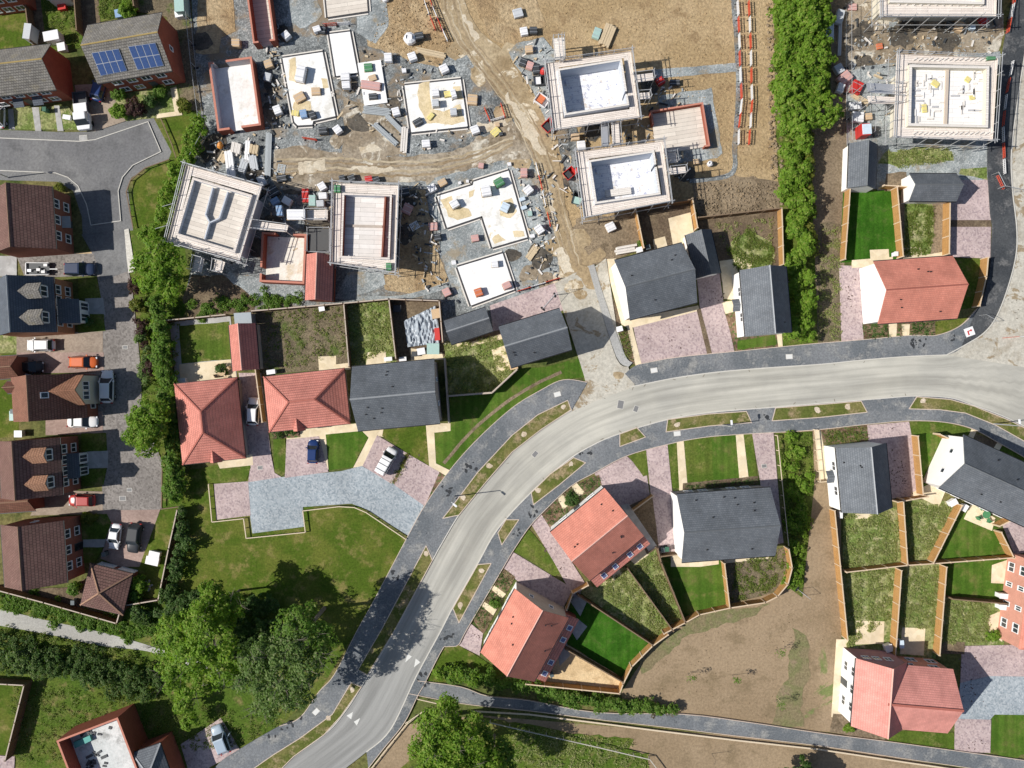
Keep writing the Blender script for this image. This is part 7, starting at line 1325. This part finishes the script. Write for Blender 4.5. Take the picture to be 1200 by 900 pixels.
skip(635, 120, -35, k_white, 'white skip with rusty inside at the foot of the upper scaffold', 1.0, k_orange); skip(643, 149, 45, k_red, 'red tipping skip by the lower corner of the upper scaffold', 1.0, k_dark); skip(667, 205, 40, k_red, 'red tipping skip at the left of the lower scaffold', .9, k_dark); skip(676, 234, 75, k_dark, 'dark skip with red rim at the lower left of the lower scaffold', 1.0, k_teal); skip(632, 97, 5, k_dark, 'dark skip beside the red mixer', .9, k_white)
def mixer(px, py, m, lab, rot=0):
    p = P(px, py); rt = root('cement_mixer', (p.x, p.y, .03), lab, 'cement mixer', rz=R(rot)); mb = MB(); mb.tube((0, 0, .6), (.25, 0, .85), .42, 12, .42); mb.tube((.25, 0, .85), (.55, 0, 1.15), .42, 12, .2); mb.tube((0, 0, .6), (-.15, 0, .45), .42, 12, .2); mb.build('drum', m, rt, True)
    mb = MB()
    for y in (-.5, .5): mb.bar((-.6, y, 0), (.1, y, .8), .08); mb.bar((.6, y, 0), (.1, y, .8), .08); mb.bar((-.6, y, .15), (.6, y, .15), .06)
    mb.build('frame', m_dgrey, rt); MB().tube((-.6, -.6, .22), (-.6, -.5, .22), .22, 12).tube((-.6, .5, .22), (-.6, .6, .22), .22, 12).build('wheels', m_tyre, rt)
mixer(636, 88, k_red, 'red cement mixer at the left of the upper scaffold', 80); mixer(675, 202, k_red, 'red cement mixer at the left of the lower scaffold', 20); mixer(260, 174, plain('orange_steel', (.55, .22, .04), .5), 'orange mixer among the timber above the tilted scaffold', 70)
# scraps of timber, block and wrap lying about the plots
def scraps(label, poly, n, m, s0=.06, s1=.3):
    xs = [p[0] for p in poly]; ys = [p[1] for p in poly]; mb = MB(); k = 0
    while k < n:
        q = (random.uniform(min(xs), max(xs)), random.uniform(min(ys), max(ys)))
        if not inside(q, poly): continue
        k += 1; p = P(*q); a = random.uniform(0, 3.14); u = (math.cos(a), math.sin(a)); w = random.uniform(.03, .13); l = random.uniform(s0, s1) * random.choice((1, 1, 1, 2.2)); z0 = .05; mb.obox(p.xy, u, (-u[1], u[0]), l, w, z0, z0 + random.uniform(.06, .3))
    tag(mb.build('site_debris', m), label, 'debris', None, 'stuff')
Z1 = [(300, 198), (392, 210), (390, 300), (360, 300), (300, 270), (284, 315), (240, 310), (304, 230)]; Z2 = [(236, 150), (330, 150), (330, 200), (310, 215), (222, 196)]; Z3 = [(310, 30), (330, 30), (340, 150), (312, 150)]; Z4 = [(420, 60), (520, 66), (545, 90), (556, 165), (480, 180), (400, 160), (396, 100), (460, 90), (470, 110)]; Z5 = [(466, 215), (510, 215), (512, 290), (540, 360), (500, 345), (466, 250)]; Z6 = [(596, 62), (640, 42), (660, 150), (690, 240), (664, 236), (630, 130)]; Z7 = [(670, 140), (800, 90), (810, 215), (786, 210), (776, 165), (680, 176)]; Z8 = [(994, 20), (1165, 24), (1165, 62), (1048, 64), (1046, 160), (1000, 165)]; Z9 = [(604, 190), (650, 200), (655, 330), (606, 330), (622, 280)]
for nm, z in (('between the two left scaffolds', Z1), ('round the timber stacks above the tilted house', Z2), ('beside the open block shell', Z3), ('round the square sandy slab', Z4), ('beside the L shaped slab', Z5), ('at the foot of the upper roofless house', Z6), ('between the two roofless houses', Z7), ('over the upper right site', Z8), ('along the track side by the L shaped slab', Z9)):
    for cn, m, n in (('pale', m_deckw, 30), ('dark', k_dark, 40), ('brown', m_timb, 25), ('grey', m_steel, 25)): scraps('%s scraps lying about %s' % (cn, nm), z, n, m)
# pallet lying flat
def pallet(px, py, rot, m, lab, z=.03):
    p = P(px, py); rt = root('empty_pallet', (p.x, p.y, z), lab, 'pallet', rz=R(rot)); mb = MB()
    for y in (-.45, 0, .45): mb.box(-.6, .6, y - .06, y + .06, 0, .1)
    mb.build('bearers', m, rt); mb = MB()
    for k in range(6): x = -.55 + k * .22; mb.box(x - .06, x + .06, -.55, .55, .1, .13)
    mb.build('slats', m, rt)
pallet(486, 265, 30, m_wht, 'empty white slatted pallet on the golden strip'); pallet(479, 134, 45, m_timb, 'empty pallet at the left corner of the sandy slab'); pallet(1142, 375, 60, m_steel, 'grey pallet frame at the path corner'); pallet(330, 198, 80, m_steel, 'grey rack lying by the upper site track')
# dumper with blue cab, a worker's cabin etc.
t = root('site_toilet', (*P(1007, 157).xy, .03), 'red and blue site cabin just above the grey garage by the track', 'site cabin', rz=R(4)); MB().box(-.6, .6, -.8, .8, 0, 2.0).build('cabin', k_red, t); MB().box(-.5, .75, -.7, .7, 2.0, 2.15).build('cabin_roof', k_lblue, t, bevel=.04)
# sign laid on tarmac, traffic sign etc.
t = root('road_sign', (*P(1134.5, 389).xy, .31), 'white square road sign with red bent arrow lying on the fresh tarmac', 'sign', rz=R(20)); MB().box(-.65, .65, -.6, .6, 0, .05).build('panel', m_wht, t); mb = MB(); mb.box(-.3, -.12, -.42, .2, .05, .065); mb.box(-.12, .2, .06, .2, .05, .065); mb.prism([(.2, -.06), (.45, .13), (.2, .32)], .05, .065); mb.build('arrow', k_red, t)
# damp and mud marks on the paving
m_damp = plain('damp_stain', (.035, .038, .042), .8, .2, 4); m_mudm = plain('dried_mud', (.11, .075, .065), .95, .2, 4); m_dirt = plain('kerb_dirt', (.24, .22, .18), .95, .2, 4)
def stains(cx, cy, sx, sy, n, m, z, rot=0, s=(.5, 2.2), el=1.6):
    for _ in range(n):
        a = R(rot); u, v = random.gauss(0, sx), random.gauss(0, sy); x, y = cx + u * math.cos(a) - v * math.sin(a), cy + u * math.sin(a) + v * math.cos(a); r = random.uniform(*s); k = random.randint(6, 9); q = random.uniform(0, 6.28)
        sheet('stain', [(x + (math.cos(6.28 * i / k) * r * el * math.cos(q) - math.sin(6.28 * i / k) * r * math.sin(q)) * random.uniform(.5, 1.2), y + (math.cos(6.28 * i / k) * r * el * math.sin(q) + math.sin(6.28 * i / k) * r * math.cos(q)) * random.uniform(.5, 1.2)) for i in range(k)], m, z=z + random.random() * .004)
for a in [(527, 576, 5, 3, 14, m_damp, PV + .006, 40), (548, 544, 5, 4, 10, m_damp, PV + .006, -50), (460, 673, 4, 3, 6, m_damp, PV + .006), (525, 745, 4, 3, 10, m_damp, PV + .006), (622, 600, 4, 3, 8, m_damp, PV + .006, -40), (690, 530, 6, 2, 7, m_damp, PV + .006), (1074, 404, 6, 3, 14, m_damp, PV + .006), (1115, 396, 1.5, 2, 3, m_damp, PV + .006), (340, 850, 12, 3, 8, m_damp, PV + .006, -30), (497, 790, 3, 6, 8, m_damp, PV + .006), (900, 488, 3, 3, 4, m_damp, PV + .006), (608, 626, 3, 3, 4, m_damp, PV + .006)]: stains(*a)
for a in [(1053, 560, 6, 14, 45, m_mudm, .11), (996, 345, 6, 16, 35, m_mudm, .08), (650, 660, 4, 16, 18, m_mudm, .11, -30), (488, 545, 5, 5, 8, m_mudm, .11), (780, 400, 22, 10, 18, m_mudm, .075), (840, 350, 6, 6, 12, m_mudm, .075), (1150, 772, 18, 8, 60, m_mudm, .075), (1135, 800, 10, 18, 30, m_mudm, .115), (1140, 872, 8, 4, 10, m_mudm, .14), (560, 745, 5, 4, 8, m_mudm, .11), (1043, 505, 6, 4, 6, m_mudm, .11), (1188, 352, 5, 5, 5, m_dirt, .23), (1190, 365, 4, 8, 5, m_dirt, .23)]: stains(*a, **({'s': (.3, .9)} if len(a) <= 8 else {}))
for pts, off in ((N_K[9:20], 2.0), (S_K[9:20], -2.0)):
    for x, y in curve(pts, 3):
        if random.random() < .55: stains(x + random.uniform(-3, 3), y + off, 2, .2, 1, m_dirt, .2165, -4, (.3, .6), 5)
# street lamps
def lamp(px, py, rot, lab, h=6.0):
    p = P(px, py); rt = root('street_lamp', (p.x, p.y, .3), lab, 'street lamp', 'street lamps'); MB().tube(p, p + Vector((0, 0, h)), .09, 10, .055).build('column', m_tube, rt); d = Vector((math.cos(R(rot)), math.sin(R(rot)), 0)); q = p + Vector((0, 0, h))
    MB().bar(q, q + d * .35 + Vector((0, 0, .05)), .06).build('bracket', m_tube, rt); c = q + d * .6 + Vector((0, 0, .06)); MB().obox(c.xy, d, (-d.y, d.x), .32, .14, c.z - .05, c.z + .05).build('lamp_head', k_white, rt, bevel=.03)
lamp(533, 581, -40, 'street lamp in the verge by the blue grey private drive'); lamp(1163, 496.5, 100, 'street lamp in the right hand verge, its column leaning across the grass'); lamp(846, 498, 95, 'street lamp beside the pavement near the wide grey house', 5); lamp(10, 208, 0, 'street lamp at the kerb of the old estate road', 5)
# covers and boxes
def cover(px, py, w, l, rot, m, lab, z=.305, name='access_cover'):
    p = P(px, py); rt = root(name, (p.x, p.y, z), lab, 'cover', rz=R(rot)); MB().box(-w, w, -l, l, 0, .012).build('lid', m, rt); MB().box(-w - .06, w + .06, -l - .06, l + .06, -.02, .006).build('frame', m_kerb, rt)
for x, y, r, lab in [(653, 462, 15, 'white cover in the pavement below the small grey house'), (766, 434, 10, 'white cover in the pavement below the broad pink drive'), (924, 418, 3, 'white cover in the pavement below the windowed white front'), (793, 508, 5, 'white cover in the pavement above the wide grey house lawn'), (371, 833, 45, 'white cover in the shaded pavement by the lower left trees')]: cover(x, y, .42, .28, r, m_cover, lab)
for x, y, w, r, z, lab in [(727, 474, .55, 80, .213, 'dark drain patch in the road at the bend'), (745, 479, .4, 70, .213, 'smaller dark drain patch in the road at the bend'), (627, 532, .4, 50, .213, 'square iron cover in the road above the middle salmon house'), (105, 196, .5, 0, .05, 'pale square patch in the old estate road, lower'), (123, 184, .35, 5, .05, 'pale square patch in the old estate road, upper'), (152, 574, .3, 0, .09, 'iron cover in the setted court, upper'), (144, 584, .4, 0, .09, 'iron cover in the setted court, lower'), (147, 407, .3, 0, .09, 'iron cover in the court by the orange car'), (92, 225, .35, 20, .05, 'pale cover in the shaded footway'), (98, 162, .5, 5, .06, 'pale cover in the footway by the tipper truck'), (895, 546, .3, 5, .13, 'iron cover in the pink drive right of the wide grey house'), (305, 548, .3, 5, .13, 'iron cover in the pink drive of the first bungalow')]: cover(x, y, w, w * .7, r, m_iron if 'iron' in lab or 'dark' in lab else m_asph2 if 'patch' in lab else m_greyslab, lab, z)
# sandy tree pits in the verges
m_pit = ground('pit_gravel', (.50, .41, .30), (.60, .51, .40), None, .5, 1, 5, .25, .4)
for i, (x, y) in enumerate([(660, 477), (614, 509), (573, 546), (543, 583), (669, 544), (630, 575), (564, 668), (539, 709), (500, 648), (413, 807), (386, 840), (957, 481), (794, 497), (992, 477), (1080, 470)]):
    n = 9; w = [(x + math.cos(6.28 * k / n) * random.uniform(2.4, 4.0), y + math.sin(6.28 * k / n) * random.uniform(2.4, 4.0)) for k in range(n)]; sheet('planting_pit', rough(w, 1.0, 3), m_pit, z=PV + .03)
# garden furniture and bins
def bins(px, py, c, lab, rot=0, n=1, z=.1):
    p = P(px, py); rt = root('wheelie_bin', (p.x, p.y, z), lab, 'bin', rz=R(rot)); MB().prism([(-.24, -.27), (.24, -.27), (.24, .27), (-.24, .27)], .05, .95, True).build('bin_body', c, rt, bevel=.03); MB().box(-.27, .27, -.3, .33, .95, 1.03).build('lid', c, rt, bevel=.02); MB().tube((-.22, .3, .12), (.22, .3, .12), .12, 10).build('wheels', m_tyre, rt)
m_bin = plain('grey_bin', (.10, .13, .14), .5); m_bing = plain('green_bin', (.05, .14, .09), .5)
for x, y, m, lab, r in [(775, 643, m_bin, 'left of two dark bins in the shaded shared drive', 5), (780, 642, m_bing, 'right of two dark bins in the shaded shared drive', 5), (1046, 299, k_white, 'white heat pump box at the corner of the artificial lawn', 0), (646, 788, m_bin, 'dark bin behind the lower salmon house', 30), (126, 648, m_bin, 'dark bin by the pyramid garage doors', 10), (20, 482, m_bin, 'dark bin behind the cream gabled house', 0), (90, 704, m_bin, 'pale bin in the corner behind the pyramid garage', 0), (105, 376, m_bing, 'teal bin in the shaded front lawn of the slate house', 0), (57, 131, m_bing, 'dark planter box on the terrace front garden', 0)]: bins(x, y, m, lab, r)
def shedbox(px, py, w, l, h, rot, m, lab, name='garden_storage', cat='storage box', z=.08):
    p = P(px, py); rt = root(name, (p.x, p.y, z), lab, cat, rz=R(rot)); MB().box(-w, w, -l, l, 0, h).build('box', m, rt, bevel=.03); MB().slab([(-w - .06, -l - .06, h + .05), (w + .06, -l - .06, h + .12), (w + .06, l + .06, h + .12), (-w - .06, l + .06, h + .05)], (0, 0, 1), .06).build('lid', m, rt)
for a in [(216, 446, .5, .25, .8, 5, k_white, 'white storage box on the patio of the first bungalow'), (320, 436, .55, .25, .9, 8, k_white, 'white storage box behind the second bungalow'), (456, 421, .5, .22, .8, 5, k_white, 'white meter box at the back of the large grey house, left'), (473, 421, .45, .22, .8, 5, k_white, 'white meter box at the back of the large grey house, right'), (748, 294, .35, .3, .9, 15, k_white, 'white box at the back corner of the broad drive house'), (758, 291, .25, .25, .9, 15, m_bin, 'dark box inside the brown garden corner'), (1113, 588, .5, .35, .8, 30, k_white, 'white garden seat box behind the long grey house'), (1126, 594, .45, .3, .9, 60, k_white, 'white cabinet below the long grey house'), (1038, 757, .45, .45, .9, 20, k_white, 'white tank with black base behind the L shaped house'), (1052, 752, .25, .5, 1, 5, k_lblue, 'pale blue narrow box behind the L shaped house'), (1172, 696, .8, .3, 1.2, -5, k_white, 'white canopy box at the salmon brick house, upper'), (1172, 709, .8, .3, 1.2, -5, k_white, 'white canopy box at the salmon brick house, lower'), (982, 602, .15, .4, .9, 0, k_white, 'white narrow box beside the narrow grey house'), (725, 386, .35, .3, .9, 15, k_white, 'white cabinet at the corner of the broad drive house'), (184, 648, .7, .32, .75, -12, k_white, 'white garden bench top on the dry lawn, upper'), (181, 656, .85, .5, .6, -12, k_white, 'white garden table top on the dry lawn, lower'), (21, 487, .5, .6, .9, 0, k_teal, 'grey teal shed top behind the cream gabled house'), (26, 508, .5, .4, .8, 0, k_white, 'pale box behind the house with orange dormers'), (30, 442, .9, .4, .8, 0, k_white, 'white box behind the russet garage'), (68, 48, 1.0, .6, 1.6, 10, k_white, 'white patio canopy behind the brick terrace'), (76, 58, .5, .5, .8, 10, k_white, 'white garden table behind the brick terrace'), (42, 44, .45, 1.0, 1.9, -8, k_grey, 'narrow grey shed along the top left fence'), (217, 8, .6, 1.6, 2, 3, k_teal, 'pale teal shed at the top of the boundary fence'), (213, 20, .5, .4, .9, 10, k_white, 'white box below the teal shed'), (78, 2, 1.4, .7, 2.2, 5, k_grey, 'pale roofed conservatory at the top edge'), (143, 19, .5, .5, .8, 10, k_blue, 'blue bordered box behind the solar house'), (76, 11, .5, .35, .7, 10, k_red, 'red toy car shaped box on the top lawn'), (192, 100, .3, .3, .7, 0, k_yel, 'yellow bucket in the solar house garden'), (81, 139, .5, .25, .5, -10, k_white, 'white bench in the terrace front garden')]: shedbox(*a)
t = root('rockery', tuple(P(175, 686)), 'round pale rockery on the dry lawn', 'rockery')
for k in range(16): a = random.uniform(0, 6.28); r = random.uniform(.1, .95); p = P(175, 686) + Vector((math.cos(a) * r, math.sin(a) * r * .7, 0)); MB().obox(p.xy, (math.cos(a), math.sin(a)), (-math.sin(a), math.cos(a)), .2, .14, 0, .15 + random.random() * .25).build('stone', m_greyslab, t, bevel=.05)
def chair_set(px, py, m, lab):
    p = P(px, py); rt = root('garden_table', (p.x, p.y, .1), lab, 'garden furniture', rz=R(30)); MB().tube((0, 0, .68), (0, 0, .74), .55, 14).build('table_top', m, rt); MB().tube((0, 0, 0), (0, 0, .68), .06, 8).build('leg', m, rt)
    for k in range(4): a = 1.57 * k; c = Vector((math.cos(a) * .95, math.sin(a) * .95)); MB().obox(c, (math.cos(a), math.sin(a)), (-math.sin(a), math.cos(a)), .24, .24, .4, .46).build('seat', m, rt); MB().obox(c * 1.24, (math.cos(a), math.sin(a)), (-math.sin(a), math.cos(a)), .04, .24, .0, .85).build('backrest', m, rt)
chair_set(1152, 602, k_green, 'green garden table with seats on the cream patio of the long grey house'); chair_set(262, 436, k_tan, 'small brown garden table on the bungalow patio')
# the junk yard: crumpled pale sheeting, boxes
mb = MB(); N_ = 26; g = {}
for i in range(N_):
    for j in range(N_):
        u, v = i / (N_ - 1), j / (N_ - 1); a = Vector((474, 376)).lerp(Vector((512, 358)), u); b = Vector((478, 407)).lerp(Vector((516, 402)), u); q = a.lerp(b, v); p = P(*q); g[i, j] = p + Vector((0, 0, .35 + .5 * abs(noise.noise(Vector((u * 9, v * 3.5, 2)))) + .25 * noise.noise(Vector((u * 22, v * 9, 4)))))
for i in range(N_ - 1):
    for j in range(N_ - 1): mb.poly([g[i, j], g[i + 1, j], g[i + 1, j + 1], g[i, j + 1]])
tag(mb.build('plastic_sheeting', plain('pale_blue_sheeting', (.34, .38, .42), .4, .5, 2), None, True), 'crumpled pale blue sheeting spread over the junk yard', 'sheeting')
for a in [(512, 368, .6, .6, .6, 10, k_tan, 'tan cable reel box in the junk yard'), (513, 392, .3, .8, .7, 5, k_red, 'red strip crate at the right of the junk yard'), (508, 409, .8, .7, .5, 0, k_teal, 'teal tarp box at the lower right of the junk yard'), (494, 412, .5, .4, .5, 10, k_white, 'white box at the lower end of the junk yard'), (486, 415, .3, .3, .5, 0, k_dark, 'black tub at the lower end of the junk yard'), (466, 362, .5, .4, .5, 0, k_dark, 'dark crate in the shaded corner of the junk yard'), (378, 362, .35, .3, .4, 10, k_white, 'white bag on the soil garden by the site edge'), (602, 430, .5, .3, .3, 10, k_tan, 'small tan pallet on the corner garden patio')]: shedbox(*a)
# ------------------------------------------------------------------ camera, sun, sky
cam = bpy.data.cameras.new('Camera'); co = bpy.data.objects.new('Camera', cam); COL.objects.link(co); co.location = (0, 0, HC); cam.sensor_width = 36; cam.lens = 36 * FP / 1200; cam.clip_start = 1; cam.clip_end = 4000; SC.camera = co
EL, AZ = R(42.5), R(7)
d = Vector((math.cos(EL) * math.cos(AZ), math.cos(EL) * math.sin(AZ), -math.sin(EL)))
sun = bpy.data.lights.new('Sun', 'SUN'); sun.energy = SUN_E; sun.angle = R(.53); sun.color = (1, .955, .89); so = bpy.data.objects.new('Sun', sun); COL.objects.link(so); so.rotation_euler = d.to_track_quat('-Z', 'Y').to_euler()
w = bpy.data.worlds.new('World'); SC.world = w; w.use_nodes = True; nt = w.node_tree; sky = nt.nodes.new('ShaderNodeTexSky'); sky.sky_type = 'NISHITA'; sky.sun_disc = False; sky.sun_elevation = EL; sky.sun_rotation = math.atan2(-d.x, -d.y)
bg = nt.nodes['Background']; bg.inputs['Strength'].default_value = SKY_S; nt.links.new(sky.outputs[0], bg.inputs[0])
SC.view_settings.view_transform = 'Standard'; SC.view_settings.look = 'None'; SC.view_settings.exposure = EXPO; SC.view_settings.gamma = 1; SC.view_settings.use_curve_mapping = False
SC.cycles.use_denoising = True; SC.cycles.max_bounces = 6; SC.cycles.transparent_max_bounces = 4; SC.cycles.use_adaptive_sampling = True; SC.cycles.adaptive_threshold = .02
SC.render.film_transparent = False
